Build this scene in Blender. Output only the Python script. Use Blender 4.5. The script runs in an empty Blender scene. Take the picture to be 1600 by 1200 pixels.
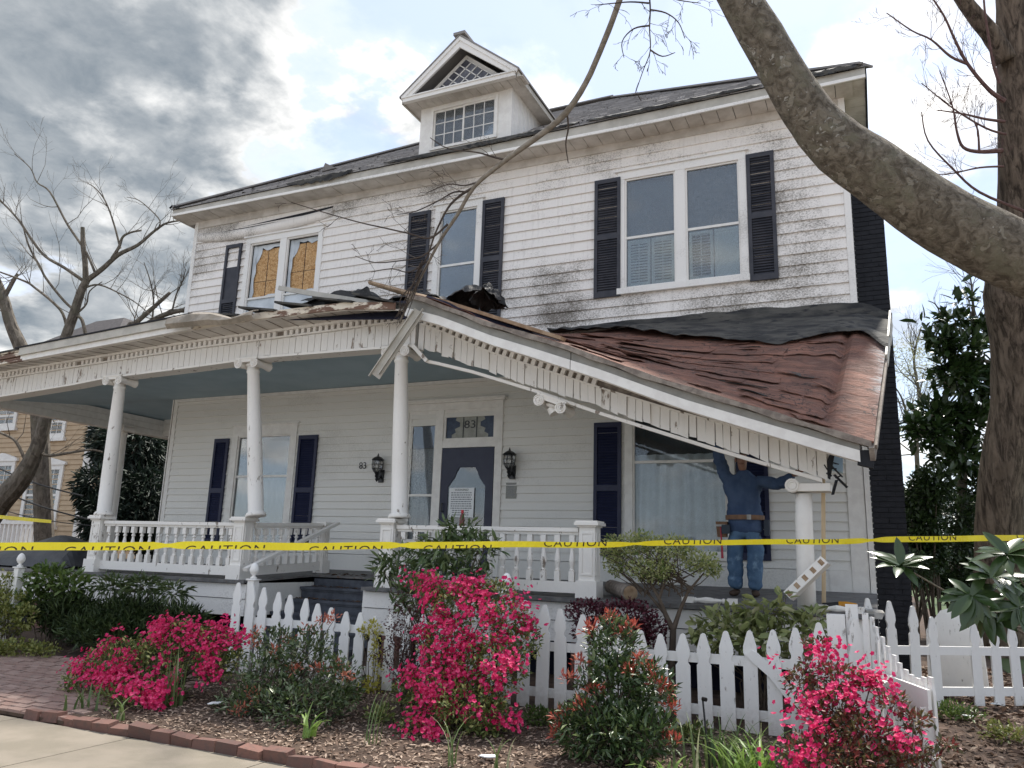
import bpy, math, random
import numpy as np
from mathutils import Vector, Matrix

scene = bpy.context.scene
COL = scene.collection
rnd = random.Random(83)
nr = np.random.RandomState(83)
R = math.radians

# ---------------------------------------------------------------- camera
PITCH, YAW, ROLL, FPX = R(12.428), R(24.881), R(1.882), 1230.0
CAM = np.array([0.0, 0.0, 1.65])
_f = np.array([-math.sin(YAW) * math.cos(PITCH), math.cos(YAW) * math.cos(PITCH), math.sin(PITCH)])
_r = np.array([math.cos(YAW), math.sin(YAW), 0.0])
_u = np.cross(_r, _f)
CR = _r * math.cos(ROLL) + _u * math.sin(ROLL)
CU = -_r * math.sin(ROLL) + _u * math.cos(ROLL)
CF = _f
cam_data = bpy.data.cameras.new('camera')
cam_data.sensor_fit = 'HORIZONTAL'
cam_data.sensor_width = 36.0
cam_data.lens = FPX / 1600.0 * 36.0
cam_data.clip_start = 0.05
cam_data.clip_end = 3000.0
cam = bpy.data.objects.new('camera', cam_data)
COL.objects.link(cam)
cam.matrix_world = Matrix(((CR[0], CU[0], -CF[0], CAM[0]), (CR[1], CU[1], -CF[1], CAM[1]),
                           (CR[2], CU[2], -CF[2], CAM[2]), (0, 0, 0, 1)))
scene.camera = cam


def ray(px, py):
    return CR * ((px - 800) / FPX) - CU * ((py - 600) / FPX) + CF


def at(px, py, Y=None, Z=None, X=None, D=None):
    """world point seen at a photo pixel, at a known Y (or Z, X, or depth)"""
    d = ray(px, py)
    if Y is not None:
        k = Y / d[1]
    elif Z is not None:
        k = (Z - CAM[2]) / d[2]
    elif X is not None:
        k = X / d[0]
    else:
        k = D
    return CAM + d * k


# ---------------------------------------------------------------- sky, sun, exposure
SUN_EL, SUN_AZ = R(62), R(10)          # azimuth measured from +Y (behind the house) towards +X
SUN_STRENGTH = 2.1
EXPOSURE = 1.6
SKY_STRENGTH = 0.1
world = bpy.data.worlds.new('World')
scene.world = world
world.use_nodes = True
wn = world.node_tree
wn.nodes.clear()


def N(tree, typ, **kw):
    n = tree.nodes.new(typ)
    for k, v in kw.items():
        if k.startswith('i_'):
            key = k[2:]
            key = int(key) if key.isdigit() else key.replace('_', ' ')
            n.inputs[key].default_value = v
        else:
            setattr(n, k, v)
    return n


def math_node(tree, op, a, b=None, c=None, clamp=False):
    n = tree.nodes.new('ShaderNodeMath')
    n.operation = op
    n.use_clamp = clamp
    for i, x in enumerate((a, b, c)):
        if x is None:
            continue
        if isinstance(x, (int, float)):
            n.inputs[i].default_value = x
        else:
            tree.links.new(x, n.inputs[i])
    return n.outputs[0]


def smooth(tree, val, lo, hi):
    n = tree.nodes.new('ShaderNodeMapRange')
    n.interpolation_type = 'SMOOTHSTEP'
    tree.links.new(val, n.inputs['Value'])
    n.inputs['From Min'].default_value = lo
    n.inputs['From Max'].default_value = hi
    return n.outputs[0]


def mixc(tree, fac, a, b, blend='MIX'):
    n = tree.nodes.new('ShaderNodeMix')
    n.data_type = 'RGBA'
    n.blend_type = blend
    for sock, x in ((n.inputs[0], fac), (n.inputs[6], a), (n.inputs[7], b)):
        if isinstance(x, (int, float)):
            sock.default_value = x
        elif isinstance(x, (tuple, list)):
            sock.default_value = (*x[:3], 1)
        else:
            tree.links.new(x, sock)
    return n.outputs[2]


def noise(tree, vec, scale, detail=5, rough=0.55, dist=0.0):
    n = tree.nodes.new('ShaderNodeTexNoise')
    n.inputs['Scale'].default_value = scale
    n.inputs['Detail'].default_value = detail
    n.inputs['Roughness'].default_value = rough
    n.inputs['Distortion'].default_value = dist
    if vec is not None:
        tree.links.new(vec, n.inputs['Vector'])
    return n.outputs['Fac']


def build_world():
    t = wn
    sky = N(t, 'ShaderNodeTexSky', sky_type='NISHITA', sun_disc=False, sun_elevation=SUN_EL,
            sun_rotation=SUN_AZ, air_density=1.0, dust_density=1.0, ozone_density=1.0)
    tc = N(t, 'ShaderNodeTexCoord')
    sep = N(t, 'ShaderNodeSeparateXYZ')
    t.links.new(tc.outputs['Generated'], sep.inputs[0])
    zc = math_node(t, 'ADD', math_node(t, 'MAXIMUM', sep.outputs[2], 0.0), 0.22)
    u = math_node(t, 'DIVIDE', sep.outputs[0], zc)
    v = math_node(t, 'DIVIDE', sep.outputs[1], zc)
    comb = N(t, 'ShaderNodeCombineXYZ')
    t.links.new(u, comb.inputs[0])
    t.links.new(v, comb.inputs[1])
    comb.inputs[2].default_value = 3.7
    big = noise(t, comb.outputs[0], 1.7, 3, 0.5)
    fine = noise(t, comb.outputs[0], 3.6, 10, 0.56, 0.15)
    wisp = noise(t, comb.outputs[0], 6.5, 8, 0.6, 0.25)
    # one heavy rain cloud to the left of the house (it has its own place in the sky)
    dk = at(40, 60, D=1.0) - CAM
    dk = dk / np.linalg.norm(dk)
    dot = N(t, 'ShaderNodeVectorMath', operation='DOT_PRODUCT')
    t.links.new(tc.outputs['Generated'], dot.inputs[0])
    dot.inputs[1].default_value = tuple(dk)
    heavy = math_node(t, 'MULTIPLY', smooth(t, math_node(t, 'ADD', dot.outputs['Value'], math_node(t, 'MULTIPLY', math_node(t, 'SUBTRACT', fine, 0.5), 0.34)), 0.89, 1.0), 1.0)
    dens = math_node(t, 'ADD', math_node(t, 'MULTIPLY', big, 0.55), math_node(t, 'MULTIPLY', fine, 0.6))
    cover = smooth(t, math_node(t, 'ADD', dens, math_node(t, 'MULTIPLY', heavy, 0.25)), 0.55, 0.68)
    cover = math_node(t, 'MAXIMUM', cover, heavy)
    cover = math_node(t, 'ADD', math_node(t, 'MULTIPLY', cover, 0.9), 0.08, clamp=True)
    shade = smooth(t, math_node(t, 'ADD', math_node(t, 'MULTIPLY', big, 0.5), math_node(t, 'MULTIPLY', wisp, 0.55)), 0.46, 0.64)
    shade = math_node(t, 'MULTIPLY', shade, 0.64)
    shade = math_node(t, 'MAXIMUM', shade, math_node(t, 'MULTIPLY', heavy, math_node(t, 'ADD', math_node(t, 'MULTIPLY', wisp, -0.6), 1.20)), clamp=True)
    cloud = mixc(t, shade, (0.585, 0.57, 0.545), (0.066, 0.083, 0.100))
    scl = N(t, 'ShaderNodeVectorMath', operation='SCALE')
    t.links.new(sky.outputs[0], scl.inputs[0])
    scl.inputs['Scale'].default_value = SKY_STRENGTH
    haze = mixc(t, 0.65, scl.outputs[0], (0.215, 0.25, 0.32))
    colr = mixc(t, cover, haze, cloud)
    bg = N(t, 'ShaderNodeBackground', i_Strength=1.0)
    t.links.new(colr, bg.inputs[0])
    out = N(t, 'ShaderNodeOutputWorld')
    t.links.new(bg.outputs[0], out.inputs[0])


build_world()
sun_data = bpy.data.lights.new('sun', 'SUN')
sun_data.energy = SUN_STRENGTH
sun_data.angle = R(3)
sun_data.color = (1.0, 0.95, 0.87)
sun = bpy.data.objects.new('sun', sun_data)
COL.objects.link(sun)
sv = Vector((math.sin(SUN_AZ) * math.cos(SUN_EL), math.cos(SUN_AZ) * math.cos(SUN_EL), math.sin(SUN_EL)))
sun.rotation_euler = sv.to_track_quat('Z', 'Y').to_euler()
sun.location = (0, 0, 40)
scene.view_settings.view_transform = 'Standard'
scene.view_settings.look = 'None'
scene.view_settings.exposure = EXPOSURE
scene.view_settings.gamma = 1.0
scene.view_settings.use_curve_mapping = False
scene.render.engine = 'CYCLES'
scene.cycles.use_denoising = True
scene.cycles.max_bounces = 6
scene.cycles.transparent_max_bounces = 12
scene.cycles.caustics_reflective = False
scene.cycles.caustics_refractive = False


# ---------------------------------------------------------------- materials
def new_mat(name):
    m = bpy.data.materials.new(name)
    m.use_nodes = True
    t = m.node_tree
    p = t.nodes['Principled BSDF']
    g = N(t, 'ShaderNodeNewGeometry')
    return m, t, p, g


def stretch(t, vec, s):
    n = N(t, 'ShaderNodeVectorMath', operation='MULTIPLY')
    t.links.new(vec, n.inputs[0])
    n.inputs[1].default_value = s
    return n.outputs[0]


def set_bump(t, p, h, strength, dist=0.01):
    b = N(t, 'ShaderNodeBump', i_Strength=strength, i_Distance=dist)
    t.links.new(h, b.inputs['Height'])
    t.links.new(b.outputs[0], p.inputs['Normal'])


def mat(name, c1, c2=None, scale=6.0, rough=0.7, bump=0.0, bscale=None, st=(1, 1, 1), island=None, objvar=None,
        spec=0.4, metal=0.0, lo=0.35, hi=0.65, coord='pos', c3=None, scale3=40.0, lo3=0.6, hi3=0.7):
    m, t, p, g = new_mat(name)
    vec = g.outputs['Position']
    if coord == 'obj':
        vec = N(t, 'ShaderNodeTexCoord').outputs['Object']
    vec = stretch(t, vec, st)
    col = None
    if c2 is not None:
        f = smooth(t, noise(t, vec, scale, 7, 0.6), lo, hi)
        col = mixc(t, f, c1, c2)
    else:
        col = mixc(t, 0.0, c1, c1)
    if c3 is not None:
        col = mixc(t, smooth(t, noise(t, vec, scale3, 5, 0.6), lo3, hi3), col, c3)
    if island is not None:
        col = mixc(t, g.outputs['Random Per Island'], col, island) if len(island) == 3 else mixc(
            t, math_node(t, 'MULTIPLY', g.outputs['Random Per Island'], island[3]), col, island[:3])
    if objvar is not None:
        oi = N(t, 'ShaderNodeObjectInfo')
        col = mixc(t, math_node(t, 'MULTIPLY', oi.outputs['Random'], objvar[3]), col, objvar[:3])
    t.links.new(col, p.inputs['Base Color'])
    p.inputs['Roughness'].default_value = rough
    p.inputs['Specular IOR Level'].default_value = spec
    p.inputs['Metallic'].default_value = metal
    if bump:
        set_bump(t, p, noise(t, vec, bscale or scale * 3, 6, 0.6), bump, 0.015)
    return m


def mat_siding(name, base, mild, amt, lo_z=None):
    """weathered painted clapboard: mildew freckles that thicken in patches, streaks, chips"""
    m, t, p, g = new_mat(name)
    pos = g.outputs['Position']
    patch = noise(t, stretch(t, pos, (1, 1, 1.4)), 0.55, 4, 0.6)
    freck = noise(t, stretch(t, pos, (1, 1, 1.3)), 34.0, 5, 0.72)
    fine = noise(t, stretch(t, pos, (1, 1, 1.2)), 90.0, 3, 0.7)
    streak = noise(t, stretch(t, pos, (9, 9, 0.7)), 2.2, 4, 0.6)
    thr = math_node(t, 'ADD', math_node(t, 'MULTIPLY', patch, 0.55), math_node(t, 'MULTIPLY', freck, 0.45))
    thr = math_node(t, 'ADD', thr, math_node(t, 'MULTIPLY', fine, 0.16))
    f = math_node(t, 'ADD', math_node(t, 'MULTIPLY', smooth(t, thr, 0.585, 0.74), amt), math_node(t, 'MULTIPLY', smooth(t, patch, 0.48, 0.72), amt * 0.18))
    oi = N(t, 'ShaderNodeObjectInfo')
    b2 = mixc(t, math_node(t, 'MULTIPLY', oi.outputs['Random'], 0.12), base, tuple(x * 0.86 for x in base))
    b3 = mixc(t, math_node(t, 'MULTIPLY', smooth(t, streak, 0.5, 0.74), 0.30 * min(1.0, amt * 1.1) ** 2), b2, (0.42, 0.38, 0.33))
    col = mixc(t, f, b3, mild)
    t.links.new(col, p.inputs['Base Color'])
    p.inputs['Roughness'].default_value = 0.65
    p.inputs['Specular IOR Level'].default_value = 0.3
    set_bump(t, p, freck, 0.25, 0.004)
    return m


def mat_peel(name, base, under, lo=0.6, hi=0.64, scale=7.0, st=(1, 1, 1)):
    """old white paint flaking off grey wood"""
    m, t, p, g = new_mat(name)
    pos = stretch(t, g.outputs['Position'], st)
    a = noise(t, pos, scale, 8, 0.68)
    d = noise(t, pos, 1.3, 3, 0.5)
    h = math_node(t, 'ADD', math_node(t, 'MULTIPLY', a, 0.75), math_node(t, 'MULTIPLY', d, 0.3))
    f = smooth(t, h, lo, hi)
    gr = noise(t, stretch(t, pos, (1, 1, 1)), 30, 4, 0.6)
    b = mixc(t, math_node(t, 'MULTIPLY', gr, 0.5), base, tuple(x * 0.8 for x in base))
    col = mixc(t, f, b, under)
    t.links.new(col, p.inputs['Base Color'])
    p.inputs['Roughness'].default_value = 0.62
    p.inputs['Specular IOR Level'].default_value = 0.35
    set_bump(t, p, math_node(t, 'SUBTRACT', 1.0, f), 0.5, 0.004)
    return m


def mat_leaf(name, c1, c2, rough=0.5, trans=0.25, spec=0.4, c3=None, p3=0.85, zone=None):
    m, t, p, g = new_mat(name)
    rv = g.outputs['Random Per Island']
    col = mixc(t, rv, c1, c2)
    if c3 is not None:
        n2 = math_node(t, 'FRACT', math_node(t, 'MULTIPLY', rv, 17.31))
        col = mixc(t, smooth(t, n2, p3 - 0.02, p3 + 0.02), col, c3)
    t.links.new(col, p.inputs['Base Color'])
    p.inputs['Roughness'].default_value = rough
    p.inputs['Specular IOR Level'].default_value = spec
    tr = N(t, 'ShaderNodeBsdfTranslucent')
    t.links.new(col, tr.inputs[0])
    mx = N(t, 'ShaderNodeMixShader', i_0=trans)
    t.links.new(p.outputs[0], mx.inputs[1])
    t.links.new(tr.outputs[0], mx.inputs[2])
    t.links.new(mx.outputs[0], t.nodes['Material Output'].inputs[0])
    return m


def mat_glass(name, tint=(0.9, 0.93, 0.95), refl=1.0, wave=0.02, dirt=0.12, film=0.0):
    """thin window pane: mostly see-through, mirror reflection by angle, dusty"""
    m, t, p, g = new_mat(name)
    t.nodes.remove(p)
    tr = N(t, 'ShaderNodeBsdfTransparent')
    tr.inputs[0].default_value = (*tint, 1)
    gl = N(t, 'ShaderNodeBsdfGlossy', i_Roughness=0.03)
    gl.inputs[0].default_value = (0.95, 0.95, 0.95, 1)
    fr = N(t, 'ShaderNodeFresnel', i_IOR=1.55)
    b = N(t, 'ShaderNodeBump', i_Strength=wave, i_Distance=0.05)
    t.links.new(noise(t, g.outputs['Position'], 2.5, 2, 0.4), b.inputs['Height'])
    t.links.new(b.outputs[0], gl.inputs['Normal'])
    fac = math_node(t, 'ADD', math_node(t, 'MULTIPLY', fr.outputs[0], 1.6 * refl), film, clamp=True)
    mx = N(t, 'ShaderNodeMixShader')
    t.links.new(fac, mx.inputs[0])
    t.links.new(tr.outputs[0], mx.inputs[1])
    t.links.new(gl.outputs[0], mx.inputs[2])
    df = N(t, 'ShaderNodeBsdfDiffuse')
    df.inputs[0].default_value = (0.6, 0.62, 0.63, 1)
    mx2 = N(t, 'ShaderNodeMixShader')
    t.links.new(math_node(t, 'MULTIPLY', smooth(t, noise(t, g.outputs['Position'], 70, 3, 0.6), 0.2, 0.9), dirt), mx2.inputs[0])
    t.links.new(mx.outputs[0], mx2.inputs[1])
    t.links.new(df.outputs[0], mx2.inputs[2])
    t.links.new(mx2.outputs[0], t.nodes['Material Output'].inputs[0])
    return m


WHITE = (0.79, 0.775, 0.75)
MT = {}
MT['siding_up'] = mat_siding('siding_up', (0.86, 0.815, 0.765), (0.16, 0.14, 0.115), 0.82)
MT['siding_low'] = mat_siding('siding_low', (0.77, 0.755, 0.71), (0.22, 0.21, 0.19), 0.25)
MT['trim'] = mat_siding('trim', (0.84, 0.815, 0.775), (0.16, 0.145, 0.12), 0.35)
MT['trim_clean'] = mat('trim_clean', (0.81, 0.79, 0.745), (0.73, 0.705, 0.665), 8, rough=0.55, c3=(0.3, 0.28, 0.25), scale3=55, lo3=0.68, hi3=0.74)
MT['soffit'] = mat('soffit', (0.66, 0.62, 0.57), (0.5, 0.46, 0.41), 3, rough=0.7)
MT['peel'] = mat_peel('peel', (0.85, 0.82, 0.77), (0.24, 0.20, 0.165), 0.62, 0.66, 11.0, (1, 1, 0.5))
MT['peel_slat'] = mat_peel('peel_slat', (0.79, 0.765, 0.72), (0.25, 0.20, 0.16), 0.61, 0.65, 9.0, (1, 1, 0.35))
MT['peel_heavy'] = mat_peel('peel_heavy', (0.74, 0.66, 0.54), (0.16, 0.09, 0.06), 0.50, 0.55, 5.0, (0.5, 1, 1.6))
MT['picket'] = mat_peel('picket', (0.86, 0.85, 0.82), (0.36, 0.34, 0.31), 0.63, 0.70, 22.0, (1, 1, 0.35))
def splash(mm, z0, z1, c, k):
    """soil splashed up the foot of a fence"""
    t = mm.node_tree
    p = t.nodes['Principled BSDF']
    src = p.inputs['Base Color'].links[0].from_socket
    g = N(t, 'ShaderNodeNewGeometry')
    sp = N(t, 'ShaderNodeSeparateXYZ')
    t.links.new(g.outputs['Position'], sp.inputs[0])
    h = math_node(t, 'ADD', sp.outputs[2], math_node(t, 'MULTIPLY', noise(t, g.outputs['Position'], 24, 5, .65), .35))
    f = math_node(t, 'MULTIPLY', math_node(t, 'SUBTRACT', 1.0, smooth(t, h, z0, z1)), k)
    t.links.new(mixc(t, f, src, c), p.inputs['Base Color'])


splash(MT['picket'], .30, .62, (.34, .29, .24), .5)
MT['shutter_up'] = mat('shutter_up', (0.030, 0.032, 0.042), (0.05, 0.05, 0.06), 5, rough=0.6)
MT['shutter_low'] = mat('shutter_low', (0.010, 0.014, 0.045), (0.016, 0.02, 0.055), 5, rough=0.5)
MT['door'] = mat('door', (0.012, 0.015, 0.04), (0.02, 0.024, 0.05), 4, rough=0.4)
MT['dark'] = mat('dark', (0.02, 0.021, 0.025), rough=0.9)
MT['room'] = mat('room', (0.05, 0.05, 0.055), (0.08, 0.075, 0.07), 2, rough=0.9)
MT['glass'] = mat_glass('glass', dirt=0.06, wave=0.008, refl=0.55)
MT['glass_storm'] = mat_glass('glass_storm', tint=(0.8, 0.85, 0.86), refl=1.0, wave=0.006, dirt=0.22, film=0.0)
MT['curtain'] = mat('curtain', (0.80, 0.83, 0.83), (0.68, 0.71, 0.71), 4, rough=0.9)
MT['lace'] = mat('lace', (0.45, 0.46, 0.46), (0.22, 0.23, 0.24), 60, rough=0.9, lo=0.4, hi=0.6)
MT['shade'] = mat('shade', (0.16, 0.18, 0.21), (0.20, 0.22, 0.25), 3, rough=0.8)
MT['blind'] = mat('blind', (0.86, 0.89, 0.90), rough=0.6)
MT['osb'] = mat('osb', (0.60, 0.36, 0.16), (0.34, 0.17, 0.06), 22, rough=0.8, lo=0.35, hi=0.7, c3=(0.68, 0.47, 0.25), scale3=45, lo3=0.55, hi3=0.6)
MT['sheet'] = mat('sheet', (0.66, 0.70, 0.73), (0.5, 0.54, 0.57), 3, rough=0.4)
MT['teal'] = mat('teal', (0.36, 0.47, 0.53), (0.31, 0.42, 0.48), 2, rough=0.6)
MT['porch_floor'] = mat('porch_floor', (0.17, 0.165, 0.16), (0.10, 0.10, 0.10), 6, rough=0.7, c3=(0.12, 0.07, 0.045), scale3=30, lo3=0.58, hi3=0.64)
MT['step'] = mat('step', (0.085, 0.095, 0.115), (0.05, 0.055, 0.07), 7, rough=0.6)
MT['wood_grey'] = mat('wood_grey', (0.30, 0.26, 0.22), (0.17, 0.14, 0.12), 9, rough=0.85, st=(1, 1, 1), bump=0.4)
MT['wood_raw'] = mat('wood_raw', (0.40, 0.29, 0.19), (0.26, 0.17, 0.10), 9, rough=0.8, bump=0.3)
MT['wood_new'] = mat('wood_new', (0.60, 0.47, 0.31), (0.52, 0.39, 0.24), 12, rough=0.7, st=(1, 1, .15))
MT['membrane'] = mat('membrane', (0.028, 0.028, 0.028), (0.085, 0.080, 0.070), 4, rough=0.8, bump=0.9, bscale=14, st=(.5, 1.6, 1.6), c3=(.02, .02, .022), scale3=9, lo3=.52, hi3=.62)
MT['gutter_shaded'] = mat('gutter_shaded', (0.27, 0.26, 0.23), (0.21, 0.20, 0.175), 5, rough=0.55)  # beige gutter, darkened to paint in the shade of its down-facing side
MT['tarpaper'] = mat('tarpaper', (0.012, 0.012, 0.013), (0.03, 0.029, 0.028), 8, rough=0.6, bump=0.9, bscale=16)
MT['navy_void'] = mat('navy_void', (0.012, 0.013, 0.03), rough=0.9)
MT['iron'] = mat('iron', (0.012, 0.012, 0.013), rough=0.35, spec=0.5)
MT['metal_grey'] = mat('metal_grey', (0.42, 0.41, 0.39), (0.25, 0.24, 0.22), 8, rough=0.5, metal=0.3)
MT['gutter'] = mat('gutter', (0.50, 0.47, 0.41), (0.40, 0.375, 0.325), 4, rough=0.45)
MT['gutter_dirty'] = mat('gutter_dirty', (0.36, 0.31, 0.25), (0.22, 0.19, 0.15), 5, rough=0.6)
MT['black_print'] = mat('black_print', (0.02, 0.02, 0.022), rough=0.6)
MT['brown_print'] = mat('brown_print', (0.035, 0.02, 0.008), rough=0.6)
MT['paper'] = mat('paper', (0.80, 0.82, 0.82), rough=0.8)
MT['grey_print'] = mat('grey_print', (0.22, 0.23, 0.25), rough=0.8)
MT['lamp_glass'] = mat_glass('lamp_glass', tint=(0.8, 0.8, 0.78), refl=1.0, dirt=0.35)
MT['plaque'] = mat('plaque', (0.30, 0.30, 0.27), (0.22, 0.22, 0.20), 60, rough=0.5)
MT['stained_dark'] = mat('stained_dark', (0.015, 0.025, 0.06), (0.03, 0.05, 0.09), 14, rough=0.3)
MT['stained_pale'] = mat('stained_pale', (0.24, 0.24, 0.20), (0.32, 0.32, 0.28), 10, rough=0.3)
MT['tape'] = mat('tape', (0.86, 0.72, 0.015), (0.78, 0.63, 0.01), 3, rough=0.3, bump=0.8, bscale=22, st=(1, 1, .4))
MT['bottle'] = mat('bottle', (0.12, 0.03, 0.025), rough=0.15)
MT['bottle_cap'] = mat('bottle_cap', (0.45, 0.03, 0.04), rough=0.4)
MT['tool_yellow'] = mat('tool_yellow', (0.55, 0.24, 0.01), (0.40, 0.17, 0.01), 20, rough=0.5)
MT['tool_black'] = mat('tool_black', (0.015, 0.015, 0.018), rough=0.5)
MT['bark_red'] = mat('bark_red', (0.10, 0.05, 0.045), (0.14, 0.08, 0.07), 20, rough=0.8)
MT['tarp'] = mat('tarp', (0.035, 0.037, 0.042), (0.055, 0.057, 0.06), 4, rough=0.5, bump=0.3, bscale=8)
MT['wire'] = mat('wire', (0.02, 0.02, 0.02), rough=0.6)


def mat_rust():
    m, t, p, g = new_mat('rusty_roofing')
    pos = g.outputs['Position']
    s = stretch(t, pos, (0.55, 1.3, 1.3))
    a = noise(t, s, 3.2, 9, 0.65, 0.6)
    b = noise(t, s, 9.0, 8, 0.7, 0.3)
    c = noise(t, stretch(t, pos, (0.35, 2.2, 2.2)), 7.0, 8, 0.7, 0.9)
    col = mixc(t, smooth(t, a, 0.36, 0.66), (0.135, 0.062, 0.044), (0.31, 0.140, 0.092))
    col = mixc(t, math_node(t, 'MULTIPLY', smooth(t, b, 0.5, 0.7), 0.7), col, (0.15, 0.095, 0.072))
    col = mixc(t, math_node(t, 'MULTIPLY', smooth(t, c, 0.60, 0.72), 0.5), col, (0.38, 0.25, 0.18))
    col = mixc(t, math_node(t, 'MULTIPLY', smooth(t, math_node(t, 'SUBTRACT', 1.0, c), 0.60, 0.68), 0.8), col, (0.03, 0.018, 0.016))
    # jagged plate-edge cracks
    vz = N(t, 'ShaderNodeTexVoronoi', i_Scale=2.4)
    vz.feature = 'DISTANCE_TO_EDGE'
    off = N(t, 'ShaderNodeVectorMath', operation='ADD')
    nz = N(t, 'ShaderNodeTexNoise', i_Scale=4.0, i_Detail=6.0)
    t.links.new(pos, nz.inputs['Vector'])
    sc_ = N(t, 'ShaderNodeVectorMath', operation='SCALE')
    sc_.inputs['Scale'].default_value = 0.7
    t.links.new(nz.outputs['Color'], sc_.inputs[0])
    t.links.new(stretch(t, pos, (0.55, 1.5, 1.5)), off.inputs[0])
    t.links.new(sc_.outputs[0], off.inputs[1])
    t.links.new(off.outputs[0], vz.inputs['Vector'])
    ck = math_node(t, 'MULTIPLY', math_node(t, 'SUBTRACT', 1.0, smooth(t, vz.outputs['Distance'], 0.008, 0.035)), smooth(t, noise(t, pos, 1.6, 3), 0.42, 0.55))
    col = mixc(t, math_node(t, 'MULTIPLY', ck, 0.85), col, (0.022, 0.014, 0.013))
    # worn-through pale zinc towards the outer right edge of the sheet
    sp = N(t, 'ShaderNodeSeparateXYZ')
    t.links.new(pos, sp.inputs[0])
    e = math_node(t, 'ADD', sp.outputs[0], math_node(t, 'MULTIPLY', a, 0.7))
    col = mixc(t, math_node(t, 'MULTIPLY', smooth(t, e, 0.36, 0.62), smooth(t, b, 0.38, 0.55)), col, (0.42, 0.42, 0.42))
    oi = N(t, 'ShaderNodeObjectInfo')
    col = mixc(t, math_node(t, 'MULTIPLY', oi.outputs['Random'], 0.28), col, (0.075, 0.045, 0.036))
    t.links.new(col, p.inputs['Base Color'])
    p.inputs['Roughness'].default_value = 0.8
    set_bump(t, p, math_node(t, 'ADD', a, math_node(t, 'MULTIPLY', c, 0.8)), 1.0, 0.05)
    return m


MT['rust'] = mat_rust()


def mat_shingle():
    m, t, p, g = new_mat('asphalt_shingle')
    pos = g.outputs['Position']
    col = mixc(t, g.outputs['Random Per Island'], (0.15, 0.14, 0.135), (0.33, 0.31, 0.30))
    col = mixc(t, math_node(t, 'MULTIPLY', smooth(t, noise(t, pos, 1.1, 5, 0.6), 0.45, 0.7), 0.5), col, (0.12, 0.11, 0.11))
    col = mixc(t, math_node(t, 'MULTIPLY', noise(t, pos, 120, 2, 0.5), 0.5), col, (0.26, 0.25, 0.24))
    t.links.new(col, p.inputs['Base Color'])
    p.inputs['Roughness'].default_value = 0.9
    return m


MT['shingle'] = mat_shingle()


def mat_brick(name, c1, c2, c3):
    m, t, p, g = new_mat(name)
    oi = N(t, 'ShaderNodeObjectInfo')
    col = mixc(t, oi.outputs['Random'], c1, c2)
    col = mixc(t, math_node(t, 'MULTIPLY', smooth(t, noise(t, g.outputs['Position'], 14, 7, 0.65), 0.45, 0.7), 0.6), col, c3)
    t.links.new(col, p.inputs['Base Color'])
    p.inputs['Roughness'].default_value = 0.85
    set_bump(t, p, noise(t, g.outputs['Position'], 60, 5, 0.6), 0.5, 0.006)
    return m


MT['paver'] = mat_brick('paver', (0.25, 0.155, 0.125), (0.34, 0.235, 0.195), (0.17, 0.135, 0.115))
MT['edging'] = mat_brick('edging', (0.115, 0.062, 0.050), (0.21, 0.105, 0.080), (0.085, 0.065, 0.055))
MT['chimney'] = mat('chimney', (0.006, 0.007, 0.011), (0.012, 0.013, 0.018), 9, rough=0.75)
MT['concrete'] = mat('concrete', (0.25, 0.215, 0.17), (0.195, 0.17, 0.13), 2.2, rough=0.85, bump=0.25, bscale=90, c3=(0.29, 0.255, 0.21), scale3=140, lo3=0.55, hi3=0.7)
MT['soil'] = mat('soil', (0.10, 0.065, 0.045), (0.055, 0.036, 0.026), 6, rough=0.95, bump=0.8, bscale=25)
MT['road_bounce'] = mat('road_bounce', (0.30, 0.285, 0.265), (0.34, 0.325, 0.30), 8, rough=0.9)  # pale road colour, raised to bounce light onto the facade
MT['mulch'] = mat('mulch', (0.20, 0.13, 0.095), (0.12, 0.075, 0.052), 20, rough=0.9, island=(0.55, 0.43, 0.33, 0.8))


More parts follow.
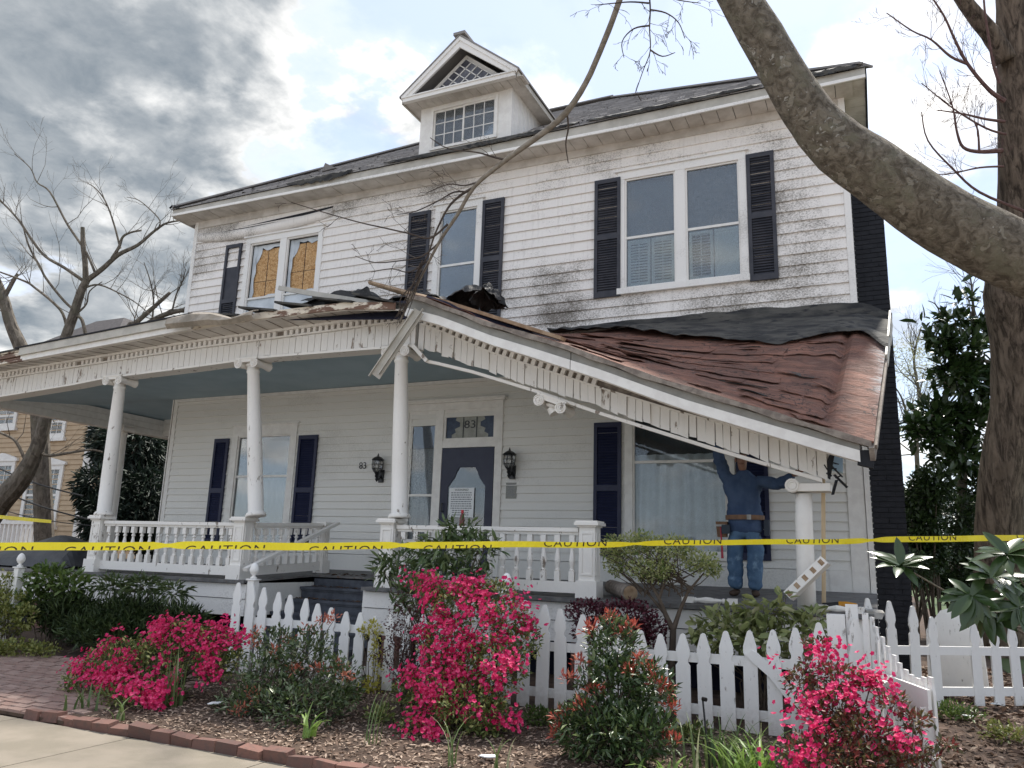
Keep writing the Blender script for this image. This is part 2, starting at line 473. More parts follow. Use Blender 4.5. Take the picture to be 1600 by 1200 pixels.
# ---------------------------------------------------------------- mesh helpers
class MB:
    def __init__(self):
        self.v, self.f, self.mi = [], [], []

    def add(self, verts, faces, mi=0):
        n = len(self.v)
        self.v.extend([tuple(map(float, p)) for p in verts])
        for q in faces:
            self.f.append(tuple(i + n for i in q))
            self.mi.append(mi)
        return self

    def hexa(self, p, mi=0):
        return self.add(p, [(0, 3, 2, 1), (4, 5, 6, 7), (0, 1, 5, 4), (1, 2, 6, 5), (2, 3, 7, 6), (3, 0, 4, 7)], mi)

    def box(self, x0, x1, y0, y1, z0, z1, mi=0):
        return self.hexa([(x0, y0, z0), (x1, y0, z0), (x1, y1, z0), (x0, y1, z0), (x0, y0, z1), (x1, y0, z1), (x1, y1, z1), (x0, y1, z1)], mi)

    def beam(self, p, q, w, h, up=(0, 0, 1), mi=0, w2=None, h2=None):
        p, q = Vector(p), Vector(q)
        d = (q - p).normalized()
        s = d.cross(Vector(up)).normalized()
        u = s.cross(d)
        w2, h2 = w2 or w, h2 or h
        pts = []
        for c, ww, hh in ((p, w, h), (q, w2, h2)):
            pts += [c - s * ww / 2 - u * hh / 2, c + s * ww / 2 - u * hh / 2, c + s * ww / 2 + u * hh / 2, c - s * ww / 2 + u * hh / 2]
        return self.hexa(pts, mi)

    def tube(self, pts, rad, n=8, caps=True, mi=0, jitter=0.0):
        P = [Vector(p) for p in pts]
        k = len(P)
        rad = [rad] * k if isinstance(rad, (int, float)) else rad
        vs, up = [], None
        for i in range(k):
            d = (P[min(i + 1, k - 1)] - P[max(i - 1, 0)])
            if d.length < 1e-9:
                d = Vector((0, 0, 1))
            d.normalize()
            if up is None:
                up = Vector((0, 0, 1)) if abs(d.z) < 0.9 else Vector((1, 0, 0))
            s = d.cross(up)
            if s.length < 1e-6:
                s = d.cross(Vector((0, 1, 0.3)))
            s.normalize()
            up = s.cross(d)
            for j in range(n):
                a = 2 * math.pi * j / n
                rr = rad[i] * (1 + (rnd.uniform(-jitter, jitter) if jitter else 0))
                vs.append(P[i] + s * math.cos(a) * rr + up * math.sin(a) * rr)
        fs = [(i * n + j, i * n + (j + 1) % n, (i + 1) * n + (j + 1) % n, (i + 1) * n + j) for i in range(k - 1) for j in range(n)]
        if caps:
            fs += [tuple(range(n - 1, -1, -1)), tuple((k - 1) * n + j for j in range(n))]
        return self.add(vs, fs, mi)

    def lathe(self, prof, n=16, o=(0, 0, 0), mi=0, sq=False):
        vs = []
        for r, z in prof:
            for j in range(n):
                a = 2 * math.pi * (j + 0.5) / n
                vs.append((o[0] + r * math.cos(a), o[1] + r * math.sin(a), o[2] + z))
        k = len(prof)
        fs = [(i * n + j, i * n + (j + 1) % n, (i + 1) * n + (j + 1) % n, (i + 1) * n + j) for i in range(k - 1) for j in range(n)]
        fs += [tuple(range(n - 1, -1, -1)), tuple((k - 1) * n + j for j in range(n))]
        return self.add(vs, fs, mi)

    def prism(self, poly, off, mi=0):
        """planar polygon (3D points) pushed along off"""
        n = len(poly)
        off = Vector(off)
        vs = [Vector(p) for p in poly] + [Vector(p) + off for p in poly]
        fs = [tuple(range(n - 1, -1, -1)), tuple(range(n, 2 * n))] + [(i, (i + 1) % n, n + (i + 1) % n, n + i) for i in range(n)]
        return self.add(vs, fs, mi)

    def grid(self, P, mi=0, thick=None):
        """P: rows x cols array of points"""
        P = np.asarray(P, float)
        a, b = P.shape[:2]
        vs = P.reshape(-1, 3)
        fs = [(i * b + j, i * b + j + 1, (i + 1) * b + j + 1, (i + 1) * b + j) for i in range(a - 1) for j in range(b - 1)]
        return self.add(vs, fs, mi)

    def mesh(self, name, mats, smooth=False):
        me = bpy.data.meshes.new(name)
        me.from_pydata(self.v, [], self.f)
        for m in (mats if isinstance(mats, (list, tuple)) else [mats]):
            me.materials.append(MT[m] if isinstance(m, str) else m)
        if any(self.mi):
            me.polygons.foreach_set('material_index', self.mi)
        if smooth:
            me.polygons.foreach_set('use_smooth', [True] * len(me.polygons))
        me.update()
        return me

    def build(self, name, mats, parent=None, smooth=False, solid=None, **kw):
        return link(name, self.mesh(name, mats, smooth), parent, solid=solid, **kw)


def link(name, me, parent=None, loc=None, rot=None, solid=None, label=None, cat=None, group=None, kind=None, scale=None):
    o = bpy.data.objects.new(name, me)
    COL.objects.link(o)
    if parent is not None:
        o.parent = parent
        if parent.type == 'EMPTY':
            o.matrix_parent_inverse = Matrix(parent['base_inv']) if 'base_inv' in parent else Matrix.Translation(-parent.location)
    if loc is not None:
        o.location = loc
    if rot is not None:
        o.rotation_euler = rot
    if scale is not None:
        o.scale = scale
    if solid:
        md = o.modifiers.new('solid', 'SOLIDIFY')
        md.thickness = solid
        md.offset = 0
    tag(o, label, cat, group, kind)
    return o


def tag(o, label=None, cat=None, group=None, kind=None):
    if label:
        o['label'] = label
    if cat:
        o['category'] = cat
    if group:
        o['group'] = group
    if kind:
        o['kind'] = kind
    return o


def thing(name, label, cat, loc, group=None):
    o = bpy.data.objects.new(name, None)
    o.empty_display_size = 0.2
    COL.objects.link(o)
    o.location = Vector([float(c) for c in loc])
    return tag(o, label, cat, group)


def interp(x, tab):
    return float(np.interp(x, [a for a, b in tab], [b for a, b in tab]))


def ground_z(x, y):
    return float(np.interp(y, [5.4, 5.6, 7.75, 9.0, 12.0], [0.0, 0.05, 0.18, 0.28, 0.32]))
# ================================================================ THE SETTING
def build_ground():
    xs = [-400, -120, -60, -30, -20, -12, -6, 0, 4, 10, 20, 60, 120, 400]
    ys = [-300, -60, -10, 3.4, 3.45, 5.4, 5.6, 6.2, 7.0, 7.75, 8.4, 9.0, 12.0, 20, 40, 80, 200, 700]
    P = []
    for y in ys:
        row = []
        for x in xs:
            z = -0.16 if y <= 3.4 else ground_z(x, y) - (0.03 if y < 5.5 else 0.0)
            row.append((x, y, z))
        P.append(row)
    MB().grid(P).build('ground', 'soil', kind='structure')
    MB().box(-120, 120, -30.0, 3.2, -0.158, -0.13).build('road', 'road_bounce', kind='structure')  # unseen road, widened to throw light back at the house
    MB().box(-60, 60, 3.2, 3.38, -0.15, 0.0).build('kerb', 'concrete', kind='structure')
    base = MB().box(-60, 60, 3.385, 5.40, -0.05, -0.012).build('sidewalk', 'concrete', kind='structure')
    x = -24.3
    while x < 12:
        w = 1.52
        MB().box(x + 0.006, x + w - 0.006, 3.39, 5.38, -0.011, 0.0).build('slab', 'concrete', base)
        x += w
    # lawn behind the house and on the far right, bed of soil in front
    grass = mat('lawn', (0.045, 0.075, 0.02), (0.07, 0.10, 0.03), 12, rough=0.9)
    MB().grid([[(1.5, 13.0, 0.33), (60, 13.0, 0.33)], [(1.5, 120, 0.33), (60, 120, 0.33)]]).build('lawn', grass, kind='structure')
    # brick walk: one object for each brick
    walk = MB().hexa([(-12.2, 5.42, 0.0), (-7.0, 5.42, 0.0), (-7.0, 8.6, 0.20), (-12.2, 8.6, 0.20),
                      (-12.2, 5.42, 0.03), (-7.0, 5.42, 0.03), (-7.0, 8.6, 0.235), (-12.2, 8.6, 0.235)]).build('brick_path', 'soil', kind='structure')
    bm_ = MB().hexa([(-0.1, -0.048, 0), (0.1, -0.048, 0), (0.1, 0.048, 0), (-0.1, 0.048, 0),
                     (-0.096, -0.044, 0.03), (0.096, -0.044, 0.03), (0.096, 0.044, 0.03), (-0.096, 0.044, 0.03)]).mesh('brick', 'paver')
    k = 0
    for j in range(29):
        y = 5.47 + j * 0.104
        z = float(np.interp(y, [5.42, 8.6], [0.03, 0.235]))
        for i in range(26):
            x = -12.1 + i * 0.208 + (0.104 if j % 2 else 0)
            left = -0.92 - 1.40 * y if y < 6 else -1.30 - 1.36 * y
            if x < left - 0.15 or x > -7.1 or (x > -7.9 and y > 7.6) or (x > -9 and y > 8.2):
                continue
            if k >= 300:
                break
            link('brick', bm_, walk, loc=(x + rnd.uniform(-.004, .004), y, z - 0.008 + rnd.uniform(-.006, .006)),
                 rot=(rnd.uniform(-.03, .03) + 0.064, rnd.uniform(-.03, .03), rnd.uniform(-.025, .025)))
            k += 1


build_ground()

# ================================================================ THE HOUSE
WY = 11.7
XL, XR = -13.17, -0.06
house = thing('clapboard_house', 'large white two-storey clapboard house with collapsed front porch roof', 'house', (-6.6, 11.7, 0.32))


def FX(px, py):
    p = at(px, py, Y=WY)
    return p[0], p[2]


openings_up = [(-11.60, -9.66, 5.86, 7.96), (-7.04, -6.14, 5.6, 7.96), (-3.55, -1.55, 5.88, 7.96)]
openings_low = [(-11.36, -9.90, 1.75, 3.90), (-7.30, -6.78, 1.75, 3.90), (-6.72, -5.66, 1.34, 4.02), (-3.38, -1.90, 1.75, 4.10)]


def clapboards(z0, z1, h, mat_name, openings, x0, x1, lap=0.024, seed=1, gaps=()):
    r = random.Random(seed)
    n = int(round((z1 - z0) / h))
    for i in range(n):
        a, b = z0 + i * h, z0 + (i + 1) * h + 0.012
        segs = [(x0, x1)]
        for (ox0, ox1, oz0, oz1) in openings:
            if oz0 < (a + b) / 2 < oz1 and True:
                ns = []
                for s in segs:
                    if ox1 <= s[0] or ox0 >= s[1]:
                        ns.append(s)
                    else:
                        if ox0 > s[0]:
                            ns.append((s[0], ox0))
                        if ox1 < s[1]:
                            ns.append((ox1, s[1]))
                segs = ns
        for s in segs:
            cuts = [s[0]]
            while s[1] - cuts[-1] > 5.6:
                cuts.append(cuts[-1] + r.uniform(3.0, 5.2))
            cuts.append(s[1])
            for c0, c1 in zip(cuts[:-1], cuts[1:]):
                d = r.uniform(-0.0025, 0.0025)
                t0, t1 = r.uniform(-.004, .004), r.uniform(-.004, .004)
                m = MB()
                nseg = max(1, int((c1 - c0) / 0.9))
                for k in range(nseg):
                    u0, u1 = c0 + (c1 - c0) * k / nseg, c0 + (c1 - c0) * (k + 1) / nseg
                    if k == nseg - 1:
                        u1 -= 0.0015
                    e0, e1 = t0 + (t1 - t0) * k / nseg, t0 + (t1 - t0) * (k + 1) / nseg
                    m.hexa([(u0, WY - lap + d, a + e0), (u1, WY - lap + d, a + e1), (u1, WY + 0.012, a + e1), (u0, WY + 0.012, a + e0),
                            (u0, WY - 0.006 + d, b + e0), (u1, WY - 0.006 + d, b + e1), (u1, WY + 0.012, b + e1), (u0, WY + 0.012, b + e0)])
                m.build('clapboard', mat_name, house)


clapboards(4.62, 8.60, 0.173, 'siding_up', openings_up, XL + 0.1, XR - 0.09, lap=0.034, seed=3)
clapboards(1.62, 4.62, 0.1304, 'siding_low', openings_low, XL + 0.16, XR - 0.28, lap=0.034, seed=5)


def rect_trim(x0, x1, z0, z1, y0, y1, name, m, parent=house):
    return MB().box(x0, x1, y0, y1, z0, z1).build(name, m, parent)


# base board, corner boards, frieze below the eave, back and side walls
rect_trim(XL + .16, -8.0, 1.30, 1.615, WY - 0.03, WY + 0.02, 'base_board', 'siding_low')
rect_trim(-8.0, -6.72, 1.30, 1.615, WY - 0.028, WY + 0.02, 'base_board', 'siding_low')
rect_trim(-5.66, XR - .26, 1.30, 1.615, WY - 0.03, WY + 0.02, 'base_board', 'siding_low')
rect_trim(XL, XL + 0.1, 4.75, 8.6, WY - 0.035, WY + 0.05, 'corner_board', 'trim')
rect_trim(XR - 0.09, XR, 4.75, 8.6, WY - 0.035, WY + 0.05, 'corner_board', 'trim')
rect_trim(XL, XL + 0.155, 1.2, 4.66, WY - 0.032, WY + 0.05, 'corner_board', 'trim_clean')
rect_trim(XL + 0.035, XL + 0.05, 1.2, 4.66, WY - 0.037, WY - .02, 'corner_bead', 'wood_grey')
rect_trim(XR - 0.28, XR - 0.07, 1.2, 4.66, WY - 0.04, WY + 0.05, 'corner_board', 'trim_clean')
rect_trim(XR - 0.062, XR + 0.005, 1.2, 4.66, WY - 0.055, WY + 0.05, 'corner_board', 'trim_clean')
rect_trim(-0.62, XR - 0.285, 1.30, 1.62, WY - 0.036, WY - .028, 'base_panel', 'trim_clean')
rect_trim(XL + .101, XR - .091, 8.42, 8.60, WY - 0.04, WY - 0.0, 'frieze_board', 'soffit')
MB().box(XL, XL + .12, WY + 0.05, 22.3, 0.3, 8.6).build('side_wall', 'siding_low', house)
MB().box(XR - .12, XR, WY + 0.05, 22.3, 0.3, 8.6).build('side_wall', 'siding_low', house)
MB().box(XL + .12, XR - .12, 22.2, 22.3, 0.3, 8.6).build('back_wall', 'siding_low', house)
# foundation behind the porch
MB().box(XL, XR, WY, WY + .1, 0.2, 1.298).build('foundation_wall', 'dark', house)


# ---------------------------------------------------------------- windows and shutters
def frame_mb(m, x0, x1, z0, z1, w, y0, y1, wb=None):
    wb = wb or w
    m.box(x0, x0 + w, y0, y1, z0, z1)
    m.box(x1 - w, x1, y0, y1, z0, z1)
    m.box(x0 + w, x1 - w, y0, y1, z1 - w, z1)
    m.box(x0 + w, x1 - w, y0, y1, z0, z0 + wb)
    return m


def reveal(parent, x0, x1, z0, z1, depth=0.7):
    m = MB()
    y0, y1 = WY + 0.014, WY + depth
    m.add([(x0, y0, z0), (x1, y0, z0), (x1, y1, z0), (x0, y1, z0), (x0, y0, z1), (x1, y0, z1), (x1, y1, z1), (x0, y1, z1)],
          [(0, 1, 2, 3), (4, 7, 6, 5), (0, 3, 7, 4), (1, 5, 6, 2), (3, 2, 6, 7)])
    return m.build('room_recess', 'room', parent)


def window(label, x0, x1, z0, z1, lights=1, casing=0.11, head=0.13, sill=True, kind='clear', tm='trim', rail=0.5, proud=0.045, mull=0.16, bottom=0.10):
    """x0..z1 is the outside of the casing"""
    c = MB()
    y0, y1 = WY - proud, WY + 0.02
    c.box(x0, x0 + casing, y0, y1, z0 + bottom, z1 - head)
    c.box(x1 - casing, x1, y0, y1, z0 + bottom, z1 - head)
    c.box(x0 - .0, x1 + .0, y0 - .004, y1, z1 - head, z1)
    c.box(x0 - 0.05, x1 + 0.05, y0 - 0.035, y1, z1, z1 + 0.028)
    c.box(x0 - 0.01, x1 + 0.01, y0 - 0.03, y1, z0, z0 + bottom)
    gx0, gx1 = x0 + casing, x1 - casing
    if lights == 2:
        mid = (gx0 + gx1) / 2
        c.box(mid - mull / 2, mid + mull / 2, y0, y1, z0 + bottom, z1 - head)
        spans = [(gx0, mid - mull / 2), (mid + mull / 2, gx1)]
    else:
        spans = [(gx0, gx1)]
    w = c.build('window', tm, house)
    if label:
        w['label'] = label
    gz0, gz1 = z0 + bottom, z1 - head
    for i, (a, b) in enumerate(spans):
        frame_mb(MB(), a, b, gz0, gz1, 0.028, WY - 0.02, WY + 0.02).build('storm_frame', tm, w)
        a2, b2 = a + 0.028, b - 0.028
        zm = gz0 + (gz1 - gz0) * rail
        MB().box(a2, b2, WY - 0.008, WY + 0.03, zm - 0.02, zm + 0.022).build('meeting_rail', 'trim_clean', w)
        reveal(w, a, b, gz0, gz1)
        if kind != 'broken':
            MB().box(a2, b2, WY + 0.006, WY + 0.010, gz0 + .028, zm - 0.02).build('pane', 'glass_storm' if kind != 'clear' else 'glass', w)
            MB().box(a2, b2, WY + 0.004, WY + 0.008, zm + 0.022, gz1 - .028).build('pane', 'glass_storm' if kind != 'clear' else 'glass', w)
    return w, spans, gz0, gz1


def shutter(x0, x1, z0, z1, m, nsplit=0.5, missing_top=False, tilt=0.0, label=None):
    fr = MB()
    y0, y1 = WY - 0.065, WY - 0.028
    s = 0.055
    fr.box(x0, x0 + s, y0, y1, z0, z1)
    fr.box(x1 - s, x1, y0, y1, z0, z1)
    zm = z0 + (z1 - z0) * nsplit
    for a, b in ((z0, z0 + .09), (zm - .045, zm + .045), (z1 - .075, z1)):
        fr.box(x0 + s, x1 - s, y0, y1, a, b)
    o = fr.build('shutter', m, house)
    if label:
        o['label'] = label
    lv = MB()
    for a, b, top in ((z0 + .09, zm - .045, False), (zm + .045, z1 - .075, True)):
        if top and missing_top:
            b = a + (b - a) * 0.62
            lv.box(x0 + s, x1 - s, y1 - .012, y1 - .006, a, b)
            continue
        n = int((b - a) / 0.042)
        for i in range(n):
            z = a + (b - a) * (i + .5) / n
            lv.hexa([(x0 + s, y0 + .006, z - .019), (x1 - s, y0 + .006, z - .019), (x1 - s, y0 + .012, z - .021), (x0 + s, y0 + .012, z - .021),
                     (x0 + s, y1 - .008, z + .017), (x1 - s, y1 - .008, z + .017), (x1 - s, y1 - .002, z + .015), (x0 + s, y1 - .002, z + .015)])
        lv.box(x0 + s, x1 - s, y1 - .003, y1 - .001, a, b)
    lv.build('louvres', m, o)
    return o


def curtain(parent, x0, x1, z0, z1, y, m, waves=9, amp=0.025, scal=0.0, name='curtain'):
    P = []
    n = max(24, int((x1 - x0) / 0.018))
    for k in range(9):
        t = k / 8
        row = []
        for i in range(n + 1):
            u = i / n
            zz = z0 + (z1 - z0) * t
            if scal and k == 0:
                zz += scal * abs(math.sin(u * math.pi * 3))
            row.append((x0 + (x1 - x0) * u, y + amp * math.sin(u * waves * 6.28 + 0.6 * math.sin(t * 3 + u * 5)) + 0.008 * math.sin(u * 71), zz))
        P.append(row)
    return MB().grid(P).build(name, m, parent, smooth=True)


# upstairs left: broken sashes, chipboard behind
w1, sp, gz0, gz1 = window('upstairs double window with smashed panes, chipboard showing behind torn plastic', -11.62, -9.64, 5.84, 7.98, 2, kind='broken', rail=0.37)
for i, (a, b) in enumerate(sp):
    MB().box(a + .03, b - .03, WY + 0.09, WY + 0.105, gz0, gz1 - 0.03).build('chipboard', 'osb', w1)
    zm = gz0 + (gz1 - gz0) * 0.37
    MB().box(a + .03, b - .03, WY + 0.02, WY + 0.03, gz0 + .02, zm).build('lower_sheet', 'sheet', w1)
    MB().box((a + b) / 2 - .006, (a + b) / 2 + .006, WY + .086, WY + .0895, zm, gz1 - .03).build('board_seam', 'dark', w1)
    MB().box(a + .03, b - .03, WY + .086, WY + .0895, zm + .38 + i * .1, zm + .388 + i * .1).build('board_seam', 'dark', w1)
    MB().box(a + .04, b - .04, WY + .080, WY + .085, gz1 - .12, gz1 - .03).build('gap_shade', 'dark', w1)  # dark strip over the board, painted as the shade of a void
    # torn plastic clinging round the opening
    for side in range(5):
        pts = []
        u0, u1, v0, v1 = a + .03, b - .03, zm + .02, gz1 - .03
        if side == 0:
            ring = [(u0, v0 + (v1 - v0) * t) for t in np.linspace(0, 1, 9)]
            inn = [(u0 + rnd.uniform(.05, .11), z) for _, z in ring]
        elif side == 1:
            ring = [(u1, v0 + (v1 - v0) * t) for t in np.linspace(0, 1, 9)]
            inn = [(u1 - rnd.uniform(.015, .10), z) for _, z in ring]
        elif side == 2:
            ring = [(u0 + (u1 - u0) * t, v1) for t in np.linspace(0, 1, 8)]
            inn = [(x, v1 - rnd.uniform(.05, .13)) for x, _ in ring]
        elif side == 3:
            ring = [(u0, v1), (u0, v1 - .1), (u0, v1 - .25), (u0, v1 - .38)]
            inn = [(u0 + .22, v1), (u0 + .2, v1 - .16), (u0 + .15, v1 - .28), (u0 + .07, v1 - .4)]
        else:
            ring = [(u0 + (u1 - u0) * t, v0) for t in np.linspace(0, 1, 7)]
            inn = [(x, v0 + rnd.uniform(.01, .07)) for x, _ in ring]
        P = [[(x, WY + 0.045 + rnd.uniform(0, .008) + side * .006, z) for x, z in ring], [(x, WY + 0.062 + rnd.uniform(-.01, .012) + side * .004, z) for x, z in inn]]
        MB().grid(P).build('torn_plastic', 'sheet', w1)
shutter(*sorted((FX(357, 385)[0], FX(381, 382)[0])), 5.74, 7.9, 'shutter_up', 0.42, missing_top=True, label='upstairs shutter with its upper louvres knocked out')

# upstairs middle
w2, sp, gz0, gz1 = window('upstairs single sash window behind the fallen branch', -7.08, -6.10, 5.52, 7.96, 1, kind='storm', rail=0.52)
a, b = sp[0]
MB().box(a, b, WY + .10, WY + .105, gz0, gz1).build('roller_shade', 'shade', w2)
MB().prism([(b - .30, WY + .018, gz0 + .34), (b - .02, WY + .018, gz0 + .40), (b - .02, WY + .018, gz0 + .02), (b - .12, WY + .018, gz0 + .03)], (0, .004, 0)).build('pale_patch', 'sheet', w2)  # flat pale patch low on the right, just behind the glass
s0, s1 = FX(642, 336)[0], FX(676, 332)[0]
shutter(s0, s1 - .01, 5.62, 7.9, 'shutter_up')
s0, s1 = FX(756, 316)[0], FX(790, 312)[0]
shutter(s0 + .01, s1, 5.62, 7.9, 'shutter_up')

# upstairs right pair with interior plantation shutters
w3, sp, gz0, gz1 = window('upstairs double window with white indoor shutters in the lower half', -3.58, -1.52, 5.84, 7.98, 2, kind='storm', rail=0.455)
for i, (a, b) in enumerate(sp):
    zm = gz0 + (gz1 - gz0) * 0.45
    MB().box(a, b, WY + .12, WY + .125, zm, gz1).build('roller_shade', 'shade', w3)
    m = MB()
    half = (a + b) / 2
    for j, (u0, u1) in enumerate(((a + .04, half - .01), (half + .01, b - .04))):
        frame_mb(m, u0, u1, gz0 + .03, zm - .03, 0.045, WY + .028, WY + .048)
        if i == 1 and j == 1:
            m.box(u0 + .045, u1 - .045, WY + .036, WY + .042, gz0 + .07, zm - .07)
            continue
        k = 15
        for q in range(k):
            z = gz0 + .09 + (zm - gz0 - .18) * q / (k - 1)
            th = .004 if (i == 1) else .014
            m.box(u0 + .045, u1 - .045, WY + .030, WY + .050, z - th, z + th)
        m.box((u0 + u1) / 2 - .006, (u0 + u1) / 2 + .006, WY + .023, WY + .029, gz0 + .08, zm - .08)
    m.build('indoor_shutter', 'blind', w3)
    # flaked putty line and nails round the storm sash
s0, s1 = FX(931, 286)[0], FX(971, 280)[0]
shutter(s0, s1, 5.82, 7.9, 'shutter_up')
s0, s1 = FX(1164, 245)[0], FX(1209, 241)[0]
shutter(s0 + .02, s1, 5.82, 7.9, 'shutter_up')

# downstairs left window, lace and net curtains
w4, sp, gz0, gz1 = window('downstairs window behind the second column, net curtain and lace valance', -11.42, -9.84, 1.62, 4.0, 1, casing=.14, head=.2, tm='trim_clean', rail=.62)
a, b = sp[0]
zm = gz0 + (gz1 - gz0) * .62
curtain(w4, a, b, gz0, zm + .02, WY + .06, 'curtain', 11)
curtain(w4, a, b, zm + .02, zm + .36, WY + .07, 'lace', 8, .02, .06, 'lace_valance')
s0, s1 = FX(339, 687)[0], FX(362, 684)[0]
shutter(s0, s1 - .01, 1.72, 3.76, 'shutter_low')
s0, s1 = FX(469, 680)[0], FX(500, 677)[0]
shutter(s0 + .02, s1, 1.72, 3.76, 'shutter_low')

# downstairs right picture window
w5, sp, gz0, gz1 = window('wide downstairs window with pale drapes beside the workman', -3.46, -1.82, 1.70, 4.18, 1, casing=.12, head=.16, tm='trim_clean', rail=.60)
a, b = sp[0]
zm = gz0 + (gz1 - gz0) * .60
curtain(w5, a, b, gz0, zm + .12, WY + .065, 'curtain', 8, .03)
s0, s1 = FX(930, 660)[0], FX(972, 658)[0]
shutter(s0, s1, 1.72, 3.76, 'shutter_low')
shutter(-1.80, -1.36, 1.72, 3.76, 'shutter_low')

# ---------------------------------------------------------------- front door group
dc = MB()
y0, y1 = WY - .05, WY + .02
dx0, dx1 = -7.50, -5.55
dc.box(dx0, dx0 + .12, y0, y1, 1.34, 4.10)
dc.box(-6.80, -6.68, y0, y1, 1.34, 4.10)
dc.box(dx1 - .13, dx1, y0, y1, 1.34, 4.10)
dc.box(dx0, dx1, y0 - .004, y1, 4.10, 4.22)
dc.box(dx0 - .04, dx1 + .04, y0 - .05, y1, 4.22, 4.255)
dc.box(dx0 - .065, dx1 + .065, y0 - .075, y1, 4.255, 4.285)
dc.box(-6.68, dx1 - .13, y0 + .004, y1, 3.44, 3.56)
dc.box(dx0 + .12, -6.80, y0 + .004, y1, 1.34, 1.85)
door_case = dc.build('door_surround', 'trim_clean', house)
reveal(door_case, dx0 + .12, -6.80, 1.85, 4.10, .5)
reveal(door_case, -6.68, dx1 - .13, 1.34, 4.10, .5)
frame_mb(MB(), dx0 + .12, -6.80, 1.85, 4.10, .05, WY - .03, WY + .015).build('sidelight_frame', 'trim_clean', door_case)
MB().box(dx0 + .17, -6.85, WY - .022, WY + .016, 2.62, 2.66).build('sidelight_bar', 'trim_clean', door_case)
MB().box(dx0 + .17, -6.85, WY - .006, WY - .002, 1.9, 4.05).build('pane', mat_glass('glass_sidelight', dirt=.12, refl=.65, film=.0), door_case)
MB().box(dx0 + .17, -6.85, WY - .0015, WY + .004, 3.45, 4.05).build('lace_valance', 'stained_dark', door_case)
curtain(door_case, dx0 + .17, -6.85, 1.9, 3.45, WY + .08, 'lace', 5, .02)
# transom with leaded number
frame_mb(MB(), -6.68, dx1 - .13, 3.56, 4.10, .045, WY - .03, WY + .015).build('transom_frame', 'trim_clean', door_case)
tx0, tx1, tz0, tz1 = -6.635, dx1 - .175, 3.605, 4.055
MB().box(tx0, tx1, WY - .004, WY + .002, tz0, tz1).build('transom_glass', 'stained_pale', door_case)
tw = tx1 - tx0
for s in (0, 1):
    pts = [(0, 0), (.10, 0), (.10, .06), (.17, .10), (.15, .16), (.24, .20), (.24, .27), (.16, .31), (.18, .37), (.09, .40), (.07, .45), (0, .45)]
    poly = [((tx0 + u * tw / .85) if s == 0 else (tx1 - u * tw / .85), WY - .008, tz0 + v) for u, v in pts]
    MB().prism(poly if s == 0 else poly[::-1], (0, .003, 0)).build('stained_scroll', 'stained_dark', door_case)
for u in (.36, .64):
    MB().box(tx0 + tw * u - .008, tx0 + tw * u + .008, WY - .012, WY - .009, tz0, tz1).build('lead_came', 'iron', door_case)


def text_mesh(s, size, material, name, parent=None, extrude=0.002, loc=(0, 0, 0), rot=(math.pi / 2, 0, 0), align='CENTER', shear=0.0, spacing=1.0, sx=1.0, **kw):
    cu = bpy.data.curves.new(name, 'FONT')
    cu.body = s
    cu.size = size
    cu.extrude = extrude
    cu.align_x = align
    cu.align_y = 'CENTER'
    cu.shear = shear
    cu.space_character = spacing
    cu.resolution_u = 3
    tmp = bpy.data.objects.new(name + '_src', cu)
    COL.objects.link(tmp)
    dg = bpy.context.evaluated_depsgraph_get()
    me = bpy.data.meshes.new_from_object(tmp.evaluated_get(dg))
    bpy.data.objects.remove(tmp, do_unlink=True)
    bpy.data.curves.remove(cu)
    me.name = name
    me.materials.clear()
    me.materials.append(MT[material])
    return link(name, me, parent, loc=loc, rot=rot, scale=(sx, 1, 1), **kw)


text_mesh('83', .19, 'iron', 'transom_number', door_case, loc=((tx0 + tx1) / 2, WY - .009, (tz0 + tz1) / 2), sx=1.25)
# storm door with shaped glass
ddx0, ddx1 = -6.67, -5.69
zs = 1.36
prof = [(.14, .25), (.14, 1.42), (.20, 1.50), (.25, 1.56), (.29, 1.66), (.34, 1.74), (.64, 1.74), (.69, 1.66), (.73, 1.56), (.78, 1.50), (.84, 1.42), (.84, .25)]
outer = [(0, 0), (0, 2.07), (.98, 2.07), (.98, 0)]
dm = MB()
ring_in = [(ddx0 + u, zs + v) for u, v in prof]
for yy, flip in ((WY - .045, False),):
    pass
# door leaf as frame around the shaped opening: stitch strips
tops = [(.0, 2.07), (.98, 2.07)]
def pt(u, v, y): return (ddx0 + u, y, zs + v)
strips = [[(0, 0), (.98, 0), (.84, .25), (.14, .25)], [(0, 0), (.14, .25), (.14, 1.42), (0, 2.07)], [(.98, 0), (.98, 2.07), (.84, 1.42), (.84, .25)],
          [(0, 2.07), (.14, 1.42), (.20, 1.50), (.25, 1.56), (.29, 1.66), (.34, 1.74)], [(0, 2.07), (.34, 1.74), (.64, 1.74), (.98, 2.07)],
          [(.98, 2.07), (.64, 1.74), (.69, 1.66), (.73, 1.56), (.78, 1.50), (.84, 1.42)]]
for s in strips:
    dm.prism([pt(u, v, WY - .048) for u, v in s], (0, .035, 0))
storm = dm.build('front_door', 'door', house)
MB().box(ddx0 + .14, ddx1 - .14, WY - .034, WY - .030, zs + .25, zs + 1.75).build('pane', mat_glass('glass_door', dirt=.05, refl=.7, film=.02), storm)
MB().box(ddx0 + .62, ddx0 + .86, WY + .08, WY + .11, zs + .2, zs + 1.40).build('inner_door', 'door', storm)
MB().box(ddx0 + .64, ddx0 + .82, WY - .052, WY - .049, zs + .06, zs + .22).build('kick_plate', 'metal_grey', storm)
hm = MB().tube([(ddx0 + .06, WY - .10, zs + 1.0), (ddx0 + .06, WY - .10, zs + 1.14)], .012, 8)
hm.box(ddx0 + .05, ddx0 + .07, WY - .10, WY - .046, zs + 1.0, zs + 1.015)
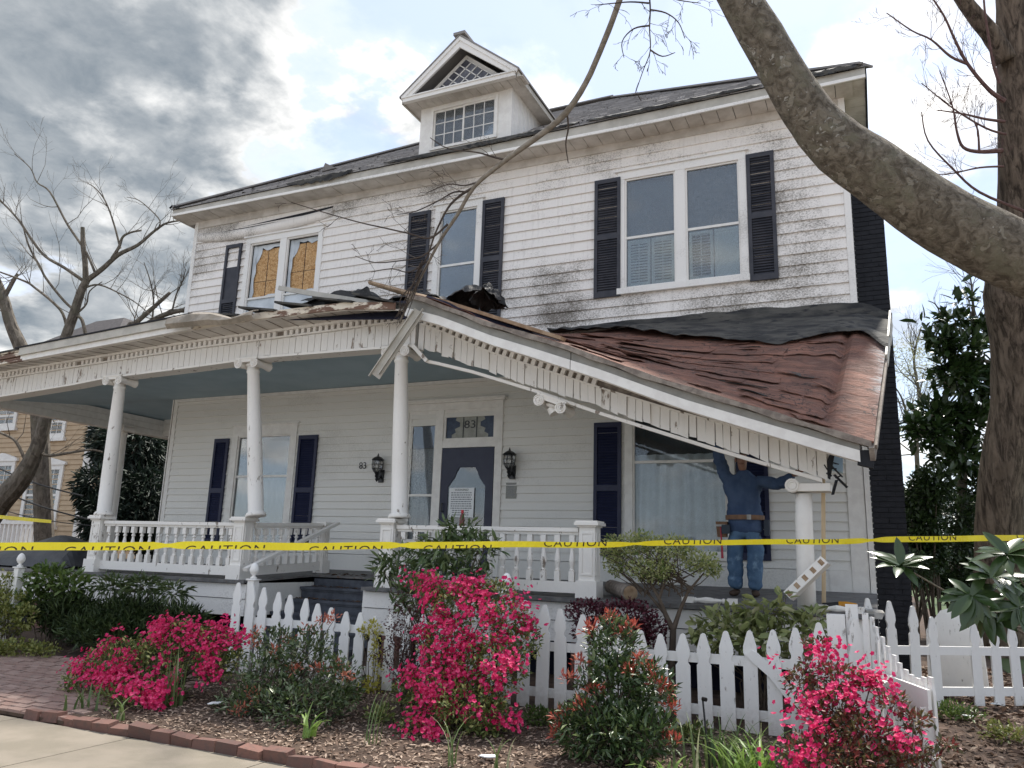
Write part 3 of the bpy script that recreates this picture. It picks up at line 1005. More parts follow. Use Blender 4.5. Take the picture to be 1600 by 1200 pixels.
hm.box(ddx0 + .05, ddx0 + .07, WY - .10, WY - .046, zs + 1.125, zs + 1.14)
hm.build('handle', 'iron', storm)

# warning notice taped inside the glass
nx0, nz0 = at(700, 808, Y=WY - .06)[[0, 2]]
nx1, nz1 = at(741, 762, Y=WY - .06)[[0, 2]]
notice = MB().box(nx0, nx1, WY - .0545, WY - .0525, nz0, nz1).build('warning_notice', 'paper', label='white paper warning notice on the front door glass', cat='notice')
nw, nh = nx1 - nx0, nz1 - nz0
text_mesh('WARNING!', nh * .105, 'black_print', 'heading', notice, .0004, ((nx0 + nx1) / 2, WY - .0556, nz1 - nh * .075), sx=1.0)
r5 = random.Random(5)
for i in range(11):
    zz = nz1 - nh * (.17 + i * .075)
    half = nw * (.42 if i < 8 else .36)
    x = (nx0 + nx1) / 2 - half
    lm = MB()
    while x < (nx0 + nx1) / 2 + half - .02:
        w = r5.uniform(.018, .05)
        x2 = min(x + w, (nx0 + nx1) / 2 + half)
        lm.box(x, x2, WY - .0556, WY - .0546, zz - nh * .017, zz + nh * .017)
        x = x2 + .010
    lm.build('text_line', 'grey_print', notice)

# house number beside the door
nx, nz = at(567, 728, Y=WY - .03)[[0, 2]]
text_mesh('83', .17, 'iron', 'house_number', None, .006, (nx, WY - .03, nz), label='black metal house number 83 beside the left lantern', cat='house number')
# small plaque
px0, pz0 = at(790, 779, Y=WY - .03)[[0, 2]]
px1, pz1 = at(807, 754, Y=WY - .03)[[0, 2]]
plq = MB().box(px0, px1, WY - .032, WY - .02, pz0, pz1).build('wall_plaque', 'plaque', label='small grey rectangular plaque under the right lantern', cat='plaque')
for i in range(8):
    zz = pz1 - .03 - i * (pz1 - pz0 - .05) / 8
    MB().box(px0 + .02, px1 - .02 - (i % 3) * .015, WY - .0335, WY - .0323, zz - .008, zz).build('raised_line', 'grey_print', plq)


def lantern(px, py, label):
    x, z = at(px, py, Y=WY - .16)[[0, 2]]
    y = WY - .17
    t = thing('wall_lantern', label, 'lantern', (x, WY - .03, z), 'lanterns beside the front door')
    m = MB()
    m.lathe([(.004, .30), (.012, .275), (.02, .25), (.07, .225), (.105, .195), (.11, .18), (.10, .17)], 12, (x, y, z))
    m.build('roof', 'iron', t)
    m = MB()
    for j in range(8):
        a = j / 8 * 6.283
        pts = [(x + r * math.cos(a), y + r * math.sin(a), z + h) for r, h in ((.092, .175), (.1, .10), (.092, .03), (.06, -.03))]
        m.tube(pts, .006, 5)
    for h, r in ((.10, .1), (.03, .092)):
        m.tube([(x + r * math.cos(k / 16 * 6.283), y + r * math.sin(k / 16 * 6.283), z + h) for k in range(17)], .006, 5)
    m.build('cage', 'iron', t)
    MB().lathe([(.05, -.03), (.082, .03), (.09, .10), (.083, .17)], 12, (x, y, z)).build('glass_shade', 'lamp_glass', t)
    MB().lathe([(.014, .0), (.014, .09), (.009, .10)], 8, (x - .02, y, z)).lathe([(.014, .0), (.014, .08), (.009, .09)], 8, (x + .025, y, z)).build('candle', 'paper', t)
    m = MB().lathe([(.06, -.03), (.045, -.05), (.03, -.08), (.042, -.10), (.022, -.13), (.03, -.16), (.005, -.2)], 10, (x, y, z))
    m.tube([(x, y, z - .10), (x, y + .05, z - .16), (x, y + .10, z - .12), (x, WY - .04, z - .07)], .016, 6)
    m.build('bracket', 'iron', t)
    MB().lathe([(.0, -.02), (.055, -.02), (.06, 0), (.05, .01)], 12).mesh('w', 'iron')
    m = MB()
    m.hexa([(x - .05, WY - .05, z - .20), (x + .05, WY - .05, z - .20), (x + .05, WY - .026, z - .20), (x - .05, WY - .026, z - .20),
            (x - .06, WY - .05, z + .02), (x + .06, WY - .05, z + .02), (x + .06, WY - .026, z + .02), (x - .06, WY - .026, z + .02)])
    m.build('back_plate', 'iron', t)
    return t


lantern(590, 735, 'black wall lantern to the right of the house number')
lantern(796, 728, 'black wall lantern above the small grey plaque')

# ---------------------------------------------------------------- main roof
EZ, EY = 8.76, 11.25
XE0, XE1 = -13.44, 0.26
SL = 0.727
RY = EY + 5.5
RZ = EZ + 5.5 * SL
rx0, rx1 = XE0 + 5.5, XE1 - 5.5
BY = RY + 5.5
rm = MB()
rm.add([(XE0, EY, EZ - .03), (XE1, EY, EZ - .03), (rx1, RY, RZ - .03), (rx0, RY, RZ - .03), (XE1, BY, EZ - .03), (XE0, BY, EZ - .03)],
       [(0, 1, 2, 3), (1, 4, 2), (4, 5, 3, 2), (5, 0, 3)])
roof = rm.build('roof', 'membrane', house)
sh = MB()
cosr = 1 / math.sqrt(1 + SL * SL)
row = 0.135
nrow = int(5.5 / cosr / row)
r2 = random.Random(9)
for i in range(nrow):
    d0 = i * row * cosr
    d1 = min(5.5, (i + 1.25) * row * cosr)
    xa, xb = XE0 + d0 - .02, XE1 - d0 + .02
    x = xa - r2.uniform(0, .3)
    while x < xb:
        w = r2.choice([.16, .2, .24, .3])
        a, b = max(x, xa), min(x + w, xb)
        x += w
        if b - a < .03:
            continue
        if -7.35 < (a + b) / 2 < -5.6 and EY + d0 > 11.35 and d0 < 2.0:
            continue
        lift = .012 + r2.uniform(0, .012) + (.03 * r2.random() if r2.random() < .06 else 0)
        if i == 0:
            lift += .004
        y0_, y1_ = EY - .03 + d0, EY - .03 + d1
        z0_, z1_ = EZ - .02 + d0 * SL, EZ - .02 + d1 * SL
        sh.add([(a, y0_, z0_ + lift), (b - .006, y0_, z0_ + lift), (b - .006, y1_, z1_ + .004), (a, y1_, z1_ + .004), (a, y0_, z0_ - .004), (b - .006, y0_, z0_ - .004)],
               [(0, 1, 2, 3), (4, 5, 1, 0)])
sh.build('shingles', 'shingle', roof, kind='stuff')
# hip caps
for A, B in (((XE0, EY, EZ), (rx0, RY, RZ)), ((XE1, EY, EZ), (rx1, RY, RZ)), ((rx0, RY, RZ), (rx1, RY, RZ))):
    MB().beam(Vector(A) + Vector((0, 0, .02)), Vector(B) + Vector((0, 0, .02)), .26, .03).build('ridge_cap', 'shingle', roof)
# torn dark underlay hanging over the eave edge
def ragged(x0, x1, top, drop, y, n=30, seed=1, m='membrane', parent=roof, name='torn_underlay', amp=.5):
    r = random.Random(seed)
    a, b = [], []
    for i in range(n + 1):
        x = x0 + (x1 - x0) * i / n
        e = math.sin(math.pi * i / n) ** .5
        a.append((x, y + .25, top + .25 * SL + .015))
        b.append((x, y - .02 + r.uniform(-.012, .012), top - drop * e * (1 + amp * (r.random() - .5))))
    mid = [((p[0] + q[0]) / 2, y - .015 + r.uniform(-.01, .01), top + .01 + r.uniform(0, .02)) for p, q in zip(a, b)]
    return MB().grid([a, mid, b]).build(name, m, parent, solid=.006)
ragged(-10.3, -8.7, EZ + .01, .10, EY - .035, 30, 2)
ragged(-8.0, -4.2, EZ + .015, .05, EY - .035, 60, 3)
ragged(-4.0, -1.2, EZ + .012, .035, EY - .033, 40, 4)
ragged(-.9, .22, EZ + .015, .06, EY - .035, 20, 6)
m = MB()
for k in range(5):
    m.beam((XE0 - .02 + k * .05, EY - .06, EZ + .0 + .05 * math.sin(k)), (XE0 + .04 + k * .05, EY - .04, EZ + .07 - .02 * k), .05, .012)
m.build('curled_flashing', 'iron', roof)
fp = at(512, 262, Y=12.6)
m = MB()
m.prism([(fp[0] - .16, 12.6, fp[2] - .06), (fp[0] - .04, 12.55, fp[2] + .10), (fp[0] + .20, 12.62, fp[2] - .03)], (0.02, .22, .02))
m.build('lifted_shingle', 'shingle', roof)
# fascia, soffit
sag = [(XE0, 0.02), (-10, -.01), (-7.4, -.03), (-5, -.035), (-3, -.05), (XE1, 0)]
m = MB()
xs = np.linspace(XE0 + .02, XE1 - .02, 24)
for a, b in zip(xs[:-1], xs[1:]):
    s0, s1 = interp(a, sag), interp(b, sag)
    m.hexa([(a, EY, 8.57 + s0), (b, EY, 8.57 + s1), (b, EY + .03, 8.57 + s1), (a, EY + .03, 8.57 + s0), (a, EY, 8.735), (b, EY, 8.735), (b, EY + .03, 8.735), (a, EY + .03, 8.735)])
m.build('fascia', 'gutter', house)
m = MB()
for a, b in zip(xs[:-1], xs[1:]):
    s0, s1 = interp(a, sag), interp(b, sag)
    m.hexa([(a, EY - .03, 8.565 + s0), (b, EY - .03, 8.565 + s1), (b, EY - .001, 8.565 + s1), (a, EY - .001, 8.565 + s0), (a, EY - .03, 8.615 + s0), (b, EY - .03, 8.615 + s1), (b, EY - .001, 8.615 + s1), (a, EY - .001, 8.615 + s0)])
m.build('fascia_moulding', 'trim', house)
MB().box(XE1 - .03, XE1, EY + .031, BY, 8.57, 8.735).build('fascia', 'dark', house)
MB().box(XE0, XE0 + .03, EY + .031, BY, 8.57, 8.735).build('fascia', 'soffit', house)
sm = MB().hexa([(-.118, 0, 0), (.118, 0, 0), (.118, .445, 0), (-.118, .445, 0), (-.118, 0, .02), (.118, 0, .02), (.118, .445, .02), (-.118, .445, .02)]).mesh('soffit_panel', 'soffit')
x = XE0 + .16
while x < XR + .04:
    link('soffit_panel', sm, house, loc=(x, EY + .031, 8.575 + interp(x, sag) * .6 + rnd.uniform(-.008, .006)), rot=(rnd.uniform(-.008, .008), rnd.uniform(-.012, .012), 0))
    x += .245
sm2 = MB().box(0, .29, -.118, .118, 0, .02).mesh('soffit_panel', 'soffit')
y = EY + .16
while y < 15:
    link('soffit_panel', sm2, house, loc=(XR + .005, y, 8.584))
    y += .245
MB().box(XE0 + .03, XE1 - .03, EY + .03, WY + .02, 8.60, 8.615).build('soffit_backing', 'dark', house)
MB().box(XR + .001, XE1 - .03, WY + .021, BY, 8.60, 8.615).build('soffit_backing', 'dark', house)

# sagging strip of vinyl under the left eave
P0, P1, P2 = [], [], []
for k in range(15):
    u = k / 14
    x = -13.05 + 3.6 * u
    s = math.sin(math.pi * min(1, u * 1.0)) ** .8
    zt = 8.30 + .02 * u - .13 * s * (1 - u * .25)
    P0.append((x, WY - .05 - .05 * s, zt + .0))
    P1.append((x, WY - .045 - .055 * s, zt - .08))
    P2.append((x, WY - .04 - .015 * s, zt - .17 - .03 * s))
MB().grid([P0, P1, P2]).build('sagging_vinyl_strip', 'siding_up', house, solid=.006, smooth=True)
m = MB()
m.prism([(-13.05, WY - .031, 8.16), (-9.5, WY - .031, 8.31), (-9.45, WY - .031, 8.37), (-13.05, WY - .031, 8.235)], (0, .004, 0))
m.build('gap_shade_strip', 'dark', house)  # dark strip painted as the shade behind the sagging vinyl

# ---------------------------------------------------------------- dormer
dcx = -6.44
dw0, dw1, dY = -7.40, -5.50, 11.46
dormer = MB().box(dw0, -7.13, dY, dY + .05, 8.80, 9.95).box(-5.80, dw1, dY, dY + .05, 8.80, 9.95).box(-7.13, -5.80, dY, dY + .05, 9.82, 9.95).box(-7.13, -5.80, dY, dY + .05, 8.80, 9.03).build('dormer', 'trim_clean', house)
m = MB()
for X in (dw0, dw1):
    ye = EY + (9.95 - EZ) / SL
    a, b = (X, X + .04) if X == dw0 else (X - .04, X)
    MB().prism([(a, dY + .05, 8.85), (a, dY + .05, 9.95), (a, ye, 9.95)], (b - a, 0, 0)).build('cheek_wall', 'trim_clean', dormer)
for k in range(6):
    y = dY + .12 + k * .17
    zb = EZ + (y - EY) * SL
    MB().box(dw1 - .001, dw1 + .006, y, y + .012, zb, 9.94).build('cheek_batten', 'trim_clean', dormer)
MB().box(dw1 - .09, dw1 + .008, dY - .012, dY - .001, 8.95, 9.95).build('corner_trim', 'trim_clean', dormer)
# sliding window, two sashes of nine lights
frame_mb(MB(), -7.16, -5.77, 8.99, 9.85, .05, dY - .03, dY + .02).build('window_frame', 'trim_clean', dormer)
MB().add([(-7.12, dY + .5, 9.0), (-5.8, dY + .5, 9.0), (-5.8, dY + .5, 9.85), (-7.12, dY + .5, 9.85)], [(0, 1, 2, 3)]).build('room_recess', 'shade', dormer)
for s, (a, b, yy) in enumerate(((-7.11, -6.45, dY + .012), (-6.49, -5.82, dY - .006))):
    frame_mb(MB(), a, b, 9.04, 9.80, .03, yy, yy + .02).build('sash', 'trim_clean', dormer)
    pw, ph = (b - a - .06) / 3, (.76 - .06) / 3
    for i in range(3):
        for j in range(3):
            MB().box(a + .038 + i * pw, a + .022 + (i + 1) * pw, yy + .008, yy + .011, 9.078 + j * ph, 9.062 + (j + 1) * ph).build('pane', 'glass_storm', dormer)
    for i in (1, 2):
        MB().box(a + .03 + i * pw - .008, a + .03 + i * pw + .008, yy + .003, yy + .016, 9.07, 9.77).build('muntin', 'trim_clean', dormer)
        MB().box(a + .03, b - .03, yy + .004, yy + .015, 9.07 + i * ph - .008, 9.07 + i * ph + .008).build('muntin', 'trim_clean', dormer)
# pediment
ez, az, hw, fy = 10.02, 10.99, 1.20, 11.12
rise = (az - ez) / hw
for s in (-1, 1):
    A = Vector((dcx + s * hw, fy, ez - .03))
    B = Vector((dcx, fy, az - .0))
    n = Vector((-s * rise, 0, -1)).normalized() if False else None
    # raking fascia board
    m = MB()
    d = .17
    m.prism([(dcx + s * hw, fy, ez), (dcx, fy, az), (dcx, fy, az - d * 1.28), (dcx + s * (hw - .09), fy, ez - .10)][::(1 if s > 0 else -1)], (0, .04, 0))
    m.prism([(dcx + s * hw, fy - .02, ez), (dcx, fy - .02, az), (dcx, fy - .02, az - .08), (dcx + s * (hw - .02), fy - .02, ez - .07)][::(1 if s > 0 else -1)], (0, .019, 0))
    m.build('raking_cornice', 'trim', dormer)
    ybk = EY + (az - EZ) / SL + .05
    yb2 = EY + (ez - EZ) / SL + .05
    m = MB()
    o = .03
    m.hexa([(dcx + s * (hw + .03), fy - .03, ez - .025), (dcx, fy - .03, az + .005), (dcx, ybk, az + .005), (dcx + s * (hw + .03), yb2, ez - .025),
            (dcx + s * (hw + .03), fy - .03, ez + .01), (dcx, fy - .03, az + .04), (dcx, ybk, az + .04), (dcx + s * (hw + .03), yb2, ez + .01)])
    m.build('dormer_roof', 'shingle', dormer)
    # eave fascia + soffit along the side
    m = MB()
    xo, xi = dcx + s * hw, (dw1 if s > 0 else dw0)
    m.box(min(xo, xo - s * .03), max(xo, xo - s * .03), fy + .02, yb2 - .1, ez - .13, ez - .026)
    m.build('eave_fascia', 'gutter', dormer)
    MB().box(min(xo - s * .031, xi), max(xo - s * .031, xi), fy + .05, yb2 + .1, ez - .10, ez - .085).build('eave_soffit', 'soffit', dormer)
MB().box(dcx - hw + .05, dcx + hw - .05, fy - .03, fy + .05, ez - .13, ez - .03).build('cornice', 'trim', dormer)
MB().box(dcx - hw + .03, dcx + hw - .03, fy - .05, fy + .02, ez - .055, ez - .031).build('cornice_cap', 'trim', dormer)
for k in range(15):
    xx = dcx - hw + .12 + k * .157
    MB().box(xx, xx + .148, fy + .051, dY - .002, ez - .118 + rnd.uniform(0, .006), ez - .10).build('soffit_panel', 'soffit', dormer)
MB().box(dcx - .12, dcx + .12, fy - .05, fy + .5, az + .02, az + .075).build('ridge_cap', 'shingle', dormer)
ty = dY - .07
MB().prism([(dcx - hw + .22, ty, ez - .03), (dcx + hw - .22, ty, ez - .03), (dcx, ty, az - .21)], (0, .03, 0)).build('tympanum', 'peel', dormer)
MB().prism([(dcx - .80, ty - .012, ez + .0), (dcx + .80, ty - .012, ez + .0), (dcx, ty - .012, az - .30)], (0, .010, 0)).build('tympanum_glass', mat('tymp_glass', (.05, .05, .065), (.13, .13, .15), 5, rough=.15), dormer)
latt = MB()
base_z, apex_z = ez, az - .30
hh, hb = apex_z - base_z, .80
k_ = hh / hb
for s in (-1, 1):
    # bars parallel to each rake
    for i in range(7):
        x0_ = -hb + i * 2 * hb / 6.5
        if s > 0:
            A = (x0_, 0)
            X = (x0_ + hb) / 2
            B = (X, (hb - abs(X)) * k_) if x0_ > -hb + .01 else (0, hh)
            # line going up-left to right rake intersection
            tt = (hb - x0_) / 2
            B = (x0_ + tt, tt * k_)
        else:
            A = (-x0_, 0)
            tt = (hb - x0_) / 2
            B = (-x0_ - tt, tt * k_)
        if abs(A[0] - B[0]) < .05:
            continue
        latt.beam((dcx + A[0], ty - .018, base_z + A[1]), (dcx + B[0], ty - .018, base_z + B[1]), .018, .012, up=(0, 1, 0))
latt.build('lattice', 'trim_clean', dormer)

# ---------------------------------------------------------------- chimney
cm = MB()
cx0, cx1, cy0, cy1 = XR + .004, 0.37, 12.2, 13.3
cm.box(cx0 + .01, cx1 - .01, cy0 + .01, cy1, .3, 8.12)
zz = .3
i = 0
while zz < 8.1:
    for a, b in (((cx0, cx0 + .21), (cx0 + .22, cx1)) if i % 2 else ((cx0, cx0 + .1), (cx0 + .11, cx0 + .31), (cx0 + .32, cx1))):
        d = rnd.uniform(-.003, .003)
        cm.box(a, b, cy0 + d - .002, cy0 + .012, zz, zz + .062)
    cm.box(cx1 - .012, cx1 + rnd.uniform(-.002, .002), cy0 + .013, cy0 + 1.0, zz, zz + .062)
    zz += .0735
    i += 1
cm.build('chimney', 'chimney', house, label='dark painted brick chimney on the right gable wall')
# ================================================================ THE PORCH (part of the house)
PF = 9.0                                    # front edge of the porch floor


def floor_z(y):
    return float(np.interp(y, [8.9, 11.7], [1.205, 1.345]))


SX0, SX1, SYB = -8.22, -6.22, 10.45         # the stair well cut into the porch


def floor_piece(x0, x1, y0, y1):
    return MB().hexa([(x0, y0, floor_z(y0) - .03), (x1, y0, floor_z(y0) - .03), (x1, y1, floor_z(y1) - .03), (x0, y1, floor_z(y1) - .03),
                      (x0, y0, floor_z(y0)), (x1, y0, floor_z(y0)), (x1, y1, floor_z(y1)), (x0, y1, floor_z(y1))])


for (a, b, c, d) in ((-15.7, SX0, 8.93, WY - .03), (SX0 + .001, SX1 - .001, SYB - .03, WY - .03), (SX1, -.05, 8.93, WY - .03), (-15.7, XL - .01, WY - .029, 18)):
    floor_piece(a, b, c, d).build('porch_floor', 'porch_floor', house)
# nosing and skirt boards
for (a, b) in ((-15.7, SX0), (SX1, -.08)):
    MB().box(a, b, 8.90, 8.929, 1.165, 1.213).build('floor_nosing', 'porch_floor', house)
    for k, (z0, z1) in enumerate(((.955, 1.155), (.72, .945))):
        MB().hexa([(a, 8.955, z0), (b, 8.955, z0), (b, 8.985, z0), (a, 8.985, z0), (a, 8.967, z1), (b, 8.967, z1), (b, 8.985, z1), (a, 8.985, z1)]).build('skirt_board', 'trim', house)
    MB().box(a, b, 9.4, 9.42, .2, 1.16).build('crawlspace_shade', 'navy_void', house)  # added dark panel painted as the shade under the porch
    x = a + .3
    while x < b:
        MB().box(x, x + .3, 9.02, 9.3, .2, 1.15).build('brick_pier', 'edging', house)
        x += 2.6
# stair: cheek boards, treads, risers
for X in (SX0 - .02, SX1 - .02):
    MB().box(X, X + .04, 8.99, SYB, .72, 1.17).build('stair_cheek', 'siding_low', house)
stair = MB().box(SX0 + .02, SX1 - .02, SYB + .0, SYB + .03, .3, 1.23).build('front_steps', 'step', house)
zt, yt = floor_z(SYB), SYB
for i in range(5):
    z = zt - .172 * (i + 1)
    y0 = yt - .315 * (i + 1)
    MB().box(SX0 + .03, SX1 - .03, y0 - .035, y0 + .315 + (.0 if i else -.002), z - .035, z).build('tread', 'step', stair)
    MB().box(SX0 + .04, SX1 - .04, y0, y0 + .02, z - .172, z - .036).build('riser', 'step', stair)
    MB().box(SX0 + .04, SX1 - .04, y0 - .018, y0 - .001, z - .06, z - .036).build('tread_moulding', 'step', stair)
# dead leaves on the top step
lm = MB()
for k in range(260):
    x, y = rnd.uniform(SX0 + .1, SX1 - .1), rnd.choice([rnd.uniform(SYB, SYB + .35), rnd.uniform(10.15, 10.4), rnd.uniform(9.85, 10.08)])
    z = floor_z(y) + .004 if y > SYB - .03 else (zt - .172 + .004 if y > 10.14 else zt - .344 + .004)
    a = rnd.uniform(0, 6.28)
    s = rnd.uniform(.02, .045)
    dx, dy = math.cos(a) * s, math.sin(a) * s
    lm.add([(x - dx, y - dy, z), (x + dy * .5, y - dx * .5, z + rnd.uniform(0, .02)), (x + dx, y + dy, z + rnd.uniform(0, .015)), (x - dy * .5, y + dx * .5, z + rnd.uniform(0, .02))], [(0, 1, 2, 3)])
lm.build('dead_leaves', mat('dead_leaf', (.12, .07, .04), (.07, .04, .025), 20, rough=.9), kind='stuff', label='brown dead leaves scattered on the porch steps', cat='leaves')


# ---------------------------------------------------------------- posts, columns, rails
def newel(x, y, top=2.03, w=.20, label=None):
    zf = floor_z(y)
    m = MB()
    h = w / 2
    m.box(x - h, x + h, y - h, y + h, zf + .2, top)
    m.hexa([(x - h - .03, y - h - .03, zf), (x + h + .03, y - h - .03, zf), (x + h + .03, y + h + .03, zf), (x - h - .03, y + h + .03, zf),
            (x - h - .028, y - h - .028, zf + .2), (x + h + .028, y - h - .028, zf + .2), (x + h + .028, y + h + .028, zf + .2), (x - h - .028, y + h + .028, zf + .2)])
    for d, z0, z1 in ((.018, top, top + .02), (.05, top + .02, top + .055), (.035, top + .055, top + .075)):
        m.box(x - h - d, x + h + d, y - h - d, y + h + d, z0, z1)
    o = m.build('newel_post', 'peel', house)
    p = MB()
    frame_mb(p, x - h + .028, x + h - .028, zf + .26, top - .06, .018, y - h - .010, y - h - .0005)
    m2 = MB()
    p.box(x + h + .0005, x + h + .010, y - h + .03, y - h + .048, zf + .26, top - .06)
    p.box(x + h + .0005, x + h + .010, y + h - .048, y + h - .03, zf + .26, top - .06)
    p.build('panel_moulding', 'peel', o)
    return o


NP = {'a': (-11.50, 9.07), 'b': (-8.48, 9.07), 'c': (-5.92, 9.07), 'd': (-3.12, 9.07)}
for k, (x, y) in NP.items():
    newel(x, y)
newel(-8.40, 10.86, 2.05, .13)

bal_prof = [(.036, 0), (.036, .0), (.020, .135), (.030, .15), (.020, .165), (.024, .20), (.036, .27), (.030, .33), (.018, .40), (.016, .43), (.027, .445), (.027, .46), (.018, .475), (.022, .50), (.030, .53)]


def baluster_mesh():
    m = MB()
    m.box(-.033, .033, -.033, .033, 0, .13)
    m.lathe([(.024, .125), (.032, .145), (.022, .165), (.027, .20), (.038, .26), (.034, .31), (.021, .40), (.018, .43), (.030, .445), (.030, .458), (.019, .475), (.026, .50)], 10)
    m.box(-.033, .033, -.033, .033, .495, .60)
    return m.mesh('baluster', 'peel', smooth=False)


BAL = baluster_mesh()


def railing(p, q, n, ztop=1.96, label=None):
    (x0, y0), (x1, y1) = p, q
    z0, z1 = floor_z(y0), floor_z(y1)
    b = MB()
    b.beam((x0, y0, z0 + .115), (x1, y1, z1 + .115), .075, .13)
    o = b.build('porch_railing', 'peel', house)
    zt0, zt1 = z0 + .765, z1 + .765
    MB().beam((x0, y0, zt0 + .02), (x1, y1, zt1 + .02), .11, .05).build('top_rail', 'peel', o)
    MB().beam((x0, y0, zt0 - .022), (x1, y1, zt1 - .022), .06, .032).build('rail_moulding', 'peel', o)
    for i in range(n):
        t = (i + .5) / n
        z = z0 + (z1 - z0) * t + .182
        link('baluster', BAL, o, loc=(x0 + (x1 - x0) * t, y0 + (y1 - y0) * t, z), rot=(rnd.uniform(-.012, .012), rnd.uniform(-.012, .012), rnd.uniform(0, 1.0) * .1), scale=(1, 1, .90))
    return o


railing((-11.37, 9.07), (-8.61, 9.07), 15)
railing((-5.80, 9.07), (-3.25, 9.07), 14)
railing((-8.40, 9.20), (-8.40, 10.78), 9)
MB().beam((-8.20, 10.95, 2.12), (-8.20, 8.88, 1.36), .085, .045).build('stair_handrail', 'peel', house)


def column(x, y, z0, ztop, topx, label, r=.112):
    P, rad = [], []
    for t, k in ((0, 1.32), (.012, 1.34), (.025, 1.2), (.03, 1.0), (.3, .995), (.6, .94), (.96, .80), (.965, .9), (.975, .9), (.98, .8), (1, .82)):
        P.append((x + (topx - x) * t, y, z0 + (ztop - z0) * t))
        rad.append(r * k)
    m = MB().tube(P, rad, 20)
    o = m.build('porch_column', 'peel', house)
    for p in o.data.polygons:
        p.use_smooth = len(p.vertices) == 4
    if label:
        o['label'] = label
    capital(topx, y, ztop, o)
    return o


def capital(x, y, z, parent, rot=0.0, name='capital', **kw):
    m = MB()
    m.lathe([(.095, -.0), (.11, .015), (.12, .035), (.10, .05)], 16)
    for s in (-1, 1):
        # bolster: a waisted roll running front to back, spiral face proud at the front
        prof = [(.075, -.17), (.058, -.10), (.050, 0), (.058, .10), (.075, .17)]
        vs = []
        pts = [(s * .155, yy, .035) for _, yy in prof]
        m.tube(pts, [q[0] for q in prof], 14)
        # spiral relief
        sp = []
        for k in range(30):
            a = k / 29 * 2.2 * 6.283
            rr = .070 * (1 - k / 29 * .82)
            sp.append((s * .155 + rr * math.cos(a) * s, -.175, .035 + rr * math.sin(a)))
        m.tube(sp, .008, 5)
        m.tube([(s * .155, -.168, .035), (s * .155, -.186, .035)], .016, 8)
    m.box(-.15, .15, -.165, .165, .055, .10)
    m.box(-.21, .21, -.175, .175, .10, .125)
    o = m.build(name, 'peel', parent, **kw)
    o.location = (x, y, z)
    o.rotation_euler = (0, rot, 0)
    return o


beam_bot = [(-16.2, 4.18), (-15.6, 4.2), (-14.49, 4.25), (-12.45, 4.36), (-11.78, 4.42), (-9.78, 4.47), (-8.35, 4.52), (-6.15, 4.49), (-5.62, 4.47)]
beam_top = [(-16.2, 4.50), (-15.6, 4.53), (-14.58, 4.57), (-12.34, 4.66), (-9.83, 4.76), (-7.3, 4.80), (-5.72, 4.84)]
column(-11.47, 9.07, 2.105, interp(-11.5, beam_bot) - .125, -11.52, 'leftmost porch column in view, standing on a panelled pedestal')
column(-8.27, 9.07, 2.115, interp(-8.6, beam_bot) - .125, -8.62, 'porch column leaning left, its base slipped off the pedestal centre')
column(-5.80, 9.07, 2.115, interp(-5.9, beam_bot) - .128, -5.93, 'porch column beside the bend where the porch roof breaks')
column(-15.62, 12.55, 2.105, 4.20, -15.62, 'rear column of the side porch')
newel(-15.62, 12.55)
newel(-15.62, 9.07)
column(-15.62, 9.07, 2.105, 4.06, -15.62, None)

# ---------------------------------------------------------------- cornice, left (standing) part
def ribbon(xs, lo, hi, y0, y1, name, m, parent=house, ylo=None, **kw):
    b = MB()
    for a, c in zip(xs[:-1], xs[1:]):
        b.hexa([(a, y0, lo(a)), (c, y0, lo(c)), (c, y1, lo(c)), (a, y1, lo(a)), (a, y0, hi(a)), (c, y0, hi(c)), (c, y1, hi(c)), (a, y1, hi(a))])
    return b.build(name, m, parent, **kw)


BB = lambda x: interp(x, beam_bot)
BT = lambda x: interp(x, beam_top)
fas_bot = [(-16.2, 4.55), (-15.6, 4.58), (-13.21, 4.70), (-9.38, 4.90), (-8.16, 4.94), (-6.5, 4.93), (-5.5, 4.82)]
FB = lambda x: interp(x, fas_bot)
xs = list(np.linspace(-15.75, -5.66, 26))
cornice = ribbon(xs, lambda x: BB(x) - .0, lambda x: BT(x) + .10, 8.97, 9.17, 'porch_cornice', 'trim', label='sagging dentilled cornice of the standing left porch')
ribbon(xs, lambda x: BB(x) - .035, lambda x: BB(x) - .001, 8.93, 9.20, 'beam_moulding', 'peel', cornice)
ribbon(xs, lambda x: BT(x) - .012, lambda x: BT(x) + .012, 8.92, 8.968, 'dentil_ledge', 'peel', cornice)
ribbon(xs, lambda x: BT(x) + .088, lambda x: BT(x) + .135, 8.90, 8.968, 'bed_moulding', 'trim', cornice)
ribbon(xs, lambda x: BT(x) + .012, lambda x: BT(x) + .088, 8.9665, 8.9695, 'dentil_back', 'wood_grey', cornice)
SLAT = MB().hexa([(-.5, -.012, 0), (.5, -.012, 0), (.5, .006, 0), (-.5, .006, 0), (-.5, -.012, 1), (.5, -.012, 1), (.5, .006, 1), (-.5, .006, 1)]).mesh('frieze_slat', 'peel_slat')
DENT = MB().box(-.028, .028, -.045, .0, 0, .072).mesh('dentil', 'trim')
x = -15.7
while x < -5.75:
    w = .118
    lo, hi = BB(x), BT(x) - .014
    link('frieze_slat', SLAT, cornice, loc=(x, 8.962 + rnd.uniform(-.003, .003), lo + rnd.uniform(-.004, .012)), rot=(0, rnd.uniform(-.012, .012), 0), scale=(w - .008, 1, hi - lo - .012))
    x += w
x = -15.7
while x < -5.75:
    if rnd.random() > .02:
        link('dentil', DENT, cornice, loc=(x, 8.966, BT(x) + .014))
    x += .108
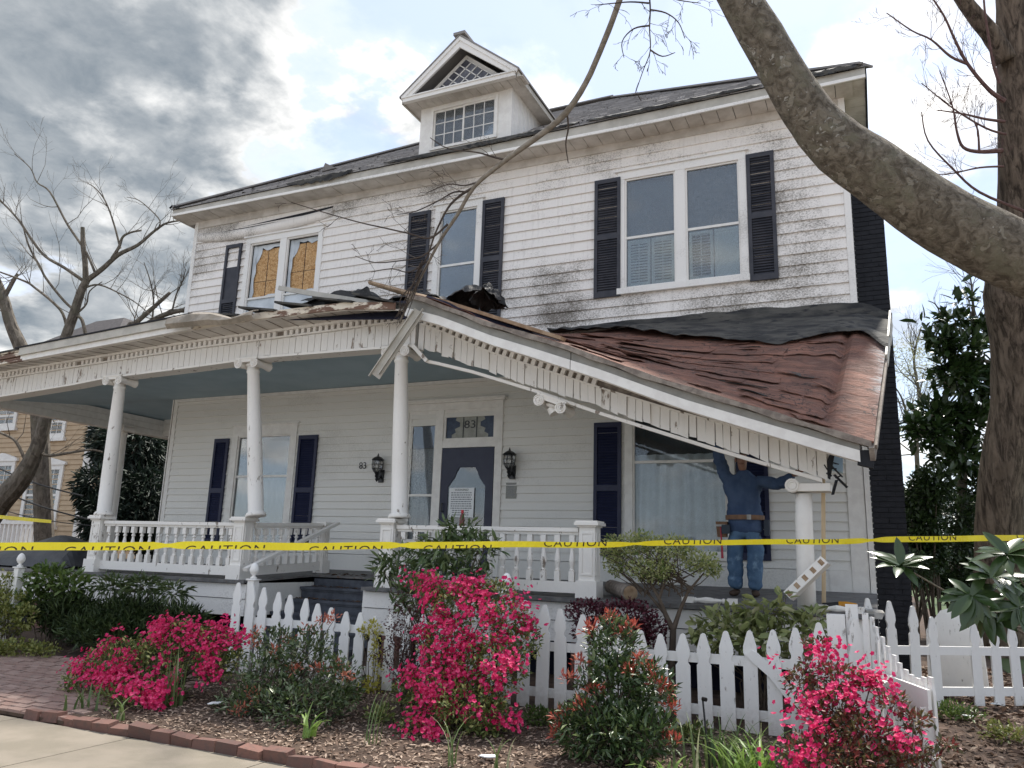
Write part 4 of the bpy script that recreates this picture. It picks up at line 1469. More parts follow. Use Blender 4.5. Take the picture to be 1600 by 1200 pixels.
# soffit of the overhang and fascia
P = [[(x, 8.50, FB(x)), (x, 8.92, BT(x) + .136)] for x in xs]
g = MB()
for i in range(len(xs) - 1):
    g.add([P[i][0], P[i + 1][0], P[i + 1][1], P[i][1]], [(0, 1, 2, 3)])
g.build('cornice_soffit', 'soffit', cornice, solid=.02)
for k in range(34):
    x = -15.5 + k * .29
    if x > -5.9:
        break
    MB().hexa([(x, 8.52, FB(x) - .016), (x + .012, 8.52, FB(x) - .016), (x + .012, 8.90, BT(x) + .118), (x, 8.90, BT(x) + .118),
               (x, 8.52, FB(x) - .010), (x + .012, 8.52, FB(x) - .010), (x + .012, 8.90, BT(x) + .124), (x, 8.90, BT(x) + .124)]).build('soffit_joint', 'wood_grey', cornice)
gx = list(np.linspace(-13.3, -9.35, 10))
ribbon(gx, lambda x: FB(x), lambda x: FB(x) + .085, 8.445, 8.49, 'fascia_strip', 'trim_clean', cornice)
ribbon(gx, lambda x: FB(x) + .086, lambda x: FB(x) + .215, 8.40, 8.49, 'gutter', 'gutter', cornice)
ribbon(list(np.linspace(-13.4, -9.3, 10)), lambda x: FB(x) + .217, lambda x: FB(x) + .238, 8.38, 8.56, 'drip_edge', 'dark', cornice)
# bare rotted sub-fascia left and right of the gutter
ribbon(list(np.linspace(-9.34, -5.7, 14)), lambda x: FB(x) + .0, lambda x: FB(x) + .10, 8.47, 8.50, 'rotten_fascia', 'peel_heavy', cornice)
for k in range(5):
    ribbon(list(np.linspace(-15.9, -13.34 + .1 * rnd.random(), 6)), lambda x, k=k: FB(x) + .0 + k * .045, lambda x, k=k: FB(x) + .03 + k * .047, 8.44 + .02 * (k % 2), 8.50, 'split_lath', 'peel_heavy', cornice)

# ---------------------------------------------------------------- cornice, right (fallen) part
fb_r = [(-5.62, 4.40), (-5.21, 4.28), (-4.53, 4.02), (-3.79, 3.75), (-3.28, 3.58), (-2.47, 3.26), (-1.57, 2.94), (-.50, 2.58), (-.3, 2.50)]
ft_r = [(-5.72, 4.84), (-5.23, 4.63), (-4.46, 4.27), (-3.8, 4.02), (-2.95, 3.70), (-2.0, 3.36), (-.50, 2.88), (-.3, 2.80)]
ml_r = [(-5.66, 4.48), (-5.44, 4.23), (-5.28, 4.19), (-4.72, 4.03), (-3.79, 3.71), (-2.95, 3.39), (-1.57, 2.91), (-.50, 2.56)]
fs_r = [(-5.52, 4.73), (-4.97, 4.55), (-4.24, 4.23), (-3.61, 4.0), (-2.8, 3.69), (-1.9, 3.31), (-.12, 2.68)]
re_r = [(-5.55, 5.03), (-5.26, 4.95), (-4.23, 4.49), (-3.37, 4.18), (-2.15, 3.66), (.02, 2.86)]
B2 = lambda x: interp(x, fb_r)
T2 = lambda x: interp(x, ft_r)
F2 = lambda x: interp(x, fs_r)
E2 = lambda x: interp(x, re_r)
xr = list(np.linspace(-5.55, -.42, 20))
fallen = ribbon(xr, lambda x: B2(x) + .06, lambda x: T2(x) + .10, 8.985, 9.15, 'fallen_cornice', 'peel_slat', label='fallen right half of the porch cornice sloping to the floor')
link_x = [-5.62, -5.42, -5.25, -4.6, -4.15, -3.33, -2.4, -1.57, -.5]
ribbon([a for a, b in ml_r], lambda x: interp(x, ml_r) - .03, lambda x: interp(x, ml_r) + .012, 8.93, 9.0, 'bottom_moulding', 'peel', fallen)
ribbon(xr, lambda x: T2(x) + .0, lambda x: T2(x) + .09, 8.974, 8.984, 'dentil_back', 'wood_grey', fallen)
x = -5.60
k = 0
while x < -.48:
    w = rnd.choice([.085, .095, .105, .115])
    xc = x + w / 2
    lo, hi = B2(xc) + (rnd.uniform(-.01, .02) if x > -5.1 else rnd.uniform(.0, .06)), T2(xc)
    sk = rnd.uniform(-.007, .007)
    slope = -.375
    m = MB()
    yv = 8.962 + rnd.uniform(-.018, .006)
    tl = rnd.uniform(-.008, .008)
    # parallelogram slat, top follows the slope
    m.hexa([(x + .004 + sk, yv, lo - slope * w / 2 + tl), (x + w - .004 + sk, yv, lo + slope * w / 2 - tl), (x + w - .004 + sk, yv + .018, lo + slope * w / 2 - tl), (x + .004 + sk, yv + .018, lo - slope * w / 2 + tl),
            (x + .004, yv, hi - slope * w / 2), (x + w - .004, yv, hi + slope * w / 2), (x + w - .004, yv + .018, hi + slope * w / 2), (x + .004, yv + .018, hi - slope * w / 2)])
    m.build('frieze_slat', 'peel_slat', fallen)
    x += w
x = -5.6
ang = math.atan(.385)
while x < -3.0:
    link('dentil', DENT, fallen, loc=(x, 8.972, T2(x) + .01), rot=(0, ang, 0))
    x += .102
ribbon(xr, lambda x: T2(x) + .085, lambda x: T2(x) + .12, 8.90, 8.96, 'bed_moulding', 'trim', fallen)
ribbon(xr, lambda x: T2(x) - .012, lambda x: T2(x) + .008, 8.925, 8.973, 'dentil_ledge', 'peel', fallen)
# soffit boards, fascia strip and crown gutter along the fallen eave
xf = list(np.linspace(-5.5, -.10, 18))
g = MB()
for a, b in zip(xf[:-1], xf[1:]):
    g.add([(a, 8.50, F2(a)), (b, 8.50, F2(b)), (b, 8.93, T2(b) + .115), (a, 8.93, T2(a) + .115)], [(0, 1, 2, 3)])
g.build('cornice_soffit', 'soffit', fallen, solid=.02)
for (a, b) in ((-5.52, -3.18), (-3.17, -.11)):
    xx = list(np.linspace(a, b, 10))
    ribbon(xx, lambda x: F2(x), lambda x: F2(x) + .115, 8.455, 8.50, 'fascia_strip', 'trim_clean', fallen)
    ribbon(xx, lambda x: F2(x) + .116, lambda x: E2(x) - .05, 8.475, 8.52, 'gutter', 'gutter_shaded', fallen)
ribbon(list(np.linspace(-5.5, .0, 20)), lambda x: E2(x) - .05 + .012 * math.sin(x * 9), lambda x: E2(x) + .012 + .008 * math.sin(x * 13), 8.42, 8.52, 'drip_edge', 'wood_grey', fallen)
# dark patches painted as the shaded hole at the broken end, bits of lath
m = MB()
for k in range(9):
    a = Vector((-.46 + rnd.uniform(-.10, .12), 8.95 + rnd.uniform(-.03, .05), 2.60 + rnd.uniform(-.06, .2)))
    m.beam(a, a + Vector((rnd.uniform(-.08, .12), rnd.uniform(-.05, .05), rnd.uniform(-.16, .1))), rnd.uniform(.02, .06), .012)
m.build('splintered_end', 'dark', fallen)
m = MB()
m.prism([(-.50, 8.955, 2.62), (-.40, 8.955, 2.86), (-.36, 8.955, 2.84), (-.42, 8.955, 2.56)], (0, .03, 0))
m.prism([(-.14, 8.47, 2.66), (.0, 8.47, 2.62), (.03, 8.47, 2.80), (-.12, 8.47, 2.80)], (0, .10, 0))
m.build('gap_shade', 'dark', fallen)
capital(-3.60, 9.02, interp(-3.6, fb_r) - .20, fallen, ang, 'capital')
MB().tube([(-3.60, 9.02, 3.50), (-3.565, 9.02, 3.43)], .085, 14).build('column_neck', 'peel', fallen)

# ---------------------------------------------------------------- porch ceiling and side beam
g = MB()
xs2 = [-15.75, -13.0, -10, -8, -5.7]
for a, b in zip(xs2[:-1], xs2[1:]):
    g.add([(a, 9.16, BB(a) + .11), (b, 9.16, BB(b) + .11), (b, WY - .03, 4.64), (a, WY - .03, 4.64)], [(0, 1, 2, 3)])
g.add([(-15.75, WY - .03, 4.64), (XL, WY - .03, 4.64), (XL, 18, 4.64), (-15.75, 18, 4.64)], [(0, 1, 2, 3)])
g.build('porch_ceiling', 'teal', house, solid=.02)
g = MB()
xs3 = list(np.linspace(-5.69, -.3, 12))
for a, b in zip(xs3[:-1], xs3[1:]):
    g.add([(a, 9.16, B2(a) + .15), (b, 9.16, B2(b) + .15), (b, WY - .03, 4.62), (a, WY - .03, 4.62)], [(0, 1, 2, 3)])
g.build('fallen_ceiling', 'teal', house, solid=.02)
MB().box(XL + .15, -.35, WY - .075, WY - .02, 4.56, 4.62).build('ceiling_moulding', 'trim_clean', house)
for k, (z0, z1, yy) in enumerate(((4.20, 4.34, .0), (4.345, 4.48, .012), (4.485, 4.60, .024))):
    MB().box(-15.72 + yy, -15.50 + .0, 9.18, 18, z0, z1).build('side_beam', 'trim_clean', house)
    MB().box(-15.5, XL, 13.55, 13.75, z0 + .03, z1 + .03).build('side_beam', 'trim_clean', house) if k < 3 else None
# ceiling lamp
lx = at(291, 594, Y=10.4)
t = thing('ceiling_lamp', 'small black lamp fixed under the porch ceiling', 'lamp', (lx[0], 10.4, lx[2] + .1))
MB().lathe([(.075, .10), (.08, .06), (.06, .05), (.05, .0)], 12, (lx[0], 10.4, lx[2])).build('canopy', 'iron', t)
MB().lathe([(.055, .05), (.06, .0), (.055, -.04)], 12, (lx[0], 10.4, lx[2])).build('glass_shade', 'lamp_glass', t)
MB().lathe([(.065, -.035), (.07, -.06), (.05, -.08), (.01, -.09)], 12, (lx[0], 10.4, lx[2])).build('cap', 'iron', t)
MB().tube([(lx[0], 10.4, lx[2] + .08), (lx[0], 10.4, 4.63)], .02, 8).build('stem', 'iron', t)

# ---------------------------------------------------------------- porch roof
wall_z = [(-15.75, 5.45), (-5.5, 5.42), (-4.6, 5.24), (-3.2, 5.25), (-2.2, 5.20), (-.07, 5.12), (.33, 4.98)]
WZ = lambda x: interp(x, wall_z)
g = MB()
lx_ = list(np.linspace(-15.9, -5.7, 16))
for a, b in zip(lx_[:-1], lx_[1:]):
    g.add([(a, 8.42, FB(a) + .215), (b, 8.42, FB(b) + .215 - (.12 if b > -9 else 0)), (b, WY - .04, 5.42), (a, WY - .04, 5.42)], [(0, 1, 2, 3)])
g.add([(-15.9, WY - .04, 5.42), (XL, WY - .04, 5.42), (XL, 18, 5.42), (-15.9, 18, 4.85)], [(0, 1, 2, 3)])
g.build('porch_roof', 'membrane', house, solid=.03)

nu, nv = 150, 70
Pg = np.zeros((nv + 1, nu + 1, 3))
fr = np.random.RandomState(4)


def vnoise(x, y, seed=0):
    """cheap smooth value noise"""
    def h(i, j):
        return (np.sin(i * 127.1 + j * 311.7 + seed * 74.7) * 43758.5453) % 1.0
    xi, yi = np.floor(x), np.floor(y)
    xf, yf = x - xi, y - yi
    u, v = xf * xf * (3 - 2 * xf), yf * yf * (3 - 2 * yf)
    return (h(xi, yi) * (1 - u) + h(xi + 1, yi) * u) * (1 - v) + (h(xi, yi + 1) * (1 - u) + h(xi + 1, yi + 1) * u) * v


for j in range(nv + 1):
    v = j / nv
    for i in range(nu + 1):
        u = i / nu
        xe = -5.5 + 5.52 * u
        xw = -5.5 + 5.83 * u
        x = xe + (xw - xe) * v
        y = 8.43 + (11.66 - 8.43) * v
        z = E2(xe) * (1 - v) + WZ(xw) * v
        z -= .16 * math.sin(math.pi * v) * math.sin(math.pi * min(1, u * 1.1))        # the deck has dished
        Pg[j, i] = (x, y, z)
X, Y_, Z_ = Pg[..., 0], Pg[..., 1], Pg[..., 2]
S = np.linspace(0, 1, nv + 1)[:, None]
fl = vnoise(X * .9 + 3, S * 9 + .7 * vnoise(X * 2, S * 3, 5), 2)
terr = np.floor(fl * 6) / 6 * .025                                   # flaked layers with lips
fine = (vnoise(X * 5, S * 26, 3) - .5) * .014 + (vnoise(X * 13, S * 60, 8) - .5) * .012
seam = -.06 * np.exp(-((X - (-.44 + .30 * S)) / .05) ** 2) + .03 * np.clip((X - (-.38 + .30 * S)) / .04, 0, 1)
Pg[..., 2] += (terr + fine + seam) * np.clip(S * 8, .2, 1)
MB().grid(Pg).build('fallen_porch_roof', 'rust', house, solid=.02, smooth=False, label='rust red roofing on the collapsed porch roof')
# underside of the fallen roof (rafters and deck) so it is not paper thin
g = MB()
for a in np.linspace(-5.3, -.2, 12):
    xw = a + .18
    g.beam((a, 8.6, E2(a) - .12), (xw, 11.62, WZ(xw) - .36), .045, .12)
g.build('rafters', 'wood_raw', house)


def torn_sheet(name, m, rows, cols, fn, parent=house, solid=.008, smooth=False):
    P = [[fn(i / (cols - 1), j / (rows - 1)) for i in range(cols)] for j in range(rows)]
    return MB().grid(P).build(name, m, parent, solid=solid, smooth=smooth)


# black underlay draped off the wall over the top of the rust
def under(u, v):
    xw = -4.75 + 5.12 * u
    depth = np.interp(u, [0, .1, .35, .6, .75, .9, 1], [.04, .09, .20, .30, .30, .25, .30])
    depth = depth * (1 + .34 * (float(vnoise(np.array(u * 19.), np.array(1.5), 4)) - .5) * 2)
    vv = 1 - v * depth
    xe = -5.5 + 5.52 * ((xw + 5.5) / 5.83)
    x = xe + (xw - xe) * vv
    y = 8.43 + 3.23 * vv
    z = E2(xe) * (1 - vv) + WZ(xw) * vv - .16 * math.sin(math.pi * vv) * math.sin(math.pi * min(1, (xw + 5.5) / 5.83 * 1.1))
    lift = .045 + .06 * float(vnoise(np.array(u * 31. + v * 3), np.array(v * 5. + u * 4), 16)) * (.3 + v) + .04 * float(vnoise(np.array(u * 9.), np.array(v * 4.), 6)) + (.05 * float(vnoise(np.array(u * 22.), np.array(v * 2.), 9)) if v > .6 else 0)
    if v > .97:
        lift -= .025
    if v < .02:
        z += .05 + .09 * np.interp(u, [0, .4, .55, .95, 1], [0, .3, 1, 1, .2]) * (.7 + .6 * float(vnoise(np.array(u * 14.), np.array(.3), 2)))
        y = 11.655
    return (x, y, z + lift)


torn_sheet('torn_roof_underlay', 'membrane', 22, 150, under)
# lifted, curled flakes of old roofing; too many and too small to pick apart
fk = MB()
r6 = random.Random(66)
for k in range(45):
    v = r6.random() ** 1.2 * .80 + .01
    u = r6.random() ** .9 * .93
    i0, j0 = int(v * nv), int(u * nu)
    c = Pg[i0, j0]
    tx = Pg[i0, min(j0 + 2, nu)] - Pg[i0, max(j0 - 2, 0)]
    ty = Pg[min(i0 + 3, nv), j0] - Pg[max(i0 - 3, 0), j0]
    tx, ty = Vector(tx).normalized(), Vector(ty).normalized()
    nz = tx.cross(ty).normalized()
    if nz.z < 0:
        nz = -nz
    L_, W_ = r6.uniform(.12, .7), r6.uniform(.04, .16)
    n_ = 9
    ring = []
    for q in range(n_):
        a_ = q / n_ * 6.283
        rr = r6.uniform(.65, 1.1)
        px_, py_ = math.cos(a_) * L_ * rr * .5, math.sin(a_) * W_ * rr * .5
        up_ = .016 + max(0, -math.sin(a_)) * r6.uniform(.0, .03)
        ring.append(Vector(c) + tx * px_ + ty * py_ + nz * up_)
    cen_ = Vector(c) + nz * .022
    fk.add([cen_] + ring, [(0, 1 + q, 1 + (q + 1) % n_) for q in range(n_)], 1 if r6.random() < .16 else 0)
fk.build('roofing_flakes', ['rust', 'membrane'], house, kind='stuff', solid=.006)
# overlapping torn lengths of roll roofing, each its own piece
r7 = random.Random(77)
v = .02
row = 0
while v < .74:
    dv = r7.uniform(.07, .13)
    u = r7.uniform(-.05, .05) + max(0, (v - .35) * .9)
    while u < .915:
        du = r7.uniform(.09, .24)
        u0, u1 = max(u, .01), min(u + du, .915)
        u += du + .004
        if u1 - u0 < .03 or r7.random() < .30:
            continue
        nx_, ny_ = 12, 4
        curl0, curl1, cm_ = r7.uniform(0, .022), r7.uniform(0, .022), r7.uniform(0, .012)
        if r7.random() < .18:
            curl0 += .04
        P = []
        ph = r7.uniform(0, 9)
        for b in range(ny_ + 1):
            rowp = []
            for a in range(nx_ + 1):
                s_ = a / nx_
                uu = u0 + (u1 - u0) * s_ + (.003 * math.sin(b * 2.1 + ph) if a in (0, nx_) else 0)
                vv = v + dv * 1.25 * b / ny_ + .010 * math.sin(uu * 9 + row) * (1 if v > .05 else 0)
                if b == 0:
                    vv += .035 * float(vnoise(np.array(s_ * 5. + ph), np.array(row + .5), 3)) + r7.uniform(-.003, .003)
                i0 = min(nv - 1e-6, max(0, vv * nv))
                j0 = min(nu - 1e-6, max(0, uu * nu))
                ia, ja = int(i0), int(j0)
                fi, fj = i0 - ia, j0 - ja
                c = (Pg[ia, ja] * (1 - fj) + Pg[ia, ja + 1] * fj) * (1 - fi) + (Pg[ia + 1, ja] * (1 - fj) + Pg[ia + 1, ja + 1] * fj) * fi
                k_ = (1 - b / ny_) ** 2
                lift = .008 + .010 * (1 - b / ny_) + k_ * (curl0 * (1 - s_) ** 2 + curl1 * s_ ** 2 + cm_ * math.sin(s_ * 6 + ph) ** 2)
                rowp.append((c[0], c[1] - lift * .3, c[2] + lift))
            P.append(rowp)
        MB().grid(P).build('roofing_sheet', 'rust', house, solid=.005)
    v += dv
    row += 1
# curled metal edge flashing on the right end
re0, re1 = Vector((0.02, 8.43, 2.84)), Vector((.33, 11.62, 5.0))
for t0, t1, hgt, nm, mm in ((0.0, .62, .05, 'edge_flashing', 'wood_grey'), (.62, .84, .17, 'bent_flashing', 'gutter'), (.84, 1.0, .24, 'bent_flashing', 'gutter')):
    a, b = re0.lerp(re1, t0), re0.lerp(re1, t1)
    MB().beam(a + Vector((.02, 0, -.02)), b + Vector((.02, 0, -.02 + (hgt - .07) * .4)), .022, hgt).build(nm, mm, house)
MB().beam(re0 + Vector((-.02, 0, -.09)), re1 + Vector((-.02, 0, -.14)), .05, .14).build('edge_board', 'wood_grey', house)

# torn membrane humps, loose deck and planks on the standing roof near the break
def hump(cx, w, cy, zb, h, seed, name='torn_membrane'):
    def fn(u, v):
        x = cx - w / 2 + w * u
        e = math.sin(math.pi * u)
        a = v * 2.6 - .4
        rr = h * (e ** .6) * (.75 + .5 * float(vnoise(np.array(u * 6.), np.array(v * 3.), seed)))
        return (x + .10 * float(vnoise(np.array(u * 7.), np.array(v * 7.), seed + 1)), cy + .25 - .5 * v + .05 * float(vnoise(np.array(u * 9.), np.array(v * 5.), seed + 2)), zb + rr * math.sin(max(0, min(math.pi, a + .4))) + .09 * float(vnoise(np.array(u * 12.), np.array(v * 9.), seed + 3)) * e)
    return torn_sheet(name, 'tarpaper', 14, 34, fn)


p = at(730, 468, Y=9.6)
hump(p[0], .85, 9.6, p[2] - .12, .24, 3)
hump(p[0] + .35, .4, 9.5, p[2] - .14, .20, 5)
p = at(648, 472, Y=9.5)
hump(p[0], 1.2, 9.5, p[2] - .12, .20, 21)
p = at(560, 468, Y=9.4)
hump(p[0], .8, 9.4, p[2] - .10, .17, 31)
p = at(520, 475, Y=9.3)
hump(p[0], 1.3, 9.3, p[2] - .10, .14, 7)
p = at(600, 484, Y=9.2)
hump(p[0] + .1, 1.7, 9.25, p[2] - .08, .08, 11)
# wedge-shaped flap
a, b, c, d = at(470, 470, Y=9.2), at(572, 448, Y=9.0), at(582, 461, Y=9.0), at(540, 486, Y=8.9)
torn_sheet('torn_membrane', 'tarpaper', 6, 12, lambda u, v: tuple((1 - v) * ((1 - u) * a + u * b) + v * ((1 - u) * d * .4 + (1 - u) * a * .6 + u * c) + np.array([0, .03 * math.sin(u * 9), .03 * math.sin(u * 13 + v * 5)])))
# dark sheets painted as the shade in the cavity between deck and eave
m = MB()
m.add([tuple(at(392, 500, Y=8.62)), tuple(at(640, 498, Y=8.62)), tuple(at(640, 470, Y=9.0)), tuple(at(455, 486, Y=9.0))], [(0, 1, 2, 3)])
m.build('cavity_shade', 'navy_void', house, solid=.02)
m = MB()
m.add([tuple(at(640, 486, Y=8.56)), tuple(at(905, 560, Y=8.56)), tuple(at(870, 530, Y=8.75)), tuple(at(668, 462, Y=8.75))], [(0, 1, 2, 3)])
m.build('cavity_shade', 'navy_void', house, solid=.02)

# clapboard sprung loose above the torn underlay, with a dark strip painted as the shade in its gap
q0, q1, q2 = at(1072, 502, Y=WY - .045), at(1200, 487, Y=WY - .045), at(1072, 508, Y=WY - .045)
MB().prism([tuple(q0), tuple(q1), tuple(at(1200, 489, Y=WY - .045)), tuple(q2)], (0, .006, 0)).build('gap_shade_strip', 'dark', house)
MB().prism([tuple(at(1068, 509, Y=WY - .06)), tuple(at(1333, 479, Y=WY - .05)), tuple(at(1334, 488, Y=WY - .05)), tuple(at(1068, 521, Y=WY - .06))], (0, .012, 0)).build('sprung_clapboard', 'siding_up', house)
MB().tube([at(905, 524, Y=11.5), at(925, 529, Y=11.3), at(968, 537, Y=11.1)], [.012, .02, .012], 6).build('bent_trim_strip', 'trim_clean', house)
# ================================================================ LOOSE THINGS ON AND UNDER THE PORCH ROOF
def V(*a): return Vector([float(q) for q in np.array(a).ravel()])


# long thin board lying across the roof edge (tip over the broken window)
MB().beam(V(at(436, 450, Y=9.05)), V(at(650, 486, Y=8.72)), .035, .07, w2=.04, h2=.09).build('loose_board', 'gutter', label='long pale board lying over the roof edge below the smashed window', cat='board')
# rotten rafter tail
MB().tube([at(577, 441, Y=9.0), at(650, 462, Y=8.9), at(700, 474, Y=8.85)], [.03, .05, .05], 6, jitter=.2).build('splintered_rafter', 'wood_raw', label='splintered brown rafter end poking up beside the fallen branch', cat='rafter')
MB().beam(V(at(690, 470, Y=8.82)), V(at(880, 530, Y=8.62)), .12, .045).build('rotten_plank', 'wood_raw', label='rotten brown plank running down along the broken roof edge', cat='plank')
# twisted gutter length resting on the eave, left
P = []
for k in range(9):
    u = k / 8
    a = np.array(at(262 + 135 * u, 512 - 14 * u + (3 if k in (5, 6) else 0), Y=8.34))
    h = .16 + .05 * math.sin(u * 6) - (.05 if k == 6 else 0)
    P.append([a + np.array([0, .0, -.02]), a + np.array([0, -.06, .04]), a + np.array([.02, -.05 + .03 * (k % 2), h * .75]), a + np.array([.02, .05, h])])
MB().grid(np.array(P)).build('bent_gutter', 'gutter_dirty', solid=.012, label='bent brown gutter length hanging over the left porch eave', cat='gutter')
# dangling gutter / downspout in front of the third column
p, q = V(at(655, 486, Y=8.36)), V(at(586, 588, Y=8.30))
m = MB()
d = (q - p)
m.beam(p, q, .15, .012, up=(0.3, -1, 0))
m.beam(p + V(-.07, -.03, 0), q + V(-.07, -.03, 0), .012, .06, up=(0.3, -1, 0))
m.beam(p + V(.07, -.02, 0.02), q + V(.07, -.02, .02), .012, .045, up=(0.3, -1, 0))
m.build('dangling_gutter', 'gutter', label='straight white gutter length dangling diagonally in front of the porch ceiling', cat='gutter')
# strip of bent trim that sprang loose next to the capital
MB().beam(V(at(645, 540, Y=8.90)), V(at(667, 564, Y=8.90)), .03, .05).build('sprung_trim', 'peel', label='short white trim strip sprung loose beside the third capital', cat='trim')

# short column stump and capital propping the fallen corner
st = thing('column_stump', 'short white column propping up the low end of the fallen roof', 'column', (-.70, 9.07, floor_z(9.07)))
P = [(-.72, 9.07, floor_z(9.07)), (-.715, 9.07, 1.6), (-.71, 9.07, 2.1), (-.70, 9.07, 2.42)]
MB().tube(P, [.094, .093, .09, .083], 18).build('shaft', 'peel', st, smooth=True)
m = MB().tube([(-.80, 8.92, 2.50), (-.80, 9.2, 2.50)], .075, 16)
for k in range(2):
    pts = [(-.80 + (.06 - .022 * k) * math.cos(a), 8.914, 2.50 + (.06 - .022 * k) * math.sin(a)) for a in np.linspace(0, 6.283, 20)]
    m.tube(pts, .008, 5)
m.box(-.78, -.42, 8.93, 9.2, 2.44, 2.52)
m.build('capital', 'peel', st)
# timber prop
MB().beam(V(-.565, 9.25, floor_z(9.2)), V(-.50, 9.2, 2.62), .04, .045, up=(0, 1, 0)).build('timber_prop', 'wood_new', label='thin bare timber prop under the low roof corner', cat='prop')
# fallen rail section with empty mortises leaning on the stump
a, b = V(at(1232, 932, Y=8.80)), V(at(1290, 876, Y=8.80))
m = MB().beam(a, b, .10, .11, up=(0, -1, .4))
rl = m.build('fallen_rail', 'peel', label='white broken rail with square baluster holes leaning at the porch edge', cat='rail')
d = (b - a)
for k in range(5):
    c = a + d * (.06 + k * .215)
    n = d.normalized().cross(Vector((0, -1, .4))).normalized()
    up_ = n.cross(d.normalized())
    MB().beam(c - d.normalized() * .022 + up_ * .0 - n * 0, c + d.normalized() * .022, .06, .118, up=(0, -1, .4)).build('mortise', 'wood_raw', rl)
# loose baluster lying on the floor edge
p = at(1108, 932, Y=9.1)
o = link('fallen_baluster', BAL.copy(), None, loc=(p[0] - .3, 9.1, 1.255), rot=(0, R(90), R(4)), label='turned white baluster lying on the porch floor edge', cat='baluster')
o = link('fallen_baluster', BAL.copy(), None, loc=(-.62, 8.99, 1.245), rot=(0, R(90), R(-8)), label='white baluster lying below the leaning broken rail', cat='baluster', scale=(1, 1, .75))
# sawn column length lying towards the camera
a, b = V(at(955, 905, Y=9.6)), V(at(985, 934, Y=8.98))
a.z, b.z = floor_z(9.6) + .10, floor_z(8.98) + .09
lg = thing('broken_column_piece', 'broken grey column length lying on the porch floor by the right newel', 'column', (b.x, b.y, floor_z(9.0)))
MB().tube([a, b], [.085, .09], 14).build('shaft', 'wood_grey', lg)
MB().tube([b, b + (b - a).normalized() * .012], [.082, .05], 14).build('sawn_end', 'wood_raw', lg)
# yellow cordless tool and a dark block on the floor edge
tx = at(1318, 931, Y=9.15)
tl = thing('cordless_tool', 'yellow and black reciprocating saw lying on the porch floor', 'power tool', (tx[0], 9.15, floor_z(9.15)))
z = floor_z(9.15) + .05
MB().tube([(tx[0] - .21, 9.15, z), (tx[0] - .12, 9.15, z), (tx[0] - .05, 9.15, z + .005)], [.025, .035, .04], 10).build('gear_case', 'tool_black', tl)
MB().tube([(tx[0] - .05, 9.15, z + .005), (tx[0] + .02, 9.15, z + .005), (tx[0] + .11, 9.15, z), (tx[0] + .13, 9.15, z)], [.043, .045, .038, .03], 10).build('motor_body', 'tool_yellow', tl)
MB().beam((tx[0] - .40, 9.15, z - .01), (tx[0] - .2, 9.15, z), .004, .02).build('blade', 'metal_grey', tl)
bx = at(1366, 937, Y=8.99)
MB().hexa([(bx[0] - .10, 8.92, 1.17), (bx[0] + .06, 8.92, 1.17), (bx[0] + .06, 9.1, 1.20), (bx[0] - .10, 9.1, 1.20), (bx[0] - .08, 8.92, 1.24), (bx[0] + .09, 8.92, 1.23), (bx[0] + .07, 9.1, 1.25), (bx[0] - .09, 9.1, 1.26)]).build('roofing_scrap', 'metal_grey', label='grey roofing scrap on the right end of the porch floor', cat='scrap')
# bottle on the rail
bx = at(722, 812, Y=9.07)
bt = thing('bottle', 'small dark red bottle standing on the right porch rail', 'bottle', (bx[0], 9.07, floor_z(9.07) + .81))
zb = floor_z(9.07) + .81
MB().lathe([(.032, 0), (.034, .01), (.034, .10), (.026, .13), (.015, .15), (.015, .17)], 14, (bx[0], 9.07, zb)).build('glass_body', 'bottle', bt, smooth=True)
MB().lathe([(.018, .165), (.018, .20), (.015, .205)], 12, (bx[0], 9.07, zb)).build('cap', 'bottle_cap', bt)
# black tarp sheet heaped on the left porch
def tarp(u, v):
    A, B = at(-60, 868, Y=9.4), at(132, 872, Y=9.4)
    x = A[0] + (B[0] - A[0]) * u
    ridge = np.interp(u, [0, .25, .72, .78, .95, 1], [.05, .16, .52, .52, .40, .02])
    s = math.sin(math.pi * min(1, v * 1.05)) ** .7
    z = floor_z(9.2) + .02 + ridge * s + .03 * float(vnoise(np.array(u * 11.), np.array(v * 6.), 3)) * s
    return (x, 9.0 + 1.2 * v + .06 * float(vnoise(np.array(u * 8.), np.array(v * 4.), 5)), z)
torn_sheet('black_tarp', 'tarp', 16, 40, tarp, parent=None, solid=.008).update_tag()
tag(bpy.data.objects['black_tarp'], 'black plastic tarp heaped on the left end of the porch', 'tarp')
m = MB()
a, b = at(-40, 815, Y=14.5), at(62, 836, Y=14.5)

